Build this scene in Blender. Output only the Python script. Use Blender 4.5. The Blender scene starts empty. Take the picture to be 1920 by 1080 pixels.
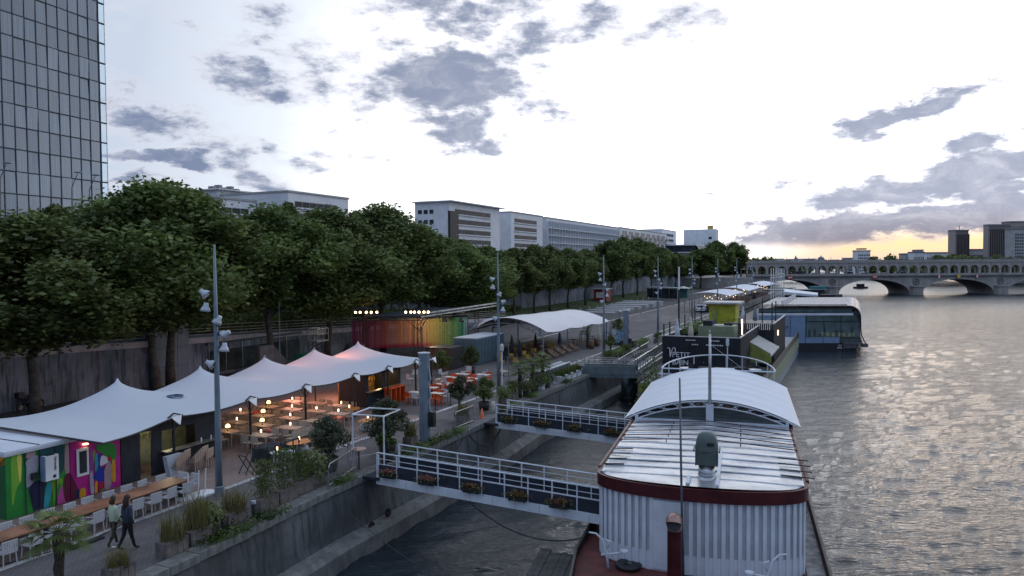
import bpy, bmesh, math, random
import numpy as np
from mathutils import Vector, Matrix
random.seed(7); rng = np.random.default_rng(7)
PI = math.pi
S = bpy.context.scene
C = S.collection
# ---------------------------------------------------------------- camera, sky, sun, exposure
CAMZ = 12.5
cd = bpy.data.cameras.new('camera'); cam = bpy.data.objects.new('camera', cd); C.objects.link(cam)
cd.sensor_width = 36; cd.lens = 1400/1920*36; cd.clip_start = .3; cd.clip_end = 20000
PITCH = math.atan(44.6/1400); ROLL = .007
cam.matrix_world = Matrix.Translation((0, 0, CAMZ)) @ Matrix.Rotation(PI/2-PITCH, 4, 'X') @ Matrix.Rotation(-ROLL, 4, 'Z')
S.camera = cam
S.view_settings.view_transform = 'Standard'; S.view_settings.look = 'None'
S.view_settings.exposure = .6; S.view_settings.gamma = 1; S.view_settings.use_curve_mapping = False
S.render.engine = 'CYCLES'; S.cycles.use_denoising = True
S.cycles.max_bounces = 6; S.cycles.diffuse_bounces = 3; S.cycles.glossy_bounces = 3; S.cycles.transparent_max_bounces = 8
S.cycles.caustics_reflective = False; S.cycles.caustics_refractive = False; S.cycles.sample_clamp_indirect = 4

def ray(px, py):                      # direction through a point of the 1920x1080 photograph
    x, y = px-960, 540-py
    c, s = math.cos(-ROLL), math.sin(-ROLL)
    x, y = c*x-s*y, s*x+c*y
    cp, sp = math.cos(-PITCH), math.sin(-PITCH)
    return Vector((x, cp*1400-sp*y, sp*1400+cp*y))
def G(px, py, z):                     # the point at height z seen there
    d = ray(px, py); k = (z-CAMZ)/d.z
    return Vector((d.x*k, d.y*k, z))
def D(px, py, Y):                     # the point at distance Y seen there
    d = ray(px, py); k = Y/d.y
    return Vector((d.x*k, Y, CAMZ+d.z*k))

W = bpy.data.worlds.new('World'); S.world = W; W.use_nodes = True
wn = W.node_tree.nodes; wl = W.node_tree.links; wn.clear()
SUN_AZ = math.radians(32); SUN_EL = math.radians(3)
class NT:
    def __init__(s, t): s.t = t; s.n = t.nodes; s.l = t.links
    def put(s, v, sock):
        if isinstance(v, bpy.types.NodeSocket): s.l.new(v, sock)
        else:
            if sock.type == 'RGBA' and len(v) == 3: v = (*v, 1)
            sock.default_value = v
    def m(s, op, a, b=None, c=None, clamp=False):
        n = s.n.new('ShaderNodeMath'); n.operation = op; n.use_clamp = clamp; s.put(a, n.inputs[0])
        if b is not None: s.put(b, n.inputs[1])
        if c is not None: s.put(c, n.inputs[2])
        return n.outputs[0]
    def vm(s, op, a, b=None):
        n = s.n.new('ShaderNodeVectorMath'); n.operation = op; s.put(a, n.inputs[0])
        if b is not None:
            if op == 'SCALE': s.put(b, n.inputs[3])
            else: s.put(b, n.inputs[1])
        return n.outputs['Value' if op in ('LENGTH', 'DOT_PRODUCT') else 'Vector']
    def mix(s, f, a, b, mode='MIX'):
        n = s.n.new('ShaderNodeMix'); n.data_type = 'RGBA'; n.blend_type = mode
        s.put(f, n.inputs[0]); s.put(a, n.inputs[6]); s.put(b, n.inputs[7]); return n.outputs[2]
    def noise(s, vec, scale, det=4, rough=.55, dist=0, col=False):
        n = s.n.new('ShaderNodeTexNoise')
        if vec is not None: s.l.new(vec, n.inputs['Vector'])
        n.inputs['Scale'].default_value = scale; n.inputs['Detail'].default_value = det
        n.inputs['Roughness'].default_value = rough; n.inputs['Distortion'].default_value = dist
        return n.outputs['Color' if col else 'Fac']
    def mr(s, v, a, b, c=0, d=1, smooth=True):
        n = s.n.new('ShaderNodeMapRange'); n.interpolation_type = 'SMOOTHSTEP' if smooth else 'LINEAR'
        s.put(v, n.inputs[0])
        for i, q in enumerate((a, b, c, d)): s.put(q, n.inputs[i+1])
        return n.outputs[0]
    def ramp(s, v, stops):
        n = s.n.new('ShaderNodeValToRGB'); s.put(v, n.inputs[0]); e = n.color_ramp.elements
        while len(e) < len(stops): e.new(.5)
        for el, (p, c) in zip(e, stops): el.position = p; el.color = (*c, 1)
        return n.outputs[0]
    def comb(s, x, y, z):
        n = s.n.new('ShaderNodeCombineXYZ')
        for i, q in enumerate((x, y, z)): s.put(q, n.inputs[i])
        return n.outputs[0]
    def sep(s, v):
        n = s.n.new('ShaderNodeSeparateXYZ'); s.put(v, n.inputs[0]); return n.outputs
    def mapping(s, v, loc=(0, 0, 0), rot=(0, 0, 0), sc=(1, 1, 1), typ='POINT'):
        n = s.n.new('ShaderNodeMapping'); n.vector_type = typ; s.put(v, n.inputs[0])
        n.inputs[1].default_value = loc; n.inputs[2].default_value = rot; n.inputs[3].default_value = sc
        return n.outputs[0]
w = NT(W.node_tree)
tc = wn.new('ShaderNodeTexCoord').outputs['Generated']
X, Y, Z = w.sep(tc)
sky = wn.new('ShaderNodeTexSky'); sky.sky_type = 'NISHITA'; sky.sun_disc = False
sky.sun_elevation = SUN_EL; sky.sun_rotation = SUN_AZ; sky.air_density = 1.2; sky.dust_density = 2; sky.ozone_density = 2
az = w.m('ARCTAN2', X, Y); el = w.m('ARCSINE', Z)
# evening veil: bright toward the sunset, fading to blue dusk overhead and behind
sd = Vector((math.sin(SUN_AZ), math.cos(SUN_AZ), 0))
ca = w.vm('DOT_PRODUCT', tc, tuple(sd))
front = w.mr(ca, -.35, .93)
elu = w.m('MAXIMUM', el, 0.0)
veil = w.ramp(front, [(0, (.24, .32, .48)), (.5, (.36, .44, .58)), (.75, (.42, .475, .565)), (.87, (.60, .645, .72)), (.955, (1.0, 1.0, 1.03)), (1, (1.62, 1.63, 1.68))])
over = w.mr(el, .30, 1.1)
veil = w.mix(w.m('MULTIPLY', over, .93), veil, (.40, .50, .67))
veil = w.mix(w.m('MULTIPLY', w.mr(el, .10, .32), w.mr(ca, .7, .9, 0, .85)), veil, (.61, .635, .68))
# warm band low on the sunset side
low = w.mr(el, .072, .022)
side = w.mr(az, .22, .42)
lowf = w.m('MULTIPLY', w.m('MULTIPLY', low, side), w.mr(az, 1.3, .8))
veil = w.mix(w.m('MULTIPLY', lowf, .95), veil, (.82, .55, .28))
haz = w.mr(el, .022, .0)
veil = w.mix(w.m('MULTIPLY', haz, .55), veil, (.50, .45, .46))
nish = w.vm('SCALE', sky.outputs[0], .07)
base = w.mix(.04, veil, nish)
# clouds in angular coordinates (azimuth, elevation), ragged by noise
ae = w.comb(az, el, 0.0)
wv = w.mapping(ae, sc=(9, 20, 1))
wob = w.vm('SCALE', w.vm('SUBTRACT', w.noise(wv, 1.0, 6, .62, col=True), (.5, .5, .5)), .085)
aew = w.vm('ADD', ae, wob)
def ang(px, py):
    d = ray(px, py).normalized(); return math.atan2(d.x, d.y), math.asin(d.z)
CL = [  # px, py, rx, ry, tilt(deg, up to the right), weight
 (470,150,95,32,-8,.78),(600,130,95,45,5,.5),(700,165,110,38,0,.72),(850,150,125,52,-4,1.25),(560,115,60,28,-10,.5),
 (865,240,78,34,-8,.95),(1015,210,52,34,-8,.72),(1010,80,150,36,6,.72),(860,22,170,34,0,.8),(1250,45,95,28,10,.62),(500,50,60,32,20,.55),(1120,25,90,22,0,.6),(930,90,80,24,-5,.6),
 (270,210,110,36,-10,.82),(290,292,100,16,-4,1.0),(330,245,60,22,-20,.4),(470,320,120,26,-28,.72),(250,335,70,16,5,.8),(560,300,90,12,-12,.5),(720,290,70,13,0,.42),
 (1700,215,135,23,14,1.1),(1650,250,80,14,14,.5),(1500,352,62,10,4,.75),(1340,372,38,6,6,.7),(1110,402,32,9,0,.7),(1260,285,40,10,15,.3),
 (1750,330,215,36,15,1.25),(1900,300,110,46,12,1.2),(1890,350,120,28,10,1.1),(1560,385,90,10,12,.5),(1600,425,290,25,7,1.2),(1850,402,190,32,7,1.25),(1480,450,160,17,2,1.0),(1440,462,60,9,0,.6),(1440,440,110,14,4,1.1),(1720,418,130,24,8,1.2),(1250,130,90,14,12,.2),(230,150,100,20,-10,.4),(640,250,80,14,-8,.4),(1180,70,60,20,10,.5),(620,280,60,12,-10,.45)]
acc = None
for px, py, rx, ry, tl, wt in CL:
    a, e = ang(px, py); k = 1/1400*math.cos(a)**1.5*1.35
    v = w.mapping(aew, loc=(a, e, 0), rot=(0, 0, math.radians(tl)), sc=(rx*k*.94, ry*k*.90, 1), typ='TEXTURE')
    d = w.mr(w.vm('LENGTH', v), 1.65, .1, 0, wt*1.08)
    acc = d if acc is None else w.m('MAXIMUM', acc, d)
fine = w.noise(w.mapping(ae, sc=(21, 46, 1)), 1.0, 9, .64)
thin = w.m('MULTIPLY', w.mr(w.noise(w.mapping(aew, sc=(3.2, 9, 1)), 1.0, 6, .6), .46, .72), w.mr(el, .10, .24, 0, .55))
acc = w.m('MAXIMUM', acc, thin)
# scattered wisps beyond the frame as well, so that the sky goes on
gen = w.mr(w.noise(w.mapping(tc, sc=(2.2, 2.2, 6)), 1.0, 5, .6), .52, .75, 0, .75)
outside = w.m('MAXIMUM', w.mr(el, .40, .55), w.m('MAXIMUM', w.mr(az, .72, .95), w.mr(az, -.72, -.95)))
acc = w.m('MAXIMUM', acc, w.m('MULTIPLY', gen, outside))
dens = w.mr(w.m('ADD', acc, w.m('MULTIPLY', w.m('SUBTRACT', fine, .5), 2.0)), .0, .98)
dens = w.m('MULTIPLY', dens, w.mr(acc, 0, .3))
shade = w.noise(w.mapping(aew, sc=(22, 50, 1)), 1.0, 5, .6)
dens = w.m('MULTIPLY', dens, w.mr(el, .004, .03))
ccol = w.mix(w.mr(w.m('ADD', dens, w.m('MULTIPLY', w.m('SUBTRACT', shade, .5), 1.1)), .35, 1.15), (.50, .50, .56), (.095, .13, .225))
ccol = w.mix(w.m('MULTIPLY', w.mr(el, .12, .02), .12), ccol, (.36, .30, .31))
skyc = w.mix(w.m('MULTIPLY', dens, .88), base, ccol)
ground = w.mr(el, -.002, -.03)
skyc = w.mix(ground, skyc, (.05, .05, .055))
bg = wn.new('ShaderNodeBackground'); wo = wn.new('ShaderNodeOutputWorld')
wl.new(skyc, bg.inputs[0]); bg.inputs[1].default_value = 1.0
wl.new(bg.outputs[0], wo.inputs[0])
W.cycles.sampling_method = 'MANUAL'; W.cycles.sample_map_resolution = 1024
sl = bpy.data.lights.new('sun', 'SUN'); sl.specular_factor = .05; sl.energy = .06; sl.angle = math.radians(14); sl.color = (1, .72, .45)
so = bpy.data.objects.new('sun', sl); C.objects.link(so)
so.rotation_euler = (-(Vector((math.sin(SUN_AZ)*math.cos(SUN_EL), math.cos(SUN_AZ)*math.cos(SUN_EL), math.sin(SUN_EL))))).to_track_quat('-Z', 'Y').to_euler()

# ---------------------------------------------------------------- materials
MATS = {}
def mat(name, col, rough=.7, metal=0, var=.25, scale=1.5, bump=0, bscale=12, streak=0, rand=0, emit=0, ecol=None, spec=.4, trans=0, coord='Object', dirt=None):
    if name in MATS: return MATS[name]
    m = bpy.data.materials.new(name); m.use_nodes = True; t = NT(m.node_tree)
    b = t.n['Principled BSDF']; MATS[name] = m
    v = t.n.new('ShaderNodeTexCoord').outputs[coord]
    c = tuple(col)
    f = t.noise(v, scale, 5, .6)
    lo = tuple(x*(1-var) for x in c); hi = tuple(min(1, x*(1+var)) for x in c)
    cc = t.mix(t.mr(f, .3, .7), lo, hi)
    if streak:
        f2 = t.noise(t.mapping(v, sc=(2.2, 2.2, .25)), 1.6, 6, .65)
        cc = t.mix(t.m('MULTIPLY', t.mr(f2, .42, .72), streak), cc, tuple(x*.35 for x in c) if dirt is None else dirt)
    if rand:
        oi = t.n.new('ShaderNodeObjectInfo').outputs['Random']
        cc = t.mix(1.0, cc, t.ramp(oi, [(0, (1-rand,)*3), (1, (1, 1, 1))]), 'MULTIPLY')
    t.put(cc, b.inputs['Base Color']); b.inputs['Metallic'].default_value = metal
    t.put(t.mr(f, .2, .8, max(0.02, rough-.1), min(1, rough+.1), False), b.inputs['Roughness'])
    b.inputs['Specular IOR Level'].default_value = spec
    if trans: b.inputs['Transmission Weight'].default_value = trans
    if emit:
        b.inputs['Emission Color'].default_value = (*(ecol or col), 1); b.inputs['Emission Strength'].default_value = emit
    if bump:
        bn = t.n.new('ShaderNodeBump'); bn.inputs['Strength'].default_value = bump; bn.inputs['Distance'].default_value = .03
        t.put(t.noise(v, bscale, 5, .6), bn.inputs['Height']); t.put(bn.outputs[0], b.inputs['Normal'])
    return m
# ---------------------------------------------------------------- mesh helpers
class MB:
    def __init__(s): s.v = []; s.f = []; s.mi = []; s.cur = 0
    def add(s, vs, fs):
        o = len(s.v); s.v += [tuple(x) for x in vs]; s.f += [tuple(i+o for i in f) for f in fs]; s.mi += [s.cur]*len(fs); return s
    def box(s, x0, x1, y0, y1, z0, z1):
        return s.add([(x0,y0,z0),(x1,y0,z0),(x1,y1,z0),(x0,y1,z0),(x0,y0,z1),(x1,y0,z1),(x1,y1,z1),(x0,y1,z1)],
                     [(0,3,2,1),(4,5,6,7),(0,1,5,4),(1,2,6,5),(2,3,7,6),(3,0,4,7)])
    def beam(s, p, q, w_, h=None, up=(0, 0, 1)):
        p, q = Vector(p), Vector(q); h = h or w_; d = (q-p)
        if d.length < 1e-6: return s
        d.normalize(); u = Vector(up)
        if abs(d.dot(u)) > .98: u = Vector((1, 0, 0))
        a = d.cross(u).normalized(); b_ = a.cross(d)
        a *= w_/2; b_ *= h/2
        return s.add([p-a-b_, p+a-b_, p+a+b_, p-a+b_, q-a-b_, q+a-b_, q+a+b_, q-a+b_],
                     [(0,3,2,1),(4,5,6,7),(0,1,5,4),(1,2,6,5),(2,3,7,6),(3,0,4,7)])
    def tube(s, pts, r, n=6, cap=True):
        pts = [Vector(p) for p in pts]; rs = r if isinstance(r, (list, tuple)) else [r]*len(pts)
        vs = []; prev = None
        for i, p in enumerate(pts):
            d = (pts[min(i+1, len(pts)-1)]-pts[max(i-1, 0)])
            if d.length < 1e-9: d = Vector((0, 0, 1))
            d.normalize()
            u = prev if prev is not None else (Vector((1, 0, 0)) if abs(d.z) > .9 else Vector((0, 0, 1)))
            a = d.cross(u)
            if a.length < 1e-4: a = d.cross(Vector((0, 1, 0)))
            a.normalize(); b_ = a.cross(d).normalized(); prev = b_
            for k in range(n):
                t = 2*PI*k/n; vs.append(p+(a*math.cos(t)+b_*math.sin(t))*rs[i])
        fs = [(i*n+k, i*n+(k+1) % n, (i+1)*n+(k+1) % n, (i+1)*n+k) for i in range(len(pts)-1) for k in range(n)]
        if cap: fs += [tuple(range(n))[::-1], tuple((len(pts)-1)*n+k for k in range(n))]
        return s.add(vs, fs)
    def lathe(s, prof, c=(0, 0, 0), n=12, a0=0, a1=2*PI):
        full = abs(a1-a0-2*PI) < 1e-6; m = n if full else n+1; vs = []
        for r, z in prof:
            for k in range(m):
                t = a0+(a1-a0)*k/n; vs.append((c[0]+r*math.cos(t), c[1]+r*math.sin(t), c[2]+z))
        fs = []
        for i in range(len(prof)-1):
            for k in range(n):
                k2 = (k+1) % m; fs.append((i*m+k, i*m+k2, (i+1)*m+k2, (i+1)*m+k))
        return s.add(vs, fs)
    def grid(s, fn, nu, nv):
        vs = [fn(i/nu, j/nv) for j in range(nv+1) for i in range(nu+1)]
        return s.add(vs, [(j*(nu+1)+i, j*(nu+1)+i+1, (j+1)*(nu+1)+i+1, (j+1)*(nu+1)+i) for j in range(nv) for i in range(nu)])
    def prism(s, poly, z0, z1):
        n = len(poly)
        return s.add([(*p[:2], z0) for p in poly]+[(*p[:2], z1) for p in poly],
                     [tuple(range(n))[::-1], tuple(range(n, 2*n))]+[(i, (i+1) % n, (i+1) % n+n, i+n) for i in range(n)])
    def mesh(s, name, mats, smooth=False):
        me = bpy.data.meshes.new(name); me.from_pydata(s.v, [], s.f)
        for m in (mats if isinstance(mats, (list, tuple)) else [mats]): me.materials.append(m)
        if any(s.mi):
            for pl, k in zip(me.polygons, s.mi): pl.material_index = k
        if smooth:
            for pl in me.polygons: pl.use_smooth = True
        me.update(); return me
    def build(s, name, mats, parent=None, smooth=False):
        return link(s.mesh(name, mats, smooth), name, parent)
def link(me, name, parent=None, loc=None, rz=0):
    o = bpy.data.objects.new(name, me); C.objects.link(o)
    if parent: o.parent = parent
    if loc is not None: o.location = loc
    if rz: o.rotation_euler.z = rz
    return o
def tag(o, label=None, cat=None, group=None, kind=None):
    if label: o['label'] = label
    if cat: o['category'] = cat
    if group: o['group'] = group
    if kind: o['kind'] = kind
    return o
def thing(name, label, cat, loc=(0, 0, 0), rz=0, group=None):
    o = bpy.data.objects.new(name, None); C.objects.link(o); o.location = loc; o.rotation_euler = (0, 0, rz)
    return tag(o, label, cat, group)
def struct(mb, name, m, smooth=False):
    return tag(mb.build(name, m, None, smooth), kind='structure')
def dup(r, loc, rz=0, label=None, group=None, sc=None):
    q = r.copy(); C.objects.link(q); q.location = loc; q.rotation_euler = (0, 0, rz)
    if sc is not None: q.scale = sc if isinstance(sc, tuple) else (sc,)*3
    if label: q['label'] = label
    if group: q['group'] = group
    for ch in r.children:
        c = ch.copy(); C.objects.link(c); c.parent = q
        for g in ch.children:
            d = g.copy(); C.objects.link(d); d.parent = c
    return q
class Kind:                           # the first placement moves the prototype itself, later ones copy it
    def __init__(s, root): s.r = root; s.used = False
    def at(s, loc, rz=0, label=None, group=None, sc=None):
        if not s.used:
            s.used = True; s.r.location = loc; s.r.rotation_euler = (0, 0, rz)
            if sc is not None: s.r.scale = sc if isinstance(sc, tuple) else (sc,)*3
            if label: s.r['label'] = label
            if group: s.r['group'] = group
            return s.r
        return dup(s.r, loc, rz, label, group, sc if sc is not None else (1, 1, 1))
OR = ['first', 'second', 'third', 'fourth', 'fifth', 'sixth', 'seventh', 'eighth', 'ninth', 'tenth', 'eleventh', 'twelfth', 'thirteenth', 'fourteenth', 'fifteenth', 'sixteenth', 'seventeenth', 'eighteenth', 'nineteenth', 'twentieth']
# frames: quay (s along it, t towards the land)
QO = Vector((-15.7, 34.2)); QU = Vector((.416, .909)); QN = Vector((-.909, .416)); QA = math.atan2(.909, .416)
def Q(s, t, z=3.0): p = QO+QU*s+QN*t; return Vector((p.x, p.y, z))
def QS(px, py, z=3.0):
    g = G(px, py, z); a = Vector((g.x, g.y))-QO; return a.dot(QU), a.dot(QN)
def text(body, size, loc, rot, m, parent, depth=.01, align='LEFT', spacing=1):
    c = bpy.data.curves.new('lettering', 'FONT'); c.body = body; c.size = size; c.extrude = depth; c.align_x = align; c.space_character = spacing
    c.materials.append(m); o = bpy.data.objects.new('lettering', c); C.objects.link(o); o.parent = parent
    o.location = loc; o.rotation_euler = rot; return o
# ---------------------------------------------------------------- water
def water():
    rows = [9.0]
    while rows[-1] < 420: rows.append(rows[-1]*1.0062+.004)
    while rows[-1] < 9000: rows.append(rows[-1]*1.06)
    ry = np.array(rows); cx = np.linspace(-.62, 1.0, 520)
    ax = np.array([-0.4, -.2, 0, .2, .4]);
    Yg, Tg = np.meshgrid(ry, cx, indexing='ij'); Xg = Yg*Tg
    sp = np.maximum(Yg*.0062, Yg*(cx[1]-cx[0]))
    Zg = np.zeros_like(Xg); r = np.random.default_rng(3)
    env = .75+.25*np.sin(Xg*.11+1.3*np.sin(Yg*.05))*np.sin(Yg*.083+Xg*.03)
    for i in range(72):
        L = .36*(3.4/.36)**(r.random()**1.3); th = math.radians(98)+r.normal()*.5
        k = 2*PI/L; st = .060*(1.0 if L < 1.1 else .42); A = st/k
        ph = k*(Xg*math.cos(th)+Yg*math.sin(th))+r.random()*6.28+.8*np.sin(Xg*.21*r.random()+Yg*.17*r.random()+i)
        fade = np.clip((L/sp-2.2)/2.5, 0, 1)
        w_ = np.sin(ph); Zg += A*fade*(w_-.35*np.cos(2*ph))
    Zg *= env
    n, m = Xg.shape
    co = np.stack([Xg, Yg, Zg], -1).reshape(-1, 3).astype(np.float32)
    idx = np.arange(n*m).reshape(n, m)
    q = np.stack([idx[:-1, :-1], idx[:-1, 1:], idx[1:, 1:], idx[1:, :-1]], -1).reshape(-1, 4)
    me = bpy.data.meshes.new('river'); me.vertices.add(n*m); me.vertices.foreach_set('co', co.ravel())
    me.loops.add(q.size); me.loops.foreach_set('vertex_index', q.ravel().astype(np.int32))
    me.polygons.add(len(q)); me.polygons.foreach_set('loop_start', np.arange(0, q.size, 4, dtype=np.int32))
    me.polygons.foreach_set('use_smooth', np.ones(len(q), bool)); me.update(calc_edges=True)
    mt = bpy.data.materials.new('river_water'); mt.use_nodes = True; t = NT(mt.node_tree); b = t.n['Principled BSDF']
    b.inputs['Base Color'].default_value = (.018, .026, .034, 1); b.inputs['Roughness'].default_value = .02; b.inputs['IOR'].default_value = 1.333
    b.inputs['Specular IOR Level'].default_value = .5
    v = t.n.new('ShaderNodeTexCoord').outputs['Object']
    h = t.m('ADD', t.noise(t.mapping(v, sc=(1.0, 2.6, 1)), 2.0, 4, .6), t.m('MULTIPLY', t.noise(t.mapping(v, sc=(.16, .5, 1)), 1.0, 4, .6), .7))
    bn = t.n.new('ShaderNodeBump'); bn.inputs['Strength'].default_value = .6; bn.inputs['Distance'].default_value = .13
    t.put(h, bn.inputs['Height']); t.put(bn.outputs[0], b.inputs['Normal'])
    t.put(t.mr(t.sep(v)[1], 50.0, 330.0, .03, .30), b.inputs['Roughness'])     # waves too small to model far off
    me.materials.append(mt); return tag(link(me, 'river_water'), kind='structure')
water()
# ---------------------------------------------------------------- quay
m_conc = mat('concrete', (.155, .152, .15), .9, var=.3, scale=.8, bump=.35, bscale=3, streak=.8)
m_wall = mat('quay_wall_stone', (.10, .105, .11), .9, var=.4, scale=.5, bump=.7, bscale=2.2, streak=.85, dirt=(.03, .036, .036))
m_cope = mat('coping_stone', (.17, .17, .165), .85, var=.3, scale=1.2, bump=.3, streak=.5)
def paving(name, c1, c2, cm, sx, sy, wear=.35):
    m = bpy.data.materials.new(name); m.use_nodes = True; t = NT(m.node_tree); b = t.n['Principled BSDF']
    v = t.mapping(t.n.new('ShaderNodeTexCoord').outputs['Object'], rot=(0, 0, -QA))
    br = t.n.new('ShaderNodeTexBrick'); t.put(v, br.inputs['Vector'])
    br.inputs['Color1'].default_value = (*c1, 1); br.inputs['Color2'].default_value = (*c2, 1); br.inputs['Mortar'].default_value = (*cm, 1)
    br.inputs['Scale'].default_value = 1; br.inputs['Brick Width'].default_value = sx; br.inputs['Row Height'].default_value = sy; br.inputs['Mortar Size'].default_value = .012
    n1 = t.noise(v, .35, 5, .65); n2 = t.noise(t.mapping(v, sc=(.12, 1.2, 1)), 1.3, 5, .6)
    c = t.mix(t.mr(n1, .35, .7, 0, wear), br.outputs[0], tuple(x*.45 for x in c1))
    c = t.mix(t.mr(n2, .5, .75, 0, .3), c, tuple(min(1, x*1.5) for x in c2))
    t.put(c, b.inputs['Base Color']); t.put(t.mr(n1, .3, .7, .6, .9), b.inputs['Roughness'])
    bn = t.n.new('ShaderNodeBump'); bn.inputs['Strength'].default_value = .5; bn.inputs['Distance'].default_value = .02
    t.put(t.m('ADD', br.outputs['Fac'], t.m('MULTIPLY', n1, -1.0)), bn.inputs['Height']); t.put(bn.outputs[0], b.inputs['Normal'])
    return m
m_set = paving('quay_setts', (.105, .096, .10), (.135, .12, .122), (.05, .048, .05), .22, .11)
m_terr = paving('terrace_pavers', (.20, .145, .13), (.235, .17, .15), (.09, .07, .065), .5, .25)
m_asph = mat('asphalt', (.062, .06, .064), .9, var=.25, scale=.5, bump=.2)
m_white = mat('white_road_paint', (.62, .61, .6), .8, var=.3, scale=2.5)
def qpoly(pts, z): return [(*Q(s, t, z)[:2],) for s, t in pts]
EDGE = [(-45, -9.0), (-8.4, -9.0), (.6, -8.5), (9, -8.55), (16.4, -8.4), (23, -7.9), (35.5, -7.95), (60, -8.1), (120, -8.3), (200, -8.6), (274, -9)]
mb = MB()
n = len(EDGE)
mb.add([(*Q(s, t+.55)[:2], 3) for s, t in EDGE]+[(*Q(s, 23.0)[:2], 3) for s, t in EDGE], [(i, i+1, n+i+1, n+i) for i in range(n-1)])
struct(mb, 'quay_pavement', m_set)
def strip(pts_t, name, m, prof):      # extruded along the quay edge
    b = MB(); k = len(prof)
    vs = [(*Q(s, t+dt)[:2], z) for s, t in EDGE for dt, z in prof]
    b.add(vs, [(i*k+j, (i+1)*k+j, (i+1)*k+j+1, i*k+j+1) for i in range(n-1) for j in range(k-1)]); return struct(b, name, m)
strip(0, 'quay_wall', m_wall, [(.02, 2.78), (-.05, 2.3), (-.18, 1.2), (-.28, .75), (-.75, .72), (-.85, -.6), (-.85, -2)])
strip(0, 'quay_ledge', m_cope, [(-.26, .92), (-.8, .86), (-.98, .66), (-.98, -.5)])
# coping: separate stones along the near edge
cop = tag(bpy.data.objects.new('quay_coping', None), kind='structure'); C.objects.link(cop)
stone = MB().box(0, 1.16, -.08, .58, -.22, .06).mesh('coping_stone', m_cope)
def et(s):
    for (a, ta), (b_, tb) in zip(EDGE, EDGE[1:]):
        if a <= s <= b_: return ta+(tb-ta)*(s-a)/(b_-a)
    return -9
s_ = -14.0
while s_ < 80:
    o = link(stone, 'stone', cop, Q(s_, et(s_), 3.0+random.uniform(-.008, .008)), QA+random.uniform(-.004, .004)); s_ += 1.2
strip(0, 'quay_coping_far', m_cope, [(-.06, 2.79), (-.06, 3.035), (.57, 3.035)]) if False else None
b = MB()
for (a, ta), (b_, tb) in zip(EDGE[7:], EDGE[8:]):
    b.add([(*Q(a+20 if a == 60 else a, ta-.05)[:2], 3.05), (*Q(b_, tb-.05)[:2], 3.05), (*Q(b_, tb+.55)[:2], 3.05), (*Q(a+20 if a == 60 else a, ta+.55)[:2], 3.05)], [(0, 1, 2, 3)])
struct(b, 'quay_edge', m_cope)
# kerb line of pale stone and the inner terraces
b = MB()
for a in range(-13, 100, 2):
    b.add([Q(a, -4.32, 3.012), Q(a+1.97, -4.3, 3.012), Q(a+1.97, -4.02, 3.012), Q(a, -4.02, 3.012)], [(0, 1, 2, 3)])
struct(b, 'kerb_line', mat('pale_kerb_stone', (.44, .43, .43), .8, var=.3, scale=1.2))
b = MB().add([Q(100, -4.3, 3.012), Q(230, -5.4, 3.012), Q(230, -4.9, 3.012), Q(100, -3.9, 3.012)], [(0, 1, 2, 3)])
struct(b, 'kerb_line_far', MATS['pale_kerb_stone'])
b = MB().add([Q(-14, -4.0, 3.006), Q(15.5, -4.0, 3.006), Q(15.5, 9, 3.006), Q(-14, 9, 3.006)], [(0, 1, 2, 3)])
struct(b, 'terrace_paving', m_terr)
b = MB().add([Q(15.6, -4.0, 3.005), Q(95, -4.0, 3.005), Q(95, 8, 3.005), Q(15.6, 8, 3.005)], [(0, 1, 2, 3)])
struct(b, 'promenade_asphalt', mat('promenade_asphalt', (.098, .09, .094), .88, var=.25, scale=.4, bump=.2))
b = MB().add([Q(84, 8.5, 3.008), Q(250, 8, 3.008), Q(250, 20, 3.008), Q(84, 21, 3.008)], [(0, 1, 2, 3)])
struct(b, 'quay_road', m_asph)
b = MB()
for k in range(12):
    b.add([Q(60+k*14, 8.3, 3.014), Q(72+k*14, 8.2, 3.014), Q(72+k*14, 8.42, 3.014), Q(60+k*14, 8.52, 3.014)], [(0, 1, 2, 3)])
struct(b, 'road_marking', m_white)
# earth below the water line
b = MB().add([(-2500, -200, -2.5), (6000, -200, -2.5), (6000, 9000, -2.5), (-2500, 9000, -2.5)], [(0, 1, 2, 3)])
struct(b, 'river_bed', mat('river_mud', (.04, .04, .035)))
# retaining wall, ramp that falls to the quay, street platform behind
m_ret = mat('retaining_wall_concrete', (.21, .235, .27), .92, var=.4, scale=.3, bump=.4, bscale=1.5, streak=.9, dirt=(.018, .022, .028))
m_band = mat('ramp_edge_stone', (.45, .43, .43), .85, var=.2)
def rz(s): return max(3.02, 7.1-.039*(s-5))
b = MB(); SS = [-60, -30, 0, 30, 60, 90, 109]
for a, c in zip(SS, SS[1:]):
    b.add([Q(a, 22, 2.9), Q(c, 22, 2.9), Q(c, 22, rz(c)-.45), Q(a, 22, rz(a)-.45)], [(0, 1, 2, 3)])
struct(b, 'retaining_wall', m_ret)
b = MB(); b2 = MB(); b3 = MB()
for a, c in zip(SS, SS[1:]):
    b.add([Q(a, 21.9, rz(a)-.45), Q(c, 21.9, rz(c)-.45), Q(c, 21.9, rz(c)), Q(a, 21.9, rz(a)), Q(a, 22.5, rz(a)), Q(c, 22.5, rz(c)), Q(a, 22.5, rz(a)-.45), Q(c, 22.5, rz(c)-.45)], [(0, 1, 2, 3), (3, 2, 5, 4), (0, 6, 7, 1)])
    b2.add([Q(a, 22.5, rz(a)-.06), Q(c, 22.5, rz(c)-.06), Q(c, 29, rz(c)-.06), Q(a, 29, rz(a)-.06)], [(0, 1, 2, 3)])
struct(b, 'ramp_edge', m_band); struct(b2, 'ramp', m_asph)
b = MB().add([Q(109, 22.2, 3.02), Q(260, 22, 3.02), Q(260, 29, 4.2), Q(109, 29, 4.0)], [(0, 1, 2, 3)])
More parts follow.
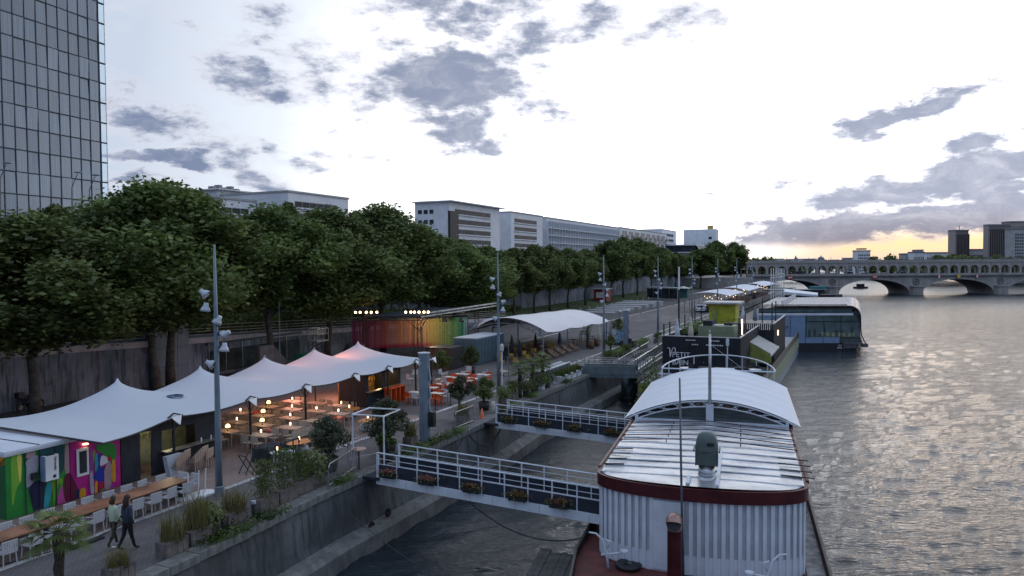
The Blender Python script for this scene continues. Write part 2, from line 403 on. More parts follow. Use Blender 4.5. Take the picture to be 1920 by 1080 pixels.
b.add([Q(80, 23, rz(80)), Q(109, 22.2, 3.02), Q(109, 29, 4.0), Q(80, 29, rz(80)+.3)], [(0, 1, 2, 3)])
struct(b, 'verge', mat('verge_grass', (.045, .07, .022), .95, var=.4, scale=1.5, bump=.6, bscale=20))
b = MB()
b.add([Q(-60, 29, 2), Q(300, 29, 2), Q(300, 29, 8.8), Q(-60, 29, 8.8)], [(0, 1, 2, 3)])
struct(b, 'street_wall', m_ret)
b = MB().add([Q(-60, 29, 8.8), Q(700, 29, 8.8), Q(700, 420, 8.8), Q(-60, 420, 8.8)], [(0, 1, 2, 3)])
struct(b, 'street_ground', m_asph)
# railings on the ramp and the street edge
m_rail = mat('grey_railing_metal', (.16, .165, .17), .5, .6)
m_railp = mat('pale_handrail', (.36, .35, .34), .5, .3)
def railing(name, label, s0, s1, t, zf, step=3.0, h=1.05, rails=(1.05, .75, .5, .25), group=None):
    o = thing(name, label, 'railing', (0, 0, 0), 0, group)
    rb = MB()
    for r in rails: rb.beam(Q(s0, t, zf(s0)+r), Q(s1, t, zf(s1)+r), .05 if r == h else .025, .05)
    rb.build('rail', m_railp, o)
    pm = MB().box(-.03, .03, -.03, .03, 0, h).mesh('post', m_rail)
    s = s0
    while s <= s1: link(pm, 'post', o, Q(s, t, zf(s)), QA); s += step
    return o
railing('ramp_railing', 'long metal railing along the pale edge of the falling ramp', -12, 84, 22.3, rz)
railing('street_railing', 'pale handrail along the street edge behind the tree trunks', -5, 175, 29.3, lambda s: 8.8)
# wide steps up from the quay beside the road
st = thing('broad_steps', 'broad pale stone steps rising beside the quay road', 'steps')
m_step = mat('pale_step_stone', (.34, .34, .35), .8, var=.2)
for k in range(7):
    b = MB(); s0 = 112+k*4.2; p = [Q(s0, 13-k*.5), Q(s0+3.2, 13-k*.5), Q(s0+3.2, 20-k*.2), Q(s0, 20-k*.2)]
    b.prism([(q.x, q.y) for q in p], 3.0, 3.16+.15*k); b.build('step', m_step, st)

# ---------------------------------------------------------------- foliage
def leafmat(name, col, hi):
    m = bpy.data.materials.new(name); m.use_nodes = True; t = NT(m.node_tree); t.n.clear()
    g = t.n.new('ShaderNodeNewGeometry'); oi = t.n.new('ShaderNodeObjectInfo')
    c = t.mix(g.outputs['Random Per Island'], col, hi)
    v = t.n.new('ShaderNodeTexCoord').outputs['Object']
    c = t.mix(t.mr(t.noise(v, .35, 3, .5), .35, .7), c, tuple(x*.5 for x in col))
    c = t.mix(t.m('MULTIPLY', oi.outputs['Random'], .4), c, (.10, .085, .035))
    d = t.n.new('ShaderNodeBsdfDiffuse'); tr = t.n.new('ShaderNodeBsdfTranslucent'); gl = t.n.new('ShaderNodeBsdfGlossy')
    t.put(c, d.inputs[0]); t.put(c, tr.inputs[0]); gl.inputs['Roughness'].default_value = .45; gl.inputs[0].default_value = (.5, .5, .5, 1)
    a = t.n.new('ShaderNodeMixShader'); a.inputs[0].default_value = .3; t.l.new(d.outputs[0], a.inputs[1]); t.l.new(tr.outputs[0], a.inputs[2])
    a2 = t.n.new('ShaderNodeMixShader'); a2.inputs[0].default_value = .05; t.l.new(a.outputs[0], a2.inputs[1]); t.l.new(gl.outputs[0], a2.inputs[2])
    o = t.n.new('ShaderNodeOutputMaterial'); t.l.new(a2.outputs[0], o.inputs[0]); return m
m_leaf = leafmat('plane_tree_leaves', (.11, .165, .045), (.25, .325, .10))
m_leaf2 = leafmat('olive_leaves', (.07, .09, .055), (.17, .19, .13))
m_leaf3 = leafmat('bright_leaves', (.06, .11, .02), (.13, .19, .04))
m_straw = leafmat('dry_grass_blades', (.16, .15, .05), (.30, .27, .10))
m_bark = mat('plane_bark', (.075, .066, .055), .95, var=.4, scale=3, bump=.6)
def leafmesh(name, pts, size, m, nrm=None, seed=1, aspect=.75, up=.3):
    r = np.random.default_rng(seed); n = len(pts); P = np.asarray(pts, float)
    N = r.normal(size=(n, 3)); N[:, 2] = np.abs(N[:, 2])+up; N /= np.linalg.norm(N, axis=1)[:, None]
    A = np.cross(N, r.normal(size=(n, 3))); A /= np.linalg.norm(A, axis=1)[:, None]; B = np.cross(N, A)
    sz = size*(.6+.8*r.random(n))[:, None]
    A *= sz/2; B *= sz/2*aspect
    V = np.stack([P-A, P-B*1.0+A*.15, P+A, P+B*1.0+A*.15], 1).reshape(-1, 3).astype(np.float32)
    me = bpy.data.meshes.new(name); me.vertices.add(4*n); me.vertices.foreach_set('co', V.ravel())
    me.loops.add(4*n); me.loops.foreach_set('vertex_index', np.arange(4*n, dtype=np.int32))
    me.polygons.add(n); me.polygons.foreach_set('loop_start', np.arange(0, 4*n, 4, dtype=np.int32)); me.update(calc_edges=True)
    me.materials.append(m); return me
def crown_pts(R, H, z0, nl, nleaf, seed, top=1.0):
    r = np.random.default_rng(seed); cs = []
    for i in range(nl):
        h = (i+.5)/nl; th = i*2.4+r.random()*.8
        prof = math.sin(PI*min(1, (h*.93+.12)))**.55
        rr = R*prof*(.45+.5*r.random()) if i % 4 else R*prof*.25*r.random()
        cs.append((rr*math.cos(th), rr*math.sin(th), z0+H*(.08+.84*h), R*((.26+.15*r.random()) if nl < 20 else (.17+.15*r.random()))*(1-.2*h)))
    cs = np.array(cs); pick = r.integers(0, nl, nleaf); c = cs[pick]
    d = r.normal(size=(nleaf, 3)); d /= np.linalg.norm(d, axis=1)[:, None]
    rad = c[:, 3]*(1-.45*r.random(nleaf)**2.2)*(1+.24*r.normal(size=nleaf))
    return c[:, :3]+d*rad[:, None]*np.array([1, 1, .85]), cs
def make_tree(R, H, trunk, nl, nleaf, seed, leaf=.42, lm=None, r0=.27):
    root = thing('plane_tree', 'tree', 'tree')
    pts, cs = crown_pts(R, H, trunk, nl, nleaf, seed)
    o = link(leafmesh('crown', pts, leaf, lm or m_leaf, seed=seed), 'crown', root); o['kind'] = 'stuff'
    r = random.Random(seed); b = MB()
    bend = [(r.uniform(-.07, .07)*i, r.uniform(-.07, .07)*i, trunk*1.15*i/4) for i in range(5)]
    b.tube(bend, [r0*1.25, r0, r0*.85, r0*.75, r0*.6], 9)
    top = Vector(bend[-1])
    for i in range(0, nl, 2):
        e = Vector(cs[i, :3]); mid = top.lerp(e, .5)+Vector((r.uniform(-.5, .5), r.uniform(-.5, .5), -.4)); st_ = top*r.uniform(.75, 1)
        b.tube([st_, mid, e], [r0*.42, r0*.22, .04], 5)
    b.build('trunk', m_bark, root, True); return root
protos = [Kind(make_tree(6.6, 12.4, 6.6, 66, 42000, 11, .34)), Kind(make_tree(6.2, 11.6, 7.0, 60, 38000, 12, .34)), Kind(make_tree(6.9, 12.8, 6.2, 70, 44000, 13, .34)),
          Kind(make_tree(5.6, 11.0, 5.4, 44, 19000, 14, .46)), Kind(make_tree(6.0, 11.6, 5.6, 48, 19000, 15, .46))]
TREES = []; HH = {}
TOPX = [-60, 0, 60, 120, 200, 290, 380, 430, 480, 540, 620, 720, 770, 800, 830, 880, 930, 1010, 1090, 1140, 1180, 1230, 1260, 1300, 1345, 1400, 1420, 1500]
TOPY = [440, 428, 380, 358, 345, 322, 340, 385, 375, 358, 380, 372, 392, 430, 455, 437, 465, 453, 466, 448, 437, 455, 470, 472, 447, 455, 475, 485]
def tree(k, s, t, z, label, group, sc, rot=None):
    if True:
        p = Q(s, t, z); px = 960+1400*p.x/p.y; py = float(np.interp(px, TOPX, TOPY)); zt = D(px, py+(14 if group.startswith('street') else 0), p.y).z
        cm = [c for c in protos[k].r.children if c.name.startswith('crown')][0].data
        hh = max(v.co.z for v in cm.vertices) if (k not in HH) else HH[k]; HH[k] = hh
        sc = (sc[0], sc[1], (zt-z)/hh*.985)
    protos[k].at(Q(s, t, z), random.uniform(0, 6.28) if rot is None else rot, label, group, sc)
# front row on the quay, in front of the retaining wall
fr = [(-4, 20.5, .78, 2), (5.5, 18.5, 1.0, 0), (14.5, 18.5, 1.03, 2), (17.2, 20, 1.09, 0), (26, 18, .98, 1), (34.5, 18.5, 1.04, 2), (44, 18.5, 1.05, 0), (53, 19.5, 1.02, 1), (60, 18.5, 1.06, 2)]
fl = ['plane tree at the far left edge, its crown against the foot of the glass tower', 'broad plane tree whose trunk stands before the stained wall', 'plane tree overhanging the dark box pavilion', 'tall plane tree whose crown tops the near row beside the tower edge',
      'forked plane tree right of the tall near lamp post', 'full plane tree behind the green container, crown below the white office roof', 'plane tree above the left stage lights', 'plane tree behind the coloured string curtain', 'last tall plane tree, hiding the left end of the white apartment block']
for (s, t, sc, k), lb in zip(fr, fl): tree(k, s, t, 3.0, lb, 'tall plane trees on the near quay', (sc*1.2, sc*1.2, sc*.83))
# second row on the verge and along the street
k = 0
names2 = ['low plane tree right of the last tall one', 'reddish-tinged plane tree under the stepped white block', 'plane tree below the terrace of the white block', 'plane tree behind the second lamp post', 'plane tree in front of the narrow white block',
          'plane tree left of the red kiosk', 'plane tree between the grid-front block and the third lamp post', 'rounded plane tree standing tallest before the balcony block', 'plane tree right of the rounded tall one', 'plane tree below the balcony ends',
          'plane tree before the dark curved roof', 'plane tree left of the street gap', 'plane tree over the far street', 'large plane tree right of the white tower block', 'plane tree at the right end of the row', 'last plane tree before the bridge end']
row2 = [(72, 24, .83), (82, 24.5, .86), (91, 24, .84), (101, 24.5, .84), (110, 25, .86), (120, 25, .90), (131, 25, .92), (150, 25, 1.09), (164, 26, 1.02), (178, 26, .96), (194, 26, .93), (212, 27, .90), (232, 27, .95), (250, 22, 1.32), (266, 19, 1.3), (284, 15, 1.15)]
for (s, t, sc), lb in zip(row2, names2): tree(3+k % 2, s, t, 3.4, lb, 'plane trees of the farther row', (sc*1.05, sc*1.05, sc*.80)); k += 1
wh = ['behind the left wall', 'behind the pavilion', 'behind the forked tree', 'above the green container', 'behind the string curtain', 'behind the stage roof', 'beyond the grey shed', 'behind the arched canopy', 'above the low hedge', 'behind the red kiosk', 'near the road bend', 'beyond the steps', 'above the bus shelter', 'by the street gap', 'far along the street', 'at the end of the street']
for i, lb in enumerate(wh):
    tree(3+i % 2, -8+i*13.5, 34+random.uniform(-1.5, 2), 8.8, 'dark street tree '+lb, 'street trees in the second row', (.62, .62, .62))
# hedge mass at street level, reads as one
pts = np.column_stack([rng.uniform(-30, 190, 42000), rng.uniform(30.5, 32.5, 42000), 8.8+rng.random(42000)**.8*2.4])
P = np.column_stack([QO.x+QU.x*pts[:, 0]+QN.x*pts[:, 1], QO.y+QU.y*pts[:, 0]+QN.y*pts[:, 1], pts[:, 2]])
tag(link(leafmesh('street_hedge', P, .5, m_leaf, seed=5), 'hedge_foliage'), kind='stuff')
pts = np.column_stack([rng.uniform(-20, 100, 16000), rng.uniform(26.5, 29, 16000), 3+rng.random(16000)])
pts[:, 2] = np.array([rz(s) for s in pts[:, 0]])+rng.random(16000)*1.6
P = np.column_stack([QO.x+QU.x*pts[:, 0]+QN.x*pts[:, 1], QO.y+QU.y*pts[:, 0]+QN.y*pts[:, 1], pts[:, 2]])
tag(link(leafmesh('ramp_shrubs', P, .4, m_leaf, seed=6), 'ramp_undergrowth'), kind='stuff')
# ---------------------------------------------------------------- glass tower
m_mull = mat('dark_mullion', (.03, .038, .055), .7)
def glassmat(name, base, wood, refl=.35):
    m = bpy.data.materials.new(name); m.use_nodes = True; t = NT(m.node_tree); b = t.n['Principled BSDF']
    v = t.n.new('ShaderNodeTexCoord').outputs['Object']; oi = t.n.new('ShaderNodeObjectInfo').outputs['Random']
    vv = t.vm('ADD', v, t.comb(t.m('MULTIPLY', oi, 57.0), 0.0, 0.0))
    s1 = t.noise(t.mapping(vv, sc=(5.5, 5.5, .05)), 1.0, 2, .5)
    c = t.mix(t.mr(s1, .4, .6), base, wood)
    c = t.mix(t.m('MULTIPLY', oi, .65), c, tuple(x*.55 for x in base))
    t.put(c, b.inputs['Base Color']); b.inputs['Roughness'].default_value = .08; b.inputs['IOR'].default_value = 1.6; b.inputs['Specular Tint'].default_value = (.72, .84, 1, 1)
    b.inputs['Specular IOR Level'].default_value = .9
    bn = t.n.new('ShaderNodeBump'); bn.inputs['Strength'].default_value = .12; bn.inputs['Distance'].default_value = .05
    t.put(t.noise(vv, .6, 2, .5), bn.inputs['Height']); t.put(bn.outputs[0], b.inputs['Normal'])
    return m
m_tg = glassmat('tower_glass', (.085, .115, .16), (.15, .185, .23))
TA = math.atan2(-.946, -.324)   # local x runs from the visible corner toward the camera side
tw = thing('glass_tower', 'tall glass tower with a grid of tall panes at the left edge', 'tower', (-75.3, 140, 0), TA)
PW, FH = 2.06, 3.66
core = MB().box(.9, 26, -24, -.35, 0, 78).build('core', mat('tower_inner_shutters', (.22, .21, .2), .7, var=.3, scale=.4), tw)
pane = MB().box(.05, PW-.05, -.03, .03, .07, FH-.07).mesh('glass_pane', m_tg)
edgeglass = bpy.data.materials.new('edge_glass'); edgeglass.use_nodes = True
eb = edgeglass.node_tree.nodes['Principled BSDF']; eb.inputs['Base Color'].default_value = (.8, .9, .95, 1); eb.inputs['Transmission Weight'].default_value = 1; eb.inputs['Roughness'].default_value = .02; eb.inputs['IOR'].default_value = 1.05
epane = MB().box(.05, 1.5, -.02, .02, .05, FH-.1).mesh('edge_pane', edgeglass)
z0 = 2.6
for r in range(21):
    for c in range(12):
        if c*PW+1.55 > 24: continue
        if 12 < z0+r*FH+FH and r < 20: link(pane, 'glass_pane', tw, (1.55+c*PW, 0, z0+r*FH)).rotation_euler = (random.gauss(0, .012), 0, random.gauss(0, .012))
    if r < 20: link(epane, 'edge_pane', tw, (0, 0, z0+r*FH))
slab = MB().box(-.02, 26, -.34, .08, -.10, .10).mesh('floor_edge', m_mull)
for r in range(21): link(slab, 'floor_edge', tw, (0, 0, z0+r*FH))
for c in range(13):
    MB().box(1.55+c*PW-.085, 1.55+c*PW+.085, -.1, .09, 0, 78).build('mullion', m_mull, tw)
MB().box(-.06, .04, -.06, .06, 0, 78).build('corner_post', mat('bright_corner_metal', (.5, .5, .52), .35, .8), tw)
# back face of the corner strip: the side facade seen through the edge panes stays open to the sky
# ---------------------------------------------------------------- apartment blocks behind the trees
m_bw = mat('white_facade', (.70, .72, .75), .8, var=.08, scale=.3, streak=.18, dirt=(.35, .36, .38))
m_bw2 = mat('grey_facade', (.36, .36, .36), .8, var=.15, scale=.3)
m_wg = mat('dark_window_glass', (.045, .052, .065), .45, var=.5, scale=.6, rand=.5, spec=.12)
m_wf = mat('window_frame_grey', (.20, .2, .21), .5)
m_sl = mat('grey_roof', (.2, .2, .22), .8)
BZ = 8.8
def block(name, label, s0, s1, t0, t1, ztop, rows, gable=3, style='band', top='flat', zb=BZ):
    o = thing(name, label, 'building', Q(s0, t0, 0), QA); L = s1-s0; Dp = t1-t0
    MB().box(0, L, 0, Dp, zb, ztop).build('wall', m_bw, o)
    fh = (ztop-zb-1.2)/7.0
    if top == 'over': MB().box(-1.2, L+1.5, -1.6, Dp+.5, ztop+.02, ztop+.35).build('roof', m_bw, o)
    else: MB().box(-.2, L+.2, -.25, Dp+.2, ztop+.02, ztop+.45).build('roof', m_bw2, o)
    for r in range(rows):
        z = ztop-1.1-fh*(r+1)+.6
        if style == 'band':
            a = L*.10; e = L*.80; n = max(3, int((e-a)/2.4)); w_ = (e-a)/n
            fm = MB().box(0, w_-.12, -.06, .05, 0, fh*.5).mesh('window_frame', m_wf)
            gm = MB().box(.1, w_-.22, -.1, -.055, .12, fh*.5-.12).mesh('pane', m_wg)
            for i in range(n):
                f = link(fm, 'window', o, (a+i*w_, 0, z)); link(gm, 'pane', f)
            MB().box(a-.2, e+.2, -.5, .02, z-.35, z-.18).build('ledge', m_bw, o)
        elif style == 'grid':
            n = max(4, int(L/3.4)); w_ = L/n
            gm = MB().box(.35, w_-.35, -.06, .05, .3, fh-.45).mesh('window', m_wg)
            for i in range(n): link(gm, 'window', o, (i*w_, 0, z-.5))
            MB().box(0, L, -1.1, -.0, z-.72, z-.5).build('balcony_slab', m_bw, o)
            fin = MB().box(-.12, .12, -1.1, 0, 0, fh-.2).mesh('fin', m_bw)
            for i in range(n+1): link(fin, 'fin', o, (min(i*w_, L-.12), 0, z-.5))
        else:
            n = max(4, int(L/2.7)); w_ = L/n
            gm = MB().box(.45, w_-.5, -.06, .05, .2, fh-.7).mesh('window', m_wg)
            for i in range(n):
                if (i*7+r) % 5: link(gm, 'window', o, (i*w_, 0, z-.3))
            for i in range(0, n, 4):
                MB().box(i*w_, i*w_+w_*2.4, -1.2, 0, z-.62, z-.45).build('balcony_slab', m_bw2, o)
                MB().box(i*w_, i*w_+w_*2.4, -1.2, -1.14, z-.45, z+.45).build('balcony_rail', m_wf, o)
    for r in range(rows):       # end wall toward the camera
        z = ztop-1.1-fh*(r+1)+.6
        for i in range(gable):
            y = Dp*(.45+.17*i)
            f = MB().box(-.06, .05, y, y+Dp*.12, z, z+fh*.42).build('window', m_wf, o)
            MB().box(-.1, -.055, y+.12, y+Dp*.12-.12, z+.1, z+fh*.42-.1).build('pane', m_wg, f)
    return o
block('office_block', 'white office block whose roof shows above the second tall tree', 112, 134.7, 91, 112, 29.6, 4, 2, 'band')
block('office_annex', 'long low white roofed building left of the office block roof', 97, 108, 97, 112, 27.2, 3, 2, 'band')
o = block('apartment_block', 'stepped white apartment block with an overhanging flat roof beside the tall trees', 188, 226, 91, 104, 33.0, 5, 3, 'band', 'over')
MB().box(-.3, 5.5, -.5, .3, BZ, 30).build('stair_tower', m_wg, o)
block('apartment_block', 'narrow white block with a glazed stair between the stepped block and the grid-front block', 236, 268, 91, 103, 32.4, 4, 2, 'band')
block('apartment_block', 'white block with a tall open grid of loggias', 272, 378, 91, 105, 32.2, 6, 2, 'grid')
block('apartment_block', 'long white block with brown-topped balconies at the far end of the row', 384, 498, 91, 116, 32.6, 6, 1, 'balcony')
o = block('office_block', 'dark flat-roofed block with rooftop plant rising above the near trees', 146, 160, 148, 160, 35.8, 3, 3, 'band', 'over')
for i in range(5): MB().box(1+i*2.4, 2.4+i*2.4, 3, 5, 36.15, 37.2+(i % 2)*.6).build('roof_plant', m_wf, o)
o = thing('office_block', 'office building with a dark band of curved glazing, before the white tower block', 'building', Q(500, 70, 0), QA)
MB().box(0, 62, 0, 22, BZ, 20).build('wall', m_bw2, o)
MB().grid(lambda u, v: (-1+64*u, -1.5+2.5*v*v, 20.2+4.5*v), 20, 4).build('glazing', m_wg, o, True)
MB().box(.6, 61.5, 1.2, 21.8, 20.2, 24.7).build('upper_storey', m_wg, o); MB().box(-2, 64, -2, 22, 19.6, 20.2).build('ledge', m_bw, o); MB().box(-.5, 62.5, .9, 22, 24.7, 25.5).build('roof', m_bw, o)
o = thing('tower_block', 'tall white windowless block with a small yellow-lit roof box', 'building', Q(575, 70, 0), QA)
MB().box(0, 14, 0, 25, BZ, 39).build('wall', m_bw, o)
MB().box(3, 7, 3, 7, 39, 42).build('roof_box', mat('yellow_lit_box', (.5, .33, .1)), o)  # yellow glint of the low sun is put into the box colour
for i in range(4): MB().box(-.06, .1, 3, 5.5, 16+i*5, 18+i*5).build('window', m_wg, o)
o = block('apartment_block', 'stepped pale blocks beside the white tower block', 505, 552, 96, 120, 36.5, 4, 2, 'band')
# ---------------------------------------------------------------- bridge
BO = Vector((120.8, 281.5)); BA = math.atan2(-.9, 31.1)
m_bs = mat('bridge_stone', (.34, .315, .295), .9, var=.22, scale=.25, bump=.3, bscale=1.5, streak=.45, dirt=(.11, .105, .1))
m_bd = mat('bridge_dark_stone_and_shadow', (.12, .115, .11), .9, var=.3, scale=.3)
br = thing('arched_bridge', 'two-tier stone arched bridge crossing the river', 'bridge', (BO.x, BO.y, 0), BA)
SP, DW, ZD = 31.1, 17, 6.9
def span(w_, zc):
    b = MB(); nA = 26; hw = w_/2-2.3; pts = []
    for i in range(nA+1):
        a = PI*i/nA; pts.append((-hw*math.cos(a), .1+(zc-.1)*max(0, math.sin(a))**.9))
    vs = [(-w_/2, 0, -1.5), (-w_/2, 0, ZD)]
    for y, flip in ((0, False), (DW, True)):
        vv = []; f = []
        for x, z in pts: vv += [(x, y, z), (x, y, ZD)]
        for i in range(nA): f.append((2*i, 2*i+2, 2*i+3, 2*i+1) if not flip else (2*i, 2*i+1, 2*i+3, 2*i+2))
        b.add(vv, f)
        for sgn in (-1, 1): b.add([(sgn*hw, y, -1.5), (sgn*w_/2, y, -1.5), (sgn*w_/2, y, ZD), (sgn*hw, y, ZD)], [(0, 1, 2, 3)])
    vv = []
    for x, z in pts: vv += [(x, 0, z), (x, DW, z)]
    b.add(vv, [(2*i, 2*i+1, 2*i+3, 2*i+2) for i in range(nA)])
    for sgn in (-1, 1): b.add([(sgn*hw, 0, -1.5), (sgn*hw, DW, -1.5), (sgn*hw, DW, .1), (sgn*hw, 0, .1)], [(0, 1, 2, 3)])
    b.add([(-w_/2, 0, ZD), (w_/2, 0, ZD), (w_/2, DW, ZD), (-w_/2, DW, ZD)], [(0, 1, 2, 3)])
    # voussoir ring a little proud of the face
    rv = []
    for i in range(nA+1):
        a = PI*i/nA; c, s = math.cos(a), max(0, math.sin(a))**.9
        rv += [(-hw*c, -.12, .1+(zc-.1)*s), (-(hw+.75)*c, -.12, .1+(zc+.65)*s)]
    b.add(rv, [(2*i, 2*i+2, 2*i+3, 2*i+1) for i in range(nA)])
    return b
spm = span(SP, 5.75).mesh('arch_span', m_bs)
for i in range(-1, 5): link(spm, 'arch_span', br, (SP*(i+.5), 0, 0))
for i in range(0, 6):
    x = SP*i
    b = MB(); b.prism([(x-2.25, -.3), (x-1.7, -2.2), (x, -3.1), (x+1.7, -2.2), (x+2.25, -.3)], -1.5, 2.9)
    b.prism([(x-2.6, -.3), (x-2.0, -2.5), (x, -3.5), (x+2.0, -2.5), (x+2.6, -.3)], 2.95, 3.35)
    b.build('pier', m_bs, br)
    b = MB()
    for k in range(20):
        a0, a1 = 2*PI*k/20, 2*PI*(k+1)/20
        b.add([(x+r*math.cos(a), y, 4.9+r*math.sin(a)) for a in (a0, a1) for r, y in ((.95, -.25), (1.25, -.25), (1.25, -.02), (.95, -.02))], [(0, 4, 5, 1), (1, 5, 6, 2), (3, 7, 4, 0)])
    b.box(x-.45, x+.45, -.22, -.01, 4.5, 5.3)
    b.build('medallion', m_bd, br)
MB().box(-32, 160, -.7, .1, ZD+.002, ZD+.38).build('cornice', m_bd, br)  # shadow along the cornice is put into its dark colour
MB().box(-32, 160, -.35, -.1, ZD+.385, ZD+1.15).build('parapet', m_bs, br)
AW = 3.83
def bay():
    b = MB(); hw = AW/2-.42; z0, zs, zt = ZD, ZD+2.6, ZD+5.3; nA = 10
    for y0, y1 in ((0, 1.1), (8.4, 9.5)):
        P_ = [(-hw, z0), (-hw, zs)]+[(-hw*math.cos(PI*i/nA), zs+hw*math.sin(PI*i/nA)) for i in range(1, nA)]+[(hw, zs), (hw, z0)]
        for y, fl in ((y0, 0), (y1, 1)):
            vv = []; f = []
            arc = P_[1:-1]
            for x, z in arc: vv += [(x, y, z), (x, y, zt)]
            f = [(2*i, 2*i+2, 2*i+3, 2*i+1) for i in range(len(arc)-1)]
            b.add(vv, f)
            for sg in (-1, 1): b.add([(sg*hw, y, z0), (sg*AW/2, y, z0), (sg*AW/2, y, zt), (sg*hw, y, zt)], [(0, 1, 2, 3)])
        vv = []
        for x, z in P_: vv += [(x, y0, z), (x, y1, z)]
        b.add(vv, [(2*i, 2*i+1, 2*i+3, 2*i+2) for i in range(len(P_)-1)])
        rv = []
        if y0 == 0:
            for i in range(nA+1):
                a = PI*i/nA; rv += [(-hw*math.cos(a), -.09, zs+hw*math.sin(a)), (-(hw+.3)*math.cos(a), -.09, zs+(hw+.3)*math.sin(a))]
            b.add(rv, [(2*i, 2*i+2, 2*i+3, 2*i+1) for i in range(nA)])
    b.add([(-AW/2, 0, zt), (AW/2, 0, zt), (AW/2, 9.5, zt), (-AW/2, 9.5, zt)], [(0, 1, 2, 3)])
    b.box(-AW/2, AW/2, -.25, 0, zt-.12, zt+.22)
    return b
bm_ = bay().mesh('arcade_bay', m_bs)
ar = []
for i in range(-8, 35): link(bm_, 'arcade_bay', br, (i*AW+2, 5, 0))
MB().box(-30, 135, 4.85, 5.05, ZD+5.55, ZD+6.3).build('viaduct_parapet', m_bs, br)
pm = MB().box(-.06, .06, -.06, .06, 0, 1.2).mesh('parapet_post', m_rail)
for i in range(0, 40): link(pm, 'parapet_post', br, (-28+i*4.2, 5, ZD+6.3))
# embankment at the left end of the bridge
b = MB(); b.box(-95, -31.1, -6, 60, -1, ZD)
o = struct(b, 'bridge_embankment', m_bs); o.location = (BO.x, BO.y, 0); o.rotation_euler.z = BA
o = struct(MB().box(-31, -28.8, -6, 40, -1, 5.4), 'abutment', m_bd); o.location = (BO.x, BO.y, 0); o.rotation_euler.z = BA
def bl(x, y, z): 
    p = Vector((x, y)); c, s = math.cos(BA), math.sin(BA); return Vector((BO.x+x*c-y*s, BO.y+x*s+y*c, z))
m_red = mat('red_paint', (.45, .04, .03), .5); m_wh = mat('white_paint', (.72, .73, .74), .45, var=.1); m_blk = mat('black_paint', (.016, .017, .02), .5, var=.4)
m_yel = mat('yellow_paint', (.6, .42, .05), .5)
for x, lb in ((-16, 'red and white no-entry board over the left bridge arch'), (15.5, 'red and white no-entry board over the middle bridge arch')):
    o = thing('navigation_sign', lb, 'sign', bl(x, -.75, ZD-.1), BA)
    MB().box(-.9, .9, -.08, 0, -.6, .5).build('board', m_red, o); MB().box(-.75, .75, -.12, -.085, -.18, .12).build('stripe', m_wh, o)
for x, lb in ((39.5, 'left'), (53.5, 'right')):
    o = thing('navigation_sign', 'small white channel marker on the '+lb+' of the third arch crown', 'sign', bl(x, -.75, ZD-.1), BA)
    MB().box(-.5, .5, -.08, 0, -.55, .5).build('board', m_wh, o); MB().box(0, .5, -.12, -.085, -.55, .5).build('red_half', m_red, o)
o = thing('navigation_sign', 'yellow diamond pair hung over the third arch crown', 'sign', bl(46.5, -.75, ZD-.1), BA)
MB().add([(-.8, -.05, 0), (0, -.05, -.8), (.8, -.05, 0), (0, -.05, .8), (-.8, 0, 0), (0, 0, -.8), (.8, 0, 0), (0, 0, .8)], [(0, 1, 2, 3), (4, 7, 6, 5), (0, 4, 5, 1), (1, 5, 6, 2), (2, 6, 7, 3), (3, 7, 4, 0)]).build('board', m_yel, o)
# vehicles seen over the parapet
cols = [((.5, .5, .52), 'white'), ((.03, .03, .035), 'dark'), ((.2, .2, .22), 'grey'), ((.3, .32, .35), 'silver')]
def car(label, loc, rz, c, cname, L=4.2, van=False):
    o = thing('parked_car' if not van else 'van', label, 'car' if not van else 'van', loc, rz); Wd = 1.75; Hh = 1.45 if not van else 2.1
    mc = mat('car_paint_'+cname, c, .3, .2, var=.05)
    P_ = [(-L/2, .35), (-L/2+.02, .8), (-L/2+.75, .95), (-L/2+1.35, Hh), (L/2-.9, Hh), (L/2-.12, .95), (L/2, .7), (L/2, .35)]
    b = MB(); n_ = len(P_)
    ins = [0, 0, .03, .2, .2, .05, 0, 0]
    vs = [(x, -Wd/2+i_, z) for (x, z), i_ in zip(P_, ins)]+[(x, Wd/2-i_, z) for (x, z), i_ in zip(P_, ins)]
    b.add(vs, [tuple(range(n_)), tuple(range(n_, 2*n_))[::-1]]+[(i, i+n_, (i+1) % n_+n_, (i+1) % n_) for i in range(n_)])
    b.build('body', mc, o)
    g = MB(); g.add([(L/2-.84, -.62, Hh-.1), (L/2-.84, .62, Hh-.1), (L/2-.16, .7, 1.02), (L/2-.16, -.7, 1.02)], [(0, 1, 2, 3)])
    g.v = [(x+.03, y, z+.03) for x, y, z in g.v]; g.build('rear_window', m_wg, o)
    g = MB(); g.add([(-L/2+1.3, -.62, Hh-.08), (-L/2+1.3, .62, Hh-.08), (-L/2+.82, .72, 1.0), (-L/2+.82, -.72, 1.0)], [(0, 1, 2, 3)])
    g.v = [(x-.03, y, z+.03) for x, y, z in g.v]; g.build('windscreen', m_wg, o)
    for sy in (-1, 1):
        g = MB(); g.add([(-L/2+1.0, sy*(Wd/2-.02), 1.0), (L/2-.3, sy*(Wd/2-.03), 1.0), (L/2-.95, sy*(Wd/2-.17), Hh-.12), (-L/2+1.4, sy*(Wd/2-.17), Hh-.12)], [(0, 1, 2, 3)])
        g.build('side_window', m_wg, o)
        MB().box(L/2-.02, L/2+.03, sy*.62-.14, sy*.62+.14, .62, .82).build('tail_light', m_red, o)
        for x in (-L/2+.8, L/2-.75):
            w_ = MB(); w_.tube([(x, sy*(Wd/2-.2), .32), (x, sy*(Wd/2+.01), .32)], .32, 14); w_.build('wheel', m_blk, o)
    return o
lab = ['behind the white masts', 'left of the first sign', 'over the first pier', 'right of the first pier', 'mid bridge', 'over the middle arch', 'right of the middle sign', 'by the second pier']
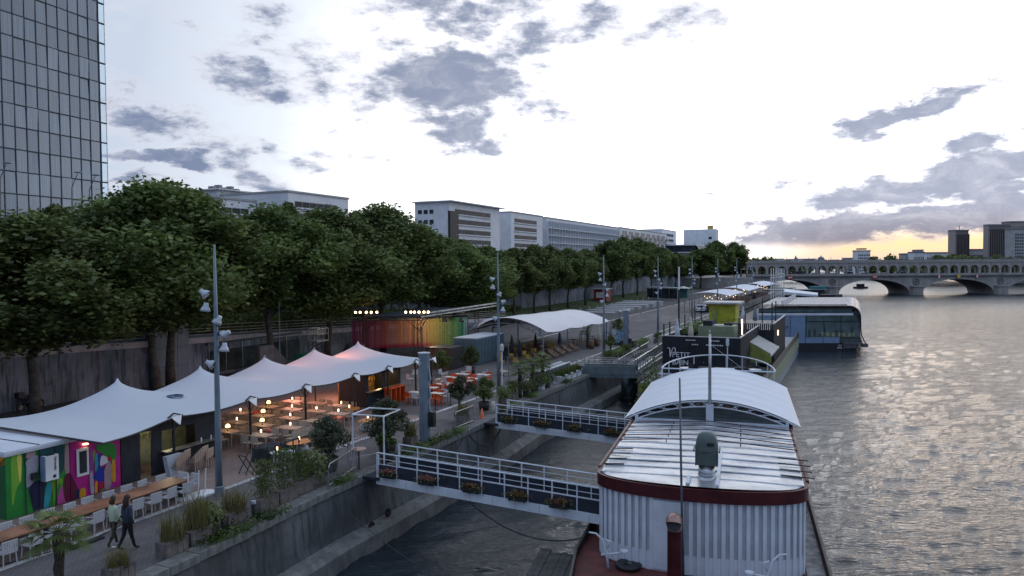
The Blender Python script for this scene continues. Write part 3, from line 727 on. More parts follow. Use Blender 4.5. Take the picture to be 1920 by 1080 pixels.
for i, x in enumerate((-19, -12, -5.5, 1, 7, 13, 20, 27)):
    c, nme = cols[i % 4]; car(f'{nme} vehicle on the bridge roadway {lab[i]}', bl(x, 2.6, ZD), BA, c, nme, van=(i % 3 == 1))
# ---------------------------------------------------------------- far bank
m_far = mat('far_bank_earth', (.06, .065, .05)); 
struct(MB().box(-1200, 1500, 1500, 1600, -1, 3.5), 'far_bank', m_far)
o = struct(MB().box(0, 260, 60, 1200, -1, 5.5), 'right_bank_ground', m_far); o.location = (BO.x+116, BO.y, 0); o.rotation_euler.z = -.42
o = struct(MB().box(-700, 0, 40, 1300, -1, 6.0), 'left_bank_ground', m_far); o.location = (BO.x-24, BO.y, 0); o.rotation_euler.z = -.35
def ztop(px, py, Y): return D(px, py, Y).z
def farblock(name, label, px0, px1, pyt, Y, depth=25, m=None, cols_=0, rows=0, win=m_wg, fin=False, side=None, zb=3):
    a = D(px0, pyt, Y); c = D(px1, pyt, Y); w_ = c.x-a.x; h = a.z
    o = thing(name, label, 'building', (a.x, Y, 0), 0)
    MB().box(0, w_, 0, depth, zb, h).build('wall', m or m_bw2, o)
    MB().box(-.3, w_+.3, -.3, depth, h+.01, h+.8).build('roof', m_sl, o)
    if cols_:
        cw = w_/cols_; rh = (h-zb-3)/rows
        if fin:
            f = MB().box(-cw*.16, cw*.16, -1.0, 0, zb, h-2).mesh('fin', m or m_bw2)
            for i in range(cols_+1): link(f, 'fin', o, (i*cw, 0, 0))
        g = MB().box(cw*.2, cw*.8, -.06, .04, rh*.2, rh*.75).mesh('window', win)
        for i in range(cols_):
            for r in range(rows): link(g, 'window', o, (i*cw, 0, zb+1+r*rh))
    return o
m_tb = mat('brown_tower_cladding', (.17, .145, .145), .6, var=.2); m_tb2 = mat('sunlit_tower_cladding', (.32, .27, .24), .6, var=.2)  # the second, paler colour has the low sun on the towers painted in
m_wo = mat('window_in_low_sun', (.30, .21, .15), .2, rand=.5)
o = farblock('office_tower', 'brown office tower standing alone left of the twin towers', 1792, 1816, 433, 470, 8, m_tb, 9, 17, fin=True)
c_h = D(1792, 433, 470).z; MB().box(-.15, -.02, 0, 8, 3, c_h).build('side_wall', m_tb2, o)
MB().box(4, 4.3, 3, 3.3, c_h, c_h+3.5).build('aerial', m_rail, o)
o = farblock('office_tower', 'wide dark office tower with vertical fins near the right edge', 1854, 1895, 423, 450, 5, m_tb, 12, 18, fin=True)
c_h = D(1854, 423, 450).z; MB().box(-.15, -.02, 0, 5, 3, c_h).build('side_wall', m_tb2, o)
farblock('office_tower', 'glass office tower cut by the right edge of the frame', 1903, 1960, 430, 400, 8, m_bw2, 14, 14, win=m_wg)
farblock('office_tower', 'tower with a sunlit orange side behind the glass office tower', 1893, 1935, 417, 480, 8, m_tb2, 10, 18, win=m_wo)
farblock('office_block', 'low pale block between the two brown towers', 1817, 1844, 469, 480, 8, m_bw2, 8, 3)
farblock('apartment_block', 'pale riverside block with many windows left of the brown tower', 1738, 1778, 475, 500, 8, m_bw, 12, 4)
farblock('apartment_block', 'pale corner block with shopfront-sized windows over the bridge', 1713, 1733, 474, 490, 7, m_bw, 6, 4, win=m_wo)
farblock('apartment_block', 'low grey block at the left end of the right bank houses', 1697, 1712, 477, 500, 8, m_bw2, 5, 3)
farblock('apartment_block', 'flat-topped block behind the right bank houses', 1722, 1731, 470, 520, 8, m_bw2, 3, 4)
o = farblock('apartment_tower', 'stepped white apartment tower rising over the middle of the bridge', 1609, 1632, 471, 620, 10, m_bw, 7, 6)
a = D(1613, 468, 620); MB().box(2, 8, 2, 8, a.z, a.z+1.2).build('roof_plant', m_sl, o)
farblock('apartment_block', 'grey slate-roofed block left of the stepped tower', 1588, 1609, 485, 640, 8, m_bw2, 8, 3)
farblock('apartment_block', 'low block right of the stepped tower', 1632, 1646, 483, 640, 8, m_bw2, 5, 3)
farblock('tower_block', 'small square white tower on the skyline', 1525, 1531, 486, 900, 20, m_bw, 3, 6)
o = farblock('domed_building', 'small domed white building on the skyline', 1537, 1550, 488, 900, 20, m_bw, 4, 4)
a = D(1543, 488, 900); MB().lathe([(4.2, 0), (4, 1.6), (2.6, 3.2), (.6, 4.2), (.1, 6)], (4, 6, a.z+.5), 12).build('dome', m_sl, o, True)
o = thing('church_spire', 'thin dark church spire on the skyline above the left of the bridge', 'spire', (D(1492, 480, 1000).x, 1000, 0))
a = D(1492, 484, 1000).z; MB().lathe([(3, 0), (3, a-4), (3.4, a-3.8), (0.05, a+4)], (0, 0, 0), 6).build('tower', m_sl, o)
for i in range(26):
    px = 1426+i*11.5+random.uniform(-3, 3); 
    if 1520 < px < 1553 or 1600 < px < 1640: continue
    py = 487.5+random.uniform(-1.5, 2); Yd = random.uniform(750, 1100)
    farblock('house', f'small far house on the skyline, {OR[min(19, i)] if i < 20 else "one of the last"} from the tree row' if i < 20 else f'tiny far house {["by the stepped tower", "beside the grey slate block", "right of the low block", "left of the pale corner block", "under the flat-topped block", "at the foot of the riverside block"][i-20]}', px, px+random.uniform(6, 11), py, Yd, 15, m_bw if i % 2 else m_bw2, 3, 2)
# tree masses on the far banks
def treemass(name, specs, seed):
    r = np.random.default_rng(seed); P_ = []
    for px0, px1, pyt, Yd in specs:
        x0, x1 = D(px0, pyt, Yd).x, D(px1, pyt, Yd).x; h = D((px0+px1)/2, pyt, Yd).z; n_ = max(3, int((x1-x0)/6))
        for i in range(n_):
            cx = x0+(x1-x0)*(i+.5)/n_+r.normal()*1.5; hh = h*(.82+.25*r.random()); R_ = 4+2.5*r.random()
            q = r.normal(size=(500, 3)); q /= np.linalg.norm(q, axis=1)[:, None]; q *= (.7+.35*r.random(500))[:, None]
            P_.append(np.column_stack([cx+q[:, 0]*R_, Yd+r.normal()*5+q[:, 1]*R_, 3+(hh-3)*.5+q[:, 2]*(hh-3)*.52]))
    P_ = np.concatenate(P_); return tag(link(leafmesh(name, P_, 1.6, m_leaf, seed=seed), name), kind='stuff')
treemass('far_woodland', [(1632, 1700, 480, 560), (1690, 1780, 486, 430), (1740, 1925, 480, 400), (1780, 1925, 477, 430), (1560, 1620, 489, 700), (1415, 1470, 485, 420), (1440, 1500, 489, 500), (1640, 1720, 487, 520)], 21)
# small boat on the river beyond the bridge
o = thing('motor_boat', 'small dark motor boat with a cabin seen through the first full arch', 'boat', G(1615, 541, 0), .2)
MB().prism([(-3.4, -1.3), (2, -1.3), (3.6, 0), (2, 1.3), (-3.4, 1.3)], -.1, .9).build('hull', m_blk, o); MB().box(-2, 1, -.9, .9, .9, 2.2).build('cabin', m_wg, o); MB().box(-2.2, 1.2, -1, 1, 2.2, 2.32).build('roof', m_wh, o)
o = thing('river_barge', 'pale long barge moored beyond the third arch', 'boat', G(1815, 521, 0), .5)
MB().prism([(-12, -2.4), (10, -2.4), (14, 0), (10, 2.4), (-12, 2.4)], -.2, 1.6).build('hull', m_bw, o); MB().box(-10, 7, -1.8, 1.8, 1.6, 2.6).build('cabin', m_bw2, o)
# ---------------------------------------------------------------- near boat
BD = Vector((.295, .9555)); BTA = math.atan2(BD.y, BD.x); BOO = Vector((6.6, 26.3))
BR = BTA-PI/2
def BP(b, l, z): p = BOO+BD*b+Vector((-BD.y, BD.x))*l; return Vector((p.x, p.y, z))
m_bwhite = mat('boat_white_paint', (.58, .62, .68), .5, var=.10, scale=1.0, streak=.25, dirt=(.38, .38, .37))
m_bpanel = mat('boat_panel_grey', (.43, .46, .51), .6, var=.12)
m_maroon = mat('maroon_paint', (.06, .007, .010), .45, var=.3)
m_rust = mat('red_brown_deck', (.10, .025, .022), .7, var=.4, bump=.3)
m_cloth = mat('white_membrane', (.60, .63, .70), .6, var=.05, scale=.6, streak=.12, dirt=(.45, .46, .47))
m_gal = mat('galvanised_pipe', (.42, .44, .46), .35, .8)
m_wood = mat('weathered_deck_wood', (.055, .052, .05), .85, var=.5, scale=4, bump=.5, streak=.5)
m_glass = mat('cabin_glass', (.05, .065, .065), .1, var=.4, scale=.8, spec=.8)
def tinroof():
    m = bpy.data.materials.new('tin_roof'); m.use_nodes = True; t = NT(m.node_tree); b = t.n['Principled BSDF']
    v = t.n.new('ShaderNodeTexCoord').outputs['Object']; oi = t.n.new('ShaderNodeObjectInfo').outputs['Random']
    v2 = t.mapping(v, sc=(1.6, .35, 1)); f = t.noise(v2, 1.6, 6, .65); g = t.noise(v, 9, 4, .6)
    c = t.mix(t.mr(f, .35, .65), (.34, .36, .40), (.72, .74, .78))
    c = t.mix(t.m('MULTIPLY', t.mr(t.noise(v, 2.6, 6, .7), .5, .68), .35), c, (.26, .24, .24))
    c = t.mix(t.m('MULTIPLY', oi, .4), c, (.40, .42, .46))
    t.put(c, b.inputs['Base Color']); b.inputs['Metallic'].default_value = .75; t.put(t.mr(f, .3, .7, .22, .5), b.inputs['Roughness'])
    bn = t.n.new('ShaderNodeBump'); bn.inputs['Strength'].default_value = .5; bn.inputs['Distance'].default_value = .05
    t.put(t.m('ADD', t.noise(v, 1.3, 3, .5), t.m('MULTIPLY', g, .15)), bn.inputs['Height']); t.put(bn.outputs[0], b.inputs['Normal']); return m
m_tin = tinroof()
boat = thing('houseboat', 'moored houseboat with white ribbed cabin, tin roof and dark red rim', 'boat', (BOO.x, BOO.y, 0), BTA)
HW = 3.5
def front(l, e=0.0): return -1.55*math.sqrt(max(0, 1-(l/(HW+e+.02))**2))**.8-e
arc = [(front(HW*math.cos(PI*i/40)), HW*math.cos(PI*i/40)) for i in range(41)]   # left to right along the bow end
hull = [(30, 3.2), (8, 4.25), (-1, 4.25), (-5, 3.7), (-7, 2.6), (-7, -2.6), (-5, -3.7), (-1, -4.25), (8, -4.25), (24, -4.25), (30, -3.2)]
MB().prism(hull, -1, 1.9).build('hull', m_blk, boat)
MB().prism([(x*.998, y*.99) for x, y in hull], 1.902, 1.96).build('deck', m_rust, boat)
b = MB(); hp = hull+[hull[0]]
for a, c in zip(hull, hull[1:]): b.beam((a[0], a[1], 2.12), (c[0], c[1], 2.12), .09, .3)
b.build('gunwale', m_blk, boat)
b = MB().box(-1.0, 26, -4.15, -3.56, 1.965, 2.0); b.build('side_walkway', mat('walkway_worn_paint', (.20, .20, .20), .7, var=.6, scale=2.5, bump=.3), boat)
# cabin wall: skin, ribs, lower boards
def wallskin(off, z0, z1):
    P_ = [(10, HW+off)]+[(front(HW*math.cos(PI*i/40), 0)-off*math.sin(PI*i/40), (HW+off)*math.cos(PI*i/40)) for i in range(41)]+[(10, -HW-off)]
    n_ = len(P_); b = MB(); b.add([(x, y, z0) for x, y in P_]+[(x, y, z1) for x, y in P_], [(i, i+n_, i+1+n_, i+1) for i in range(n_-1)]); return b
wallskin(-.04, 1.96, 4.52).build('cabin_wall', m_bpanel, boat)
wallskin(.0, 1.96, 2.62).build('lower_wall', m_bwhite, boat)
# arc length positions for ribs
pts = [Vector((front(HW*math.cos(PI*i/400)), HW*math.cos(PI*i/400), 0)) for i in range(401)]
cum = [0]
for a, c in zip(pts, pts[1:]): cum.append(cum[-1]+(c-a).length)
def at(d):
    for i in range(400):
        if cum[i+1] >= d:
            k = (d-cum[i])/(cum[i+1]-cum[i]); p = pts[i].lerp(pts[i+1], k); tg = (pts[i+1]-pts[i]).normalized(); return p, tg
    return pts[-1], Vector((0, -1, 0))
rib = MB().box(-.065, .065, -.02, .035, 2.0, 4.5).mesh('rib', m_bwhite)
d = .06; k = 0
DOOR = (2.52, 3.55)
while d < cum[-1]:
    if not (DOOR[0]-.02 < d < DOOR[1]+.02):
        p, tg = at(d); o = link(rib, 'rib', boat, (p.x, p.y, 0)); o.rotation_euler.z = math.atan2(tg.y, tg.x)+PI
    d += .265; k += 1
x = .2
while x < 9.2:
    for sy, r_ in ((1, PI), (-1, 0)):
        o = link(rib, 'rib', boat, (x, sy*HW, 0)); o.rotation_euler.z = r_
    x += .5
(p, tg), (p2, tg2) = at(DOOR[0]), at(DOOR[1])
dr = (p2-p).normalized(); nn = Vector((dr.y, -dr.x, 0)); nn = nn if nn.x < 0 else -nn
b = MB(); q0, q1 = p+nn*.03, p2+nn*.03
b.prism([q0, q1, q1+nn*.05, q0+nn*.05], 2.05, 4.42); o = b.build('door', m_bwhite, boat)
b = MB(); b.beam(q1+nn*.08-dr*.1+Vector((0, 0, 3.1)), q1+nn*.08-dr*.1+Vector((0, 0, 3.35)), .03); b.build('handle', m_rail, o)
# dark red rim
def rim(e0, e1, z0, z1):
    def ln(e): return [(10.2, HW+e)]+[(front(HW*math.cos(PI*i/48), 0)-e*math.sin(PI*i/48)*1.0, (HW+e)*math.cos(PI*i/48)) for i in range(49)]+[(10.2, -HW-e)]
    a, c = ln(e0), ln(e1); n_ = len(a); b = MB()
    vs = [(x, y, z) for (L_, z) in ((a, z0), (c, z0), (c, z1), (a, z1)) for x, y in L_]
    f = []
    for s0, s1 in ((0, 1), (1, 2), (2, 3), (3, 0)): f += [(s0*n_+i, s1*n_+i, s1*n_+i+1, s0*n_+i+1) for i in range(n_-1)]
    return b.add(vs, f)
rim(-.02, .11, 4.5, 4.93).build('rim', m_maroon, boat)
for sy in (1, -1):
    MB().box(.3, 9.6, sy*(HW+.12)-.05, sy*(HW+.12)+.05, 4.86, 4.97).build('gutter', m_maroon, boat)
# tin roof sheets across the boat, each its own
def camber(l): return 4.93+.05*(1-(l/HW)**2)
edges = [-1.62, -.45, .55, 1.45, 2.4, 3.35, 4.3, 5.2, 6.15, 7.1, 8.0, 9.0]
for i, (x0, x1) in enumerate(zip(edges, edges[1:])):
    b = MB(); nl = 24; dz = random.uniform(-.012, .012)
    def fn(u, v, x0=x0, x1=x1, dz=dz):
        l = HW*(1-2*v)*.995; xf = front(l)+.02
        a, c = max(x0, xf), max(x1, xf); x = a+(c-a)*u
        return (x, l, camber(l)+dz+.035*math.sin(u*PI)*math.sin(l*1.7+x0)+.02*u)
    b.grid(fn, 3, nl); b.build('roof_sheet', m_tin, boat, True)
    if i > 0:
        b = MB(); b.tube([(max(x0, front(l)+.02), l, camber(l)+.03) for l in [HW*(1-2*j/16)*.99 for j in range(17)]], .03, 5); b.build('roof_seam', m_tin, boat)
for i, (x, z) in enumerate([(4.7, 5.2), (5.6, 5.2), (6.5, 5.2), (7.4, 5.2), (8.3, 5.2)]):
    b = MB(); b.tube([(x, HW+.15, z-.25), (x, 0, z), (x, -HW-.15, z-.25)], .022, 5)
    for l in (1.6, -1.4): b.tube([(x, l, z-.1), (x, l, camber(l))], .02, 4)
    b.build('cross_rod', m_maroon, boat)
for x in (.5, 1.3, 2.1, 2.9):
    for sy in (1, -1):
        b = MB(); b.tube([(x, sy*(HW+(.0 if sy > 0 else .35)), 5.0), (x+.02, sy*(HW-.75), 5.04)], .024, 5); b.build('short_rod', m_blk, boat)
b = MB().box(-1.4, 3.6, -.72, -.60, 4.99, 5.06); b.build('roof_batten', m_bwhite, boat)
b = MB().box(-1.4, -.4, .25, .37, 4.99, 5.06); b.build('roof_batten', m_bwhite, boat)
# arched membrane roof
AX0, AX1, AW2 = 9.1, 20.3, 3.95
def az_(l): return 4.98+1.02*max(0, 1-(l/AW2)**2)
b = MB(); 
def fn(u, v):
    l = AW2*(1-2*v); x = AX0+(AX1-AX0)*u; 
    return (x, l, az_(l)+.05-.055*abs(math.sin(u*PI*6))*(1-(l/AW2)**4))
b.grid(fn, 72, 30); b.build('arched_roof', m_cloth, boat, True)
b = MB()
for sy in (1, -1): b.tube([(AX0-.1, sy*(AW2+.03), 4.98), (AX1, sy*(AW2+.03), 4.98)], .035, 6)
b.build('roof_edge_cable', m_gal, boat)
def arcpts(x, inset, n_=24, k=1.0): return [(x, (AW2-.4-inset)*math.cos(PI-PI*i/n_), 5.0+(1.08-inset*.9)*math.sin(PI*i/n_)**.95*k if 0 < i < n_ else 5.0) for i in range(n_+1)]
def parab(x, half, rise, n_=22): return [(x, half*(2*i/n_-1), 4.99+rise*(1-(2*i/n_-1)**2)) for i in range(n_+1)]
up, lo_ = parab(AX0+.02, AW2-.1, .98), parab(AX0+.02, AW2-.55, .72)
b = MB(); b.tube(up, .04, 6); b.tube(lo_, .032, 6); b.build('truss_chord', m_bwhite, boat)
b = MB()
for i in range(1, 21): b.tube([up[i], lo_[i+(1 if i % 2 else -1)]], .018, 4)
b.build('truss_lattice', m_bwhite, boat)
b = MB(); g = parab(AX0+.12, AW2-.6, .70)
b.add(g, [tuple(range(len(g)))]); b.build('end_glazing', m_glass, boat)
MB().box(AX0-.1, AX0+.1, -AW2+.45, AW2-.45, 4.80, 5.03).build('base_beam', m_bwhite, boat)
MB().box(AX0-.14, AX0+.14, -.17, .17, 4.9, 5.85).build('mast_box', m_bwhite, boat)
for sy in (1, -1): MB().box(AX0-.08, AX0+.08, sy*(AW2-.52)-.07, sy*(AW2-.52)+.07, 4.4, 5.15).build('end_post', m_bwhite, boat)
MB().box(AX0+.15, 20.3, -HW, HW, 1.96, 4.96).build('saloon', m_bwhite, boat)
for sy in (1, -1):
    for i in range(6): MB().box(9.8+i*1.75, 11.2+i*1.75, sy*HW-.03, sy*HW+.03, 3.2, 4.3).build('side_window', m_glass, boat)
b = MB(); b.tube([(AX0-.05, 0, 5.0), (AX0-.05, 0, 7.6), (AX0-.05, 0, 9.15)], [.085, .07, .05], 8); b.tube([(AX0-.05, 0, 9.1), (AX0-.05, 0, 9.35)], .02, 4); b.build('mast', m_gal, boat, True)
b = MB(); b.tube([(AX0-.05, 0, 8.7), (19.5, -1.5, 6.15)], .009, 3, False); b.build('stay', m_gal, boat)
# stern terrace with a ring rail
RX = 20.3; R3 = 3.35
ring = [(20.2, R3)]+[(RX+7.5*math.sin(PI*i/28), R3*math.cos(PI*i/28)) for i in range(29)]+[(20.2, -R3)]
MB().prism(ring, 1.96, 4.95).build('stern_house', mat('dark_blue_paint', (.02, .03, .055), .5), boat)
b = MB(); b.tube([(x, y, 5.95) for x, y in ring], .05, 6); b.tube([(20.2, R3, 5.93), (20.2, -R3, 5.93)], .04, 5); b.build('ring_rail', m_bwhite, boat)
pm = MB().box(-.09, .09, -.03, .03, 4.95, 5.93).mesh('rail_post', m_bwhite)
for i in range(0, 29, 3): link(pm, 'rail_post', boat, (RX+7.5*math.sin(PI*i/28), R3*math.cos(PI*i/28), 0))
b = MB(); b.tube([(25.2, -.5, 4.95), (25.2, -.5, 7.4)], .035, 6); b.box(25.1, 25.3, -.6, -.4, 6.9, 7.35); b.build('lantern_post', m_bwhite, boat)
m_terr_t = mat('pale_table_top', (.55, .56, .58), .5)
m_dk = mat('dark_fabric', (.022, .024, .032), .9, var=.4)
m_fernd = m_dk
for i, (x, y) in enumerate([(22.2, 2.0), (22.6, .9), (23.2, -1.3), (22.4, -2.2)]):
    t_ = thing('bistro_table', f'{["leftmost", "second", "third", "rightmost"][i]} low table on the round stern terrace of the houseboat', 'table', BP(x, y, 4.96), BTA)
    MB().lathe([(0, .74), (.42, .74), (.42, .78), (0, .78)], n=16).build('top', m_terr_t if i in (0, 3) else m_dk, t_); MB().tube([(0, 0, 0), (0, 0, .74)], .04, 6).build('leg', m_blk, t_)
for i, (x, y, r_) in enumerate([(21.6, 1.5, .3), (22.9, 1.8, 2), (22.0, .2, 1), (23.6, -.6, 3), (22.4, -1.0, .2), (23.2, -2.2, 2.2), (21.5, -1.9, .4), (23.8, 1.2, 2.9)]):
    t_ = thing('terrace_chair', f'dark chair on the round stern terrace, {OR[i]} from the left', 'chair', BP(x, y, 4.96), r_)
    MB().box(-.24, .24, -.24, .24, .42, .48).build('seat', m_dk, t_); MB().box(-.24, -.19, -.24, .24, .48, .95).build('backrest', m_dk, t_)
    for sx in (-1, 1):
        for sy in (-1, 1): MB().box(sx*.2-.02, sx*.2+.02, sy*.2-.02, sy*.2+.02, 0, .42).build('leg', m_blk, t_)
MB().box(-.6, .6, -.15, .15, .3, .95).build('bench', m_terr_t, tag(thing('display_box', 'white box bench in the middle of the stern terrace', 'bench', BP(21.3, -.4, 4.96), BTA+PI/2)))
# roof vent
vt = thing('roof_vent', 'grey-green cowl ventilator standing on the tin roof', 'vent', BP(-.35, -.28, 4.97), BTA)
m_cowl = mat('grey_green_cowl', (.085, .11, .105), .6, var=.25, streak=.3)
b = MB().lathe([(.36, 0), (.36, .03), (.28, .05), (.28, .55), (.285, .2)], n=20); b.build('duct', m_gal, vt, True)
b = MB().lathe([(.295, .12), (.31, .15), (.295, .18)], n=20); b.build('duct_band', m_gal, vt, True)
b = MB(); b.box(-.30, -.26, -.37, .37, .52, 1.02); b.box(.26, .30, -.37, .37, .52, 1.02); b.box(-.3, .3, -.38, -.34, .5, 1.05); b.box(-.3, .3, .34, .38, .5, 1.05); b.box(-.26, .26, -.34, .34, .54, .6); b.build('frame', m_cowl, vt)
MB().box(-.2, .2, -.28, .28, .6, 1.0).build('dark_core', m_blk, vt)
b = MB(); prof = [(.39, 1.0), (.38, 1.2), (.34, 1.4), (.27, 1.55), (.17, 1.62), (0, 1.64)]
n_ = 16; vs = []; 
for r_, z in prof:
    for k in range(n_):
        t = 2*PI*k/n_; c_, s_2 = math.cos(t), math.sin(t); sq = (abs(c_)**4+abs(s_2)**4)**-.25
        vs.append((r_*c_*sq*.85, r_*s_2*sq, z))
b.add(vs, [(i*n_+k, i*n_+(k+1) % n_, (i+1)*n_+(k+1) % n_, (i+1)*n_+k) for i in range(len(prof)-1) for k in range(n_)]); b.build('cowl', m_cowl, vt, True)
MB().box(-.36, -.30, -.26, -.02, 1.22, 1.32).build('slot', m_blk, vt)
MB().beam((-.33, .43, 1.02), (.33, .43, 1.02), .05).build('side_bolt', m_blk, vt); MB().beam((-.33, -.43, 1.02), (.33, -.43, 1.02), .05).build('side_bolt', m_blk, vt)
# chimney pipe
ch = thing('flue_pipe', 'dark red flue pipe with a bright bent hood in front of the cabin door', 'pipe', BP(-2.75, .62, 1.96), BTA)
m_flue = mat('dark_red_flue', (.05, .008, .01), .4, var=.3); m_cop = mat('copper_hood', (.34, .20, .17), .35, .5, var=.25, scale=5)
MB().tube([(0, 0, 0), (0, 0, 1.95)], .235, 18, False).build('pipe', m_flue, ch, True)
b = MB(); P_ = [(0, 0, 1.93)]+[(-.26+.26*math.cos(a), 0, 2.05+.26*math.sin(a)) for a in [PI*j/14 for j in range(0, 9)]]+[(-.36, 0, 2.24)]
b.tube(P_, [.235]+[.245]*9+[.25], 18, False); b.build('hood', m_cop, ch, True)
b = MB(); b.tube([P_[5], tuple(Vector(P_[5]).lerp(Vector(P_[6]), .6))], .262, 18, False); b.build('hood_band', m_flue, ch, True)
b = MB(); e = Vector(P_[-1])+Vector((.03, 0, 0)); b.lathe([(0, 0), (.235, 0)], n=18); o = b.build('dark_mouth', m_blk, ch); o.location = e; o.rotation_euler = (0, -PI/2+.35, 0)
# foreground thin pole
o = thing('antenna_pole', 'thin grey pole rising from the fore deck in front of the cabin', 'pole', BP(-2.0, .42, 1.96), 0)
MB().tube([(0.02, 0, 0), (-.05, 0, 3.6), (-.1, 0, 6.75)], [.045, .04, .03], 8).build('pole', mat('grey_pole_paint', (.10, .115, .13), .5), o, True)
# davits and wooden staging
def davit(label, loc, rz_, mir=1):
    o = thing('davit', label, 'davit', loc, rz_)
    b = MB(); b.tube([(0, 0, 0), (0, .08*mir, .6), (0, .22*mir, 1.0), (0, .42*mir, 1.18), (0, .68*mir, 1.2)], [.05, .045, .04, .035, .03], 8); b.build('arm', m_bwhite, o, True)
    b = MB(); b.tube([(0, .25*mir, .45), (0, -.55*mir, .62)], .035, 6); b.tube([(0, .04*mir, .7), (0, -.12*mir, .95), (0, .1*mir, 1.0)], .03, 6); b.build('brace', m_bwhite, o, True)
    MB().lathe([(0, -.03), (.15, -.03), (.15, .03), (0, .03)], (0, -.55*mir, .66), 10).build('pulley', m_bwhite, o)
    return o
davit('curved white davit at the left corner of the fore deck', BP(-1.75, 2.95, 1.96), BTA)
davit('curved white davit at the right corner of the fore deck', BP(-2.2, -2.2, 1.96), BTA+.4, -1)
o = thing('timber_staging', 'dark wooden staging of planks beside the bow of the houseboat', 'staging', BP(-2.9, 4.75, 1.7), BTA+.05)
pk = MB().box(-2.4, 2.6, -.1, .1, 0, .07).mesh('plank', m_wood)
for i in range(7): l_ = link(pk, 'plank', o, (random.uniform(-.25, .25), .1+i*-.215+.7, .05*(i % 2)*.3)); l_.rotation_euler.x = random.uniform(-.04, .04)
MB().box(-2.2, 2.3, -.7, .8, -.5, -.05).build('frame', m_blk, o)
o = thing('side_board', 'narrow dark board upright along the left side of the cabin', 'board', BP(1.6, 3.9, 1.96), BTA); MB().box(0, 2.6, 0, .08, 0, .9).build('board', m_wood, o); MB().box(.2, .3, .08, .2, 0, .95).build('bracket', m_blk, o)
o = thing('rope_coil', 'dark coil lying by the left davit', 'coil', BP(-1.5, 2.3, 1.97), 0); MB().lathe([(.15, 0), (.42, .02), (.46, .1), (.4, .17), (.15, .15)], n=18).build('coil', m_blk, o, True)
# ---------------------------------------------------------------- gangways
m_mesh = mat('dark_mesh_panel', (.02, .026, .04), .8, var=.3)
m_flw = leafmat('pink_blossom', (.45, .04, .08), (.75, .25, .3)); m_flo = leafmat('orange_blossom', (.20, .04, .02), (.25, .08, .03))
def gangway(label, A, B_, width, flowers, npost=11, fside=-1):
    A, B_ = Vector(A), Vector(B_); d = B_-A; L = math.hypot(d.x, d.y); rz_ = math.atan2(d.y, d.x)
    o = thing('gangway', label, 'gangway', A, rz_); sl = d.z/L
    def pz(x): return x*sl
    MB().beam((0, 0, pz(0)-.16), (L, 0, pz(L)-.16), .16, .36).build('side_beam', m_bwhite, o)
    MB().beam((0, width, pz(0)-.16), (L, width, pz(L)-.16), .16, .36).build('side_beam', m_bwhite, o)
    MB().beam((0, width/2, pz(0)-.05), (L, width/2, pz(L)-.05), width-.18, .06).build('walkway', m_mesh, o)
    for y in (0, width):
        b = MB(); b.tube([(0, y, 1.05), (L, y, pz(L)+1.05)], .032, 6); b.tube([(0, y, .8), (L, y, pz(L)+.8)], .016, 5); b.tube([(0, y, .56), (L, y, pz(L)+.56)], .016, 5); b.build('handrail', m_bwhite, o)
        for i in range(npost):
            x = L*i/(npost-1); MB().beam((x, y, pz(x)), (x, y, pz(x)+1.05), .035, .05).build('post', m_bwhite, o)
        MB().beam((0.03, y, .27), (L, y, pz(L)+.27), .012, .50).build('mesh_panel', m_mesh, o)
    bolt = MB()
    for i in range(npost-1): bolt.box(L*(i+.5)/(npost-1)-.02, L*(i+.5)/(npost-1)+.02, -.085, -.075, pz(L*(i+.5)/(npost-1))-.34, pz(L*(i+.5)/(npost-1))+.0)
    bolt.build('joint', m_bpanel, o)
    for i, (x, m) in enumerate(flowers):
        q = thing('flower_box', f'{OR[i]} flower box from the quay hung on the {label.split(",")[0]}', 'flower box', A+Vector((math.cos(rz_)*x+math.sin(rz_)*.2, math.sin(rz_)*x-math.cos(rz_)*.2, pz(x)+.02)), rz_)
        MB().box(-.38, .38, -.1, .1, .05, .25).build('trough', m_blk, q)
        r = np.random.default_rng(i+int(L*10)); P_ = np.column_stack([r.normal(0, .2, 200), r.normal(-.02, .07, 200), .32+r.normal(0, .07, 200)])
        link(leafmesh('blossom', P_, .07, m, seed=i), 'blossom', q); P_ = np.column_stack([r.normal(0, .26, 200), r.normal(0, .1, 200), .25+r.normal(0, .1, 200)])
        link(leafmesh('leaves', P_, .08, m_leaf, seed=i+50), 'leaves', q)
    return o
g0 = Q(3.0, -9.2, 3.08); g1 = BP(2.4, 4.2, 2.75)
gangway('near gangway, white with dark mesh sides', g0, (3.45, 28.6, 2.75), 1.7, [(.7, m_flw), (2.7, m_flw), (4.9, m_flo), (7.0, m_flo), (8.8, m_flo)])
g0 = Q(15.2, -9.2, 3.12)
gangway('far gangway, white beyond the near one', g0, (6.7, 40.6, 2.85), 1.6, [(.9, m_flo), (3.0, m_flo), (5.0, m_flo), (7.2, m_flo)], 9)
# platforms at the quay
for nm, s, lb in (('gangway_landing', 3.0, 'small dark landing at the quay end of the near gangway'), ('gangway_landing', 15.2, 'small dark landing at the quay end of the far gangway')):
    o = thing(nm, lb, 'landing', Q(s, -9.3, 3.05), QA); MB().box(-.2, 1.9, -.1, 1.1, -.12, .0).build('plate', m_mesh, o)
    for x in (0, 1.7): MB().box(x-.03, x+.03, 0, .06, 0, 1.0).build('post', m_bwhite, o)
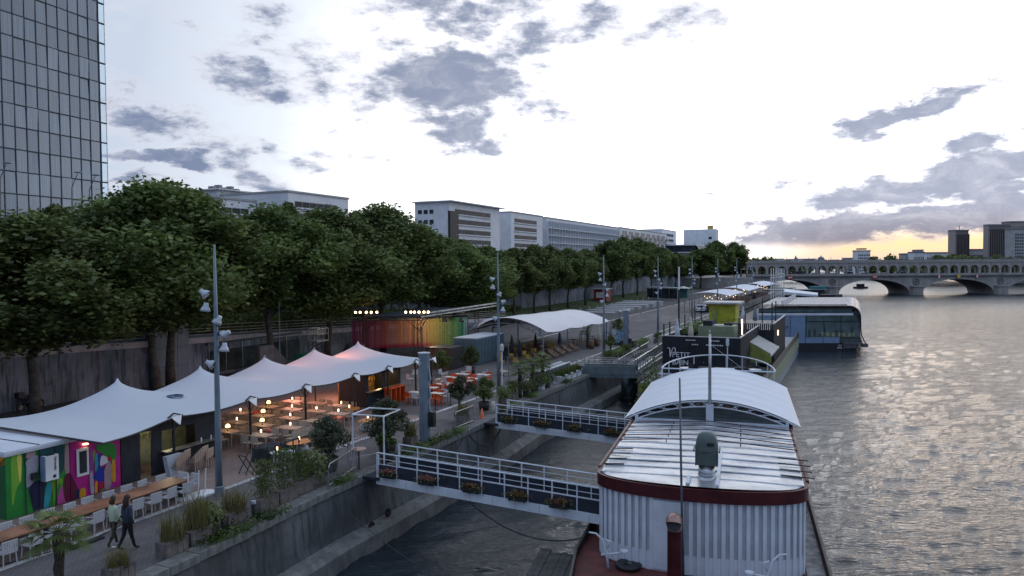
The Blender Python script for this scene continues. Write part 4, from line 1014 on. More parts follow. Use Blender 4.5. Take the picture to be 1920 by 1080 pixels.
# ---------------------------------------------------------------- black-clad barge
m_slat = mat('black_slats', (.022, .024, .032), .75, var=.4, scale=2, streak=.3, dirt=(.05, .05, .06))
m_lime = mat('lime_paint', (.27, .30, .07), .6, var=.2, streak=.3); m_lime2 = mat('pale_lime_paint', (.20, .235, .15), .6, var=.15)
m_yl = mat('lime_yellow_cladding', (.38, .38, .03), .6, var=.2, scale=2)
m_hblue = mat('grey_blue_hull', (.16, .21, .27), .5, var=.2, streak=.3)
m_pale = mat('pale_trim', (.5, .49, .47), .6)
m_warm = mat('warm_lamp', (1, .8, .5), .5, emit=3, ecol=(1, .62, .3)); m_warm2 = mat('bright_lamp', (1, .9, .8), .5, emit=9, ecol=(1, .6, .28))
PS, PT = 37.95, -11.8
pb = thing('club_barge', 'black slatted club barge with lime hull stripe and roof terrace', 'boat', Q(PS, PT, 0), QA)
hull = [(0, -.6), (0, 0), (46, 0), (46, -9.9), (1.5, -9.9), (.2, -8.6), (-.6, -5), (-.6, -1.2)]
MB().prism(hull, -1, 1.5).build('hull', m_hblue, pb); MB().prism([(x-.03 if x < 2 else x, y+(.03 if y > -5 else -.03)) for x, y in hull], 1.5, 2.2).build('hull_stripe', m_lime, pb)
MB().prism(hull, 2.201, 2.26).build('deck', m_bw2, pb)
def slats(b, x0, x1, y0, y1, z0, z1, face, step=.19):      # joined battens on one face
    if face == 'x': 
        y = y0
        while y < y1: b.box(x0-.05, x0, y, y+step*.62, z0, z1); y += step
    else:
        x = x0
        while x < x1: b.box(x, x+step*.62, y0-.05, y0, z0, z1); x += step
    return b
MB().box(.73, 27, -8.3, -1.9, 2.27, 5.4).build('main_house', m_blk, pb)
o = slats(MB(), .64, 0, -8.3, -1.9, 2.3, 5.3, 'x').build('front_cladding', m_slat, pb); o['kind'] = 'stuff'
MB().box(.66, .72, -8.3, -1.9, 5.4, 6.28).build('parapet_board', m_blk, pb); o = slats(MB(), .64, 0, -8.3, -1.9, 5.34, 6.3, 'x').build('front_parapet', m_slat, pb); o['kind'] = 'stuff'
MB().box(.58, .70, -8.35, -1.85, 6.3, 6.36).build('parapet_rail', m_pale, pb)
o = slats(MB(), .7, 14, -8.30, 0, 2.3, 6.3, 'y').build('side_cladding', m_slat, pb); o['kind'] = 'stuff'
MB().box(.7, 27, -1.95, -1.85, 5.4, 6.2).build('left_parapet', m_slat, pb); MB().box(.7, 27, -2.0, -1.8, 6.2, 6.27).build('left_rail', m_pale, pb)
MB().box(.7, 13.9, -8.34, -8.2, 6.3, 6.36).build('right_rail', m_pale, pb)
MB().box(14, 27, -9.65, -5.4, 2.27, 5.9).build('rear_house', m_blk, pb)
o = slats(MB(), 13.98, 0, -9.65, -5.5, 2.3, 6.5, 'x').build('rear_cladding', m_slat, pb); o['kind'] = 'stuff'
o = slats(MB(), 14, 27, -9.66, 0, 2.3, 6.5, 'y').build('rear_side_cladding', m_slat, pb); o['kind'] = 'stuff'
MB().box(13.9, 27, -9.75, -9.6, 6.5, 6.58).build('rear_rail', m_pale, pb); MB().box(13.9, 14.05, -9.7, -5.5, 6.5, 6.58).build('rear_rail', m_pale, pb)
MB().box(2.5, 46, -9.98, -9.85, 2.26, 3.0).build('bulwark', m_blk, pb); MB().box(2.5, 46, -9.99, -9.9, 1.0, 2.25).build('side_panel', m_lime2, pb)
b = MB(); b.prism([(6.6, -10.2), (6.6, -8.35), (13.2, -8.35), (13.2, -10.2)], 0, .08); 
b.v = [(x, y, 4.35+(z)+(y+10.2)*.55) for x, y, z in b.v]; b.build('awning', mat('dirty_white_awning', (.36, .36, .35), .7, var=.2, streak=.4), pb)
b = MB(); b.add([(6.58, -10.2, 4.34), (6.58, -8.35, 5.36), (6.58, -8.35, 3.6), (6.58, -10.2, 3.6)], [(0, 1, 2, 3)]); b.build('awning_side', m_lime, pb)
MB().box(5.8, 13.3, -10.25, -10.15, 4.28, 4.46).build('awning_edge', m_pale, pb)
MB().box(6.6, 9.0, -7.0, -3.8, 5.42, 6.75).build('bar_box', m_lime2, pb)
b = MB(); b.box(6.8, 8.8, -5.0, -4.2, 6.76, 7.2); b.box(7.3, 8.6, -6.6, -6.0, 6.76, 7.0); b.build('bar_equipment', m_dk, pb)
MB().box(7.2, 8.6, -6.5, -4.3, 6.755, 6.80).build('bar_top', m_pale, pb)
MB().box(21, 24, -5.1, -2.3, 5.42, 8.0).build('yellow_house', m_yl, pb); MB().box(20.4, 24.5, -5.6, -1.7, 8.02, 8.2).build('yellow_house_roof', m_pale, pb)
MB().box(20.94, 20.99, -3.2, -2.6, 5.5, 7.5).build('yellow_house_door', m_lime, pb)
for i, (x, y, z1) in enumerate([(.8, -2.0, 7.3), (2.6, -2.1, 7.4), (9.5, -2.0, 7.6), (14.5, -2.0, 8.1), (18, -2.0, 8.0), (.8, -8.2, 8.0), (3.8, -8.3, 8.1), (14.2, -9.5, 8.6), (17, -9.6, 8.6), (14.2, -8.6, 8.9)]):
    MB().box(x-.05, x+.05, y-.05, y+.05, 5.4, z1).build('terrace_post', m_blk, pb)
b = MB()
for a, c in (((.8, -2.0, 7.25), (18, -2.0, 7.9)), ((.8, -8.2, 7.9), (14.2, -8.6, 8.7)), ((.8, -2, 7.25), (.8, -8.2, 7.9))): b.tube([a, tuple((Vector(a)+Vector(c))/2-Vector((0, 0, .3))), c], .012, 4)
b.build('cable', m_blk, pb)
for x0 in (1.6, 3.0, 4.4): MB().box(x0, x0+.35, -5.2, -2.4, 5.85, 5.92).build('slatted_table_top', mat('reddish_wood', (.22, .10, .06), .7), pb)
MB().box(3.0, 3.12, -8.18, -8.1, 6.4, 7.7).build('light_strip', m_warm, pb); MB().box(17.5, 17.8, -9.8, -9.72, 5.1, 5.6).build('side_lamp', m_warm, pb)
m_let = mat('white_lettering', (.75, .76, .78), .6)
tr = (PI/2, 0, -PI/2)
text('PETIT', .62, (.535, -2.75, 4.55), tr, m_let, pb); text('BAIN', .62, (.535, -2.75, 3.9), tr, m_let, pb)
b = MB(); 
for (y0, z0_), (y1, z1_) in [((y_a, z_a+.35), (y_b, z_b+.35)) for (y_a, z_a), (y_b, z_b) in [((-2.35, 4.95), (-2.55, 4.95)), ((-2.55, 4.95), (-2.6, 4.2)), ((-2.6, 4.2), (-2.8, 4.95)), ((-2.8, 4.95), (-3.0, 4.98)), ((-3.0, 4.98), (-3.05, 4.6))]]: b.beam((.55, y0, z0_), (.55, y1, z1_), .07, .04)
b.build('logo', m_let, pb)
b = MB(); r = random.Random(4)
for row, (y0, y1, z) in enumerate([(-3.9, -4.6, 5.98), (-6.0, -6.6, 5.98), (-4.4, -4.9, 5.62), (-5.6, -6.9, 5.62)]):
    y = y0
    while y > y1: b.box(.55, .565, y-.09, y, z, z+.09); y -= .14
b.build('small_plaque', m_let, pb)
o = MB().box(-.35, .55, -3.2, -1.5, 2.3, 3.15).build('white_screen', mat('white_slat_screen', (.42, .42, .43), .7), pb)
b = MB()
for i in range(6): b.box(-.38, -.36, -3.2, -1.5, 2.38+i*.13, 2.43+i*.13)
b.build('screen_slat', m_bw2, o)
MB().tube([(-.45, -.3, 3.2), (-.55, -5, 3.2)], .025, 5).build('bow_rail', m_bwhite, pb)
for i in range(3): MB().tube([(-.45, -.6-i*1.6, 2.26), (-.45, -.6-i*1.6, 3.2)], .022, 5).build('rail_post', m_rust, pb)
def closed_parasol(label, loc, h, m, cat='umbrella', tilt=0):
    o = thing('closed_parasol', label, cat, loc, 0); o.rotation_euler.x = tilt
    MB().tube([(0, 0, 0), (0, 0, h*.99)], .03, 6).build('pole', m_rail, o)
    b = MB(); n_ = 12; vs = []; prof = [(.16, h*.30), (.20, h*.36), (.17, h*.55), (.12, h*.75), (.05, h*.94), (.01, h)]
    for r_, z in prof:
        for k in range(n_): q = r_*(1.25 if k % 2 else .8); vs.append((q*math.cos(2*PI*k/n_), q*math.sin(2*PI*k/n_), z))
    b.add(vs, [(i*n_+k, i*n_+(k+1) % n_, (i+1)*n_+(k+1) % n_, (i+1)*n_+k) for i in range(len(prof)-1) for k in range(n_)]); b.build('canopy', m, o, True); return o
m_cream = mat('cream_canvas', (.5, .49, .38), .8); m_wcan = mat('white_canvas', (.55, .58, .64), .8); m_bcan = mat('blue_canvas', (.06, .10, .18), .8); m_gcan = mat('grey_blue_canvas', (.16, .22, .26), .8)
closed_parasol('closed white parasol at the left front of the barge terrace', Q(PS+1.4, PT-3.0, 5.4), 2.5, m_wcan)
closed_parasol('closed cream parasol beside the white one on the barge terrace', Q(PS+2.2, PT-4.0, 5.4), 2.6, m_cream)
closed_parasol('closed white parasol on the rear house of the barge', Q(PS+17, PT-6.4, 5.9), 2.2, m_wcan)
closed_parasol('closed grey-blue parasol on the rear house of the barge', Q(PS+17, PT-7.6, 5.9), 2.2, m_gcan)
for i in range(5):
    o = thing('potted_shrub', f'dark shrub on the left rail of the barge terrace, {OR[i]} from its front', 'plant', Q(PS+8+i*1.9, PT-2.5, 5.4), i)
    P_ = np.random.default_rng(i).normal(0, .3, (400, 3)); P_[:, 2] = np.abs(P_[:, 2])*1.4+.5
    link(leafmesh('foliage', P_, .14, m_leaf, seed=i), 'foliage', o); MB().lathe([(.2, 0), (.26, .45), (.2, .45)], n=10).build('pot', m_blk, o)
o = thing('planting', 'rusty green plants growing along the right deck of the barge', 'plants', Q(PS+2.2, PT-9.2, 2.26), QA)
P_ = np.random.default_rng(9).normal(0, 1, (2500, 3))*np.array([1.6, .3, .35]); P_[:, 2] = np.abs(P_[:, 2])+.2; l_ = link(leafmesh('foliage', P_, .16, m_leaf3), 'foliage', o)
MB().box(-2, 2.5, -.35, .35, 0, .3).build('trough', m_blk, o)
o = thing('planting', 'yellowish plants on the left side between barge and houseboat terrace', 'plants', BP(23.5, 4.4, 2.0), BTA)
P_ = np.random.default_rng(19).normal(0, 1, (2500, 3))*np.array([1.5, .35, .9]); P_[:, 2] = np.abs(P_[:, 2])*1.6+.2; link(leafmesh('foliage', P_, .16, m_leaf3), 'foliage', o)
MB().box(-2, 2.5, -.35, .35, 0, .3).build('trough', m_blk, o)
# bicycle leaning on the bow
def bicycle(label, loc, rz_):
    o = thing('bicycle', label, 'bicycle', loc, rz_)
    for x in (-.52, .52):
        MB().tube([(x+.34*math.cos(a), 0, .34+.34*math.sin(a)) for a in [2*PI*k/18 for k in range(19)]], .022, 5, False).build('wheel', m_blk, o)
    b = MB(); 
    for p_, q_ in (((-.52, 0, .34), (-.1, 0, .3)), ((-.1, 0, .3), (-.22, 0, .85)), ((-.22, 0, .8), (.38, 0, .82)), ((-.1, 0, .3), (.38, 0, .75)), ((.52, 0, .34), (.36, 0, .95)), ((-.52, 0, .34), (-.22, 0, .8))): b.tube([p_, q_], .02, 5)
    b.build('frame', m_rail, o); MB().box(-.34, -.1, -.06, .06, .86, .92).build('saddle', m_blk, o); MB().tube([(.36, -.28, 1.0), (.38, 0, .97), (.36, .28, 1.0)], .016, 5).build('handlebar', m_blk, o); return o
bicycle('dark bicycle leaning at the left bow of the black barge', Q(PS-.35, PT-.5, 2.26), QA-1.2)
# gangway to the barge on its pylon
o = thing('access_bridge', 'grey metal access bridge from the quay to the black barge', 'gangway')
A0, A1 = Q(36.0, -6.9, 3.05), Q(37.2, -11.7, 3.1); A2 = Q(50.5, -11.0, 3.3)
m_gmet = mat('grey_green_metal', (.14, .17, .185), .5, .4, var=.2)
for off in (0, 2.0):
    a, c = A0+Vector((.416*off, .909*off, 0)), A1+Vector((.416*off*.4, .909*off*.4, 0))
    MB().beam(a+Vector((0, 0, .3)), c+Vector((0, 0, .3)), .1, .75).build('side_panel', m_gmet, o)
    b = MB(); 
    for z in (.85, 1.0, 1.2): b.beam(a+Vector((0, 0, z)), c+Vector((0, 0, z)), .05)
    b.build('handrail', m_gal, o)
    for i in range(6): p = a.lerp(c, i/5); MB().beam(p, p+Vector((0, 0, 1.2)), .06).build('post', m_gmet, o)
c0 = MB().prism([A0, A1, A1+Vector((.9, 1.9, 0)), A0+Vector((.83, 1.8, 0))], 2.75, 3.0); c0.build('deck', m_gmet, o)
for off in (0, 1.5):
    a, c = A1+Vector((-.9*off, .41*off, 0)), A2+Vector((-.9*off, .41*off, 0)); b = MB()
    b.beam(a+Vector((0, 0, .1)), c+Vector((0, 0, .1)), .12, .3); b.beam(a+Vector((0, 0, 1.15)), c+Vector((0, 0, 1.15)), .08)
    for i in range(12): p, q_ = a.lerp(c, i/12), a.lerp(c, (i+1)/12); b.beam(p+Vector((0, 0, .1)), p+Vector((0, 0, 1.15)), .05); b.beam(p+Vector((0, 0, 1.1)), q_+Vector((0, 0, .15)), .035)
    b.build('ramp_truss', m_gal, o)
MB().prism([A1, A2, A2+Vector((-1.3, .6, 0)), A1+Vector((-1.3, .6, 0))], 2.9, 3.0).build('ramp_deck', m_gmet, o)
p = G(1180, 752, 0); o = thing('mooring_pile', 'thick dark steel pile standing in the water under the access bridge', 'pile', (p.x, p.y, 0)); MB().tube([(0, 0, -1.5), (0, 0, 2.7)], .75, 20).build('pile', mat('wet_steel', (.03, .05, .055), .35, .5, streak=.5), o, True)
MB().lathe([(.76, -.2), (.80, 0), (.80, .35), (.76, .5)], n=20).build('tide_collar', m_blk, o)
# ---------------------------------------------------------------- floating pool
A_ = Vector((35.0, 105.9)); fd = Vector((13.2, -1.0)).normalized(); FA = math.atan2(fd.y, fd.x)
pool = thing('floating_pool', 'glass-fronted floating swimming pool with a curved glazed roof edge', 'boat', (A_.x, A_.y, 0), FA)
EV = Vector((.347, .938))*27; PWd = 14.4
def xs(profile, name, m, L_=EV, y0=0, smooth=False, close=True):
    b = MB(); n_ = len(profile); b.add([(x, y0, z) for x, z in profile]+[(x+L_.x, y0+L_.y, z) for x, z in profile], ([tuple(range(n_)), tuple(range(n_, 2*n_))[::-1]] if close else [])+[(i, (i+1) % n_, (i+1) % n_+n_, i+n_) for i in range(n_ if close else n_-1)])
    return b.build(name, m, pool, smooth)
m_pblue = mat('blue_grey_panel', (.17, .24, .36), .35, var=.08); m_pgl = mat('pool_glass', (.06, .10, .10), .08, var=.35, scale=.5, spec=.9); m_proof = mat('translucent_roof_panel', (.46, .40, .38), .4, var=.15)
xs([(0, -1), (0, 1.0), (PWd-.6, 1.0), (PWd-1.2, -1)], 'hull', m_blk)
xs([(0, 1.0), (0, 5.5), (PWd-.6, 5.5), (PWd-.35, 4.6), (PWd-.35, 2.0), (PWd, 1.0)], 'body', mat('dark_interior_green', (.05, .07, .065), .4), y0=.1)
MB().box(0, 6.5, -.06, .09, 1.9, 4.95).build('blue_panel', m_pblue, pool); MB().box(0, 11.2, -.08, .09, 1.05, 1.88).build('lower_panel', m_pblue, pool)
for x in (2.2, 4.4, 6.5, 8.9, 11.2): MB().box(x-.02, x+.02, -.11, -.085, 1.05, 1.88).build('panel_joint', m_blk, pool)
for x in (2.2, 4.4): MB().box(x-.02, x+.02, -.09, -.065, 1.9, 4.95).build('panel_joint', m_blk, pool)
MB().box(0, PWd-1.4, -.14, .09, 4.98, 5.32).build('white_band', m_bwhite, pool)
pts_ = [(PWd-1.4+1.0*math.sin(a), 4.35+1.0*math.cos(a)) for a in [PI/2*k/6 for k in range(7)]]
for i, (x0, x1) in enumerate([(6.6, 9.0), (9.05, 11.35), (11.4, 13.9)]):
    MB().box(x0, x1, -.05, .08, 1.95, 4.05).build('window_pane', m_pgl, pool); MB().box(x0, min(x1, 13.6), -.05, .08, 4.15, 4.95).build('upper_pane', m_pgl, pool)
MB().box(6.5, 13.9, -.1, .02, 4.06, 4.13).build('transom', m_blk, pool)
for x in (6.52, 9.02, 11.37): MB().box(x-.03, x+.03, -.1, .02, 1.9, 4.95).build('mullion', m_blk, pool)
b = MB(); r = random.Random(3)
for i in range(9): x = 6.9+i*.72; b.box(x, x+r.uniform(.2, .5), -.075, -.052, 2.0, 2.0+r.uniform(.3, 1.5))
b.build('interior_furnishing', mat('interior_green', (.03, .05, .045), .5), pool)
MB().box(8.6, 13.2, -.075, -.052, 1.97, 2.55).build('interior_floor', mat('interior_floor_tiles', (.22, .24, .17), .5), pool)
def hoop(r_, w_, name, m, zt, y):
    P_ = [(0, zt), (PWd-1.9, zt)]+[(PWd-1.9+1.5*math.sin(PI/2*k/8), zt-1.5+1.5*math.cos(PI/2*k/8)) for k in range(1, 9)]+[(PWd-.38, 3.2), (PWd-.3, 2.2), (PWd+.35, .9)]
    b = MB(); b.tube([(x, y, z) for x, z in P_], r_, 6); b.build(name, m, pool)
hoop(.07, 1, 'edge_rib', m_blk, 5.95, -.2); hoop(.06, 1, 'edge_rib', m_blk, 5.45, -.15)
P_ = [(0, 6.35), (PWd-1.9, 6.35)]+[(PWd-1.9+1.6*math.sin(PI/2*k/8), 4.75+1.6*math.cos(PI/2*k/8)) for k in range(1, 9)]+[(PWd-.3, 3.2)]
xs(P_, 'roof_shell', m_proof, EV, -.1, True, False)
xs([(0, 5.5), (PWd-1.6, 5.5), (PWd-1.6, 5.9), (0, 5.9)], 'glass_strip', m_pgl, EV*.02, -.12)
for k in range(1, 20):
    x = k*.7; b = MB(); b.beam((x, -.1, 6.37), (x+EV.x, -.1+EV.y, 6.37), .06, .04); b.build('roof_rib', m_bpanel, pool)
for k in range(1, 8): q_ = EV*(k/8); b = MB(); b.beam((q_.x, q_.y-.1, 6.38), (q_.x+PWd-2, q_.y-.1, 6.38), .05, .04); b.build('roof_rib', m_bpanel, pool)
MB().beam((0, .9, 6.4), (PWd-1.9, .9, 6.4), .12, .1).build('roof_line', m_blk, pool)
MB().beam((3.2, -.1, 6.75), (3.2+EV.x, -.1+EV.y, 6.75), .1, .6).build('side_parapet', m_bpanel, pool)
text('Baker', .85, (4.25, -.075, 3.1), (PI/2, 0, 0), m_blk, pool, align='RIGHT')
text('Sol Flumine', .36, (12.7, -.03, .62), (PI/2, 0, 0), m_let, pool, align='RIGHT'); text('PORTS 75 0', .36, (12.7, -.03, .25), (PI/2, 0, 0), m_let, pool, align='RIGHT')
b = MB(); b.box(11.5, 14.2, -.5, .05, .9, 1.15); b.box(11.6, 13.4, -.35, .0, .4, .85); b.box(14.2, 15.0, -.3, .3, .5, 1.0); b.build('stern_gear', mat('gear_grey', (.09, .09, .1), .6), pool)
# thin white masts and rear roof
o = thing('mast_group', 'seven thin white upright masts joined by a crossbar behind the pool', 'masts', D(1446, 575, 150), 0)
for i, px in enumerate((1446, 1450.5, 1455, 1459, 1462.5, 1466, 1470)):
    a = D(px, 503, 150+i*.6); q_ = a-Vector(o.location); MB().tube([(q_.x, q_.y, 2-o.location.z), (q_.x, q_.y, q_.z)], .085, 6).build('mast', m_wh, o)
a, c = D(1445, 521, 150), D(1471, 519, 154); MB().beam(a-Vector(o.location), c-Vector(o.location), .12).build('crossbar', m_wh, o)
o = thing('pool_pavilion', 'low pavilion with a pale tilted roof behind the white masts', 'pavilion')
a, c, d_, e = D(1470, 547, 160), D(1532, 553, 158), D(1534, 549, 163), D(1468, 541, 172)
b = MB(); vs = [a, c, d_, e]; b.add([tuple(v_) for v_ in vs]+[(v_.x, v_.y, v_.z-.5) for v_ in vs], [(0, 1, 2, 3), (7, 6, 5, 4), (0, 4, 5, 1), (1, 5, 6, 2), (2, 6, 7, 3), (3, 7, 4, 0)]); b.build('roof', m_bwhite, o)
b = MB(); b.prism([(v_.x, v_.y) for v_ in (a, c, d_, e)], -.5, 5.2); b.build('body', m_blk, o)
o = thing('tour_boat', 'dark tour boat with a teal cover moored under the left arch', 'boat', D(1500, 541, 250), .1)
o.location.z = 0; MB().prism([(-14, -2.5), (11, -2.5), (15, 0), (11, 2.5), (-14, 2.5)], -.3, 1.6).build('hull', m_blk, o); MB().box(-12, 6, -2.2, 2.2, 1.6, 3.3).build('cabin', m_wg, o); MB().box(-12.5, 8, -2.4, 2.4, 3.3, 3.45).build('roof', m_bw2, o); MB().box(4, 9, -1.8, 1.8, 3.46, 4.4).build('cover', mat('teal_cover', (.03, .16, .18), .6), o)
# pontoon and timber deck between the barges
b = MB(); b.prism([Q(88, -9.5), Q(180, -9.8), Q(178, -13.5), Q(88, -13.5)], 1.0, 2.6); struct(b, 'pontoon', mat('pontoon_boards', (.22, .18, .16), .8, var=.25, streak=.3))
o = railing('pontoon_railing', 'long railing along the quay edge above the pontoon', 60, 200, -8.2, lambda s: 3.05, 2.5)
# ---------------------------------------------------------------- lamp posts
m_lpole = mat('blue_grey_pole', (.17, .215, .26), .45, .2, var=.12)
m_lhead = mat('white_lamp_housing', (.42, .46, .52), .4, .2, var=.15)
def lamp_post():
    o = thing('lamp_post', 'x', 'lamp post')
    MB().tube([(0, 0, 0), (0, 0, 3), (0, 0, 7.5), (0, 0, 10.4)], [.15, .12, .085, .04], 10).build('pole', m_lpole, o, True)
    MB().lathe([(.19, 0), (.19, .35), (.16, .4)], n=10).build('base_sleeve', m_lpole, o)
    for dx, z, tilt in ((-.46, 8.42, -.9), (-.38, 7.83, .15), (.12, 7.3, .5), (.42, 6.72, 1.1), (.34, 6.17, .1), (-.26, 5.5, -1.1)):
        b = MB(); b.lathe([(0, .17), (.09, .17), (.10, .05), (.17, -.05), (.215, -.17), (.20, -.175), (0, -.14)], n=12)
        b2 = MB(); M_ = Matrix.Rotation(tilt, 3, 'Y'); b.v = [tuple(M_ @ Vector(p)+Vector((dx, -.05, z))) for p in b.v]
        h = b.build('flood_lamp', m_lhead, o, True)
        b3 = MB(); b3.tube([(0, 0, z), (dx*.6, -.03, z)], .03, 5); b3.beam((dx-.08, -.02, z+.02), (dx+.08, -.02, z+.02), .07, .05); b3.build('bracket', m_blk, h)
    return o
LP = Kind(lamp_post())
lpl = ['nearest tall lamp post, rising before the white tent', 'tall lamp post left of the arched canopy', 'tall lamp post at the right tip of the arched canopy', 'tall lamp post left of the club barge', 'tall lamp post right of the tall dark pile', 'tall lamp post before the far awnings', 'tall lamp post amid the far awnings', 'farthest tall lamp post near the bridge end']
ss = [-1.7, 25.4, 51.2, 75.3, 98.7, 124, 150, 178]
for s, lb in zip(ss, lpl): LP.at(Q(s, -4.6 if s < 20 else -4.5, 3.0), 0.05, lb, 'tall blue-grey lamp posts along the quay')
for i, (px, py) in enumerate(((14, 305), (148, 323), (181, 328))):
    p = D(px, py, 100); o = thing('street_lamp', f'slender street lamp before the glass tower, {["leftmost", "middle", "rightmost"][i]} of three', 'street lamp', (p.x-.8, p.y, 8.8))
    h = p.z-8.8; MB().tube([(-.6, 0, 0), (-.2, 0, h-2), (.6, 0, h-.2)], [.11, .07, .05], 7).build('pole', m_rail, o); MB().lathe([(0, .15), (.5, .05), (.55, -.08), (0, -.1)], (.75, 0, h), 12).build('lamp_head', m_lpole, o)
# ---------------------------------------------------------------- white peaked tent
S0, S1, T0, T1 = -5.05, 23.2, -.25, 7.9
def TF0(s): return -.25-1.8*min(1, max(0, (-s-.1)/4.9))**1.3
NU, NV = 150, 50
us = np.linspace(S0, S1, NU+1); vs_ = np.linspace(T0, T1, NV+1)
H = np.full((NU+1, NV+1), 5.6); fixed = np.zeros_like(H, bool)
def fix(s, t, z, r_=0):
    i, j = int(round((s-S0)/(S1-S0)*NU)), int(round((t-T0)/(T1-T0)*NV))
    for a in range(max(0, i-r_), min(NU, i+r_)+1):
        for c in range(max(0, j-r_), min(NV, j+r_)+1): H[a, c] = z; fixed[a, c] = True
FP = [(0, 0), (4.8, 0), (9.1, 0), (13.7, 0), (17.4, 0), (20.9, 0)]
PK = [(1.1, 5.2), (6.3, 5.0), (11.3, 4.9), (16, 4.9), (20.6, 4.7)]
fp_s = [S0]+[s for s, _ in FP]+[S1]; fp_z = [5.68]+[5.62]*6+[5.55]
zz = np.interp(us, fp_s, fp_z)
for i, s in enumerate(us):      # front edge sags between the poles
    k = max(j for j in range(len(fp_s)-1) if fp_s[j] <= s+1e-6) if s < S1 else len(fp_s)-2
    w_ = (s-fp_s[k])/(fp_s[k+1]-fp_s[k]); H[i, 0] = zz[i]-.15*math.sin(PI*w_)
    H[i, NV] = (5.15 if s > 0 else 5.15-.13*s)-.15*abs(math.sin(PI*(s-S0)/5))
fixed[:, 0] = fixed[:, NV] = True
H[0, :] = np.linspace(5.68, 5.8, NV+1); H[NU, :] = np.linspace(5.55, 5.7, NV+1)-.1*np.sin(np.linspace(0, PI, NV+1)); fixed[0, :] = fixed[NU, :] = True
for s, t in PK: fix(s, t, 6.93, 0)
hs, ht = (S1-S0)/NU, (T1-T0)/NV; wa, wb = 1/hs**2, 1/ht**2; wt_ = 2*(wa+wb)
fr_ = ~fixed
for it in range(2600):
    L_ = (wa*(H[:-2, 1:-1]+H[2:, 1:-1])+wb*(H[1:-1, :-2]+H[1:-1, 2:]))/wt_
    m_ = fr_[1:-1, 1:-1]; c_ = H[1:-1, 1:-1]; c_[m_] = c_[m_]+(1.0 if it < 10 else 1.0)*(L_[m_]-c_[m_])
# membrane under tension between peaks and edges: lift the ridge lines a little
SSg, TTg = np.meshgrid(us, vs_, indexing='ij'); add = np.zeros_like(H)
for s, t in PK: r_ = np.hypot(SSg-s, (TTg-t)*1.0); add = np.maximum(add, .80*np.exp(-r_/1.9)-.03)
H = H+np.where(fixed, 0, add*np.clip((6.9-H)/1.3, 0, 1))
idx = np.arange((NU+1)*(NV+1)).reshape(NU+1, NV+1)
def tt(i, j): return TF0(us[i])+(vs_[j]-T0)/(T1-T0)*(T1-TF0(us[i]))
tv = [tuple(Q(us[i], tt(i, j), H[i, j])) for i in range(NU+1) for j in range(NV+1)]
b = MB(); b.add(tv, [tuple(int(q) for q in (idx[i, j], idx[i+1, j], idx[i+1, j+1], idx[i, j+1])) for i in range(NU) for j in range(NV)])
m_tent = bpy.data.materials.new('tent_membrane'); m_tent.use_nodes = True; t_ = NT(m_tent.node_tree); t_.n.clear()
v = t_.n.new('ShaderNodeTexCoord').outputs['Object']; c = t_.mix(t_.noise(v, .4, 4, .6), (.66, .71, .80), (.74, .78, .84))
d = t_.n.new('ShaderNodeBsdfDiffuse'); tr_ = t_.n.new('ShaderNodeBsdfTranslucent'); t_.put(c, d.inputs[0]); t_.put((.55, .42, .36, 1), tr_.inputs[0])
mx = t_.n.new('ShaderNodeMixShader'); mx.inputs[0].default_value = .32; t_.l.new(d.outputs[0], mx.inputs[1]); t_.l.new(tr_.outputs[0], mx.inputs[2])
bn_ = t_.n.new('ShaderNodeBump'); bn_.inputs['Strength'].default_value = .25; bn_.inputs['Distance'].default_value = .12; t_.put(t_.noise(t_.mapping(v, rot=(0, 0, -QA), sc=(.5, 2.2, 1)), 1.1, 4, .55), bn_.inputs['Height']); t_.put(bn_.outputs[0], d.inputs['Normal'])
oo = t_.n.new('ShaderNodeOutputMaterial'); t_.l.new(mx.outputs[0], oo.inputs[0])
tent = thing('stretch_tent', 'long white stretch tent with five peaks over the terrace', 'tent')
o = b.build('membrane', m_tent, tent, True)
bd = [Q(us[i], tt(i, 0), H[i, 0]-.02) for i in range(0, NU+1, 2)]+[Q(us[NU], vs_[j], H[NU, j]-.02) for j in range(0, NV+1, 2)]
MB().tube(bd, .035, 5).build('edge_rope', m_blk, tent)
bd = [Q(us[0], tt(0, j), H[0, j]-.02) for j in range(0, NV+1, 2)]+[Q(us[i], vs_[NV], H[i, NV]-.02) for i in range(0, NU+1, 3)]
MB().tube(bd, .045, 5).build('edge_rope', m_blk, tent)
for s, t in FP+[(23.1, 0)]:
    o = MB().tube([Q(s, t-.1, 3), Q(s, t-.05, 5.6)], .065, 8).build('front_pole', m_blk, tent)
    b = MB(); b.add([Q(s-.30, t-.28, 5.62), Q(s+.30, t-.28, 5.66), Q(s+.02, t-.5, 5.25), Q(s-.02, t-.32, 5.30)], [(0, 1, 2), (0, 2, 3), (1, 3, 2)]); b.build('white_tip', m_wh, o)
    b = MB(); b.beam(Q(s-.42, t-.2, 5.6), Q(s, t-.1, 5.75), .06); b.beam(Q(s+.42, t-.2, 5.6), Q(s, t-.1, 5.75), .06); b.beam(Q(s-.4, t-.1, 5.58), Q(s, t-.1, 4.9), .03); b.beam(Q(s+.4, t-.1, 5.58), Q(s, t-.1, 4.9), .03); b.build('bracket', m_blk, o)
for s, t in PK: MB().tube([Q(s, t, 3), Q(s, t, 6.85)], .05, 8).build('mast_pole', m_blk, tent)
rg = QS(328, 738, 6.05)
b = MB(); b.lathe([(.26, 0), (.40, 0), (.40, .05), (.26, .05)], n=22); o = b.build('vent_ring', m_bcan, tent); o.location = Q(rg[0], rg[1], 6.0)
def tent_z(s, t): return float(H[int(round((s-S0)/(S1-S0)*NU)), int(round((t-T0)/(T1-T0)*NV))])
o.location.z = tent_z(*rg)+.03 if S0 < rg[0] < S1 and T0 < rg[1] < T1 else 6
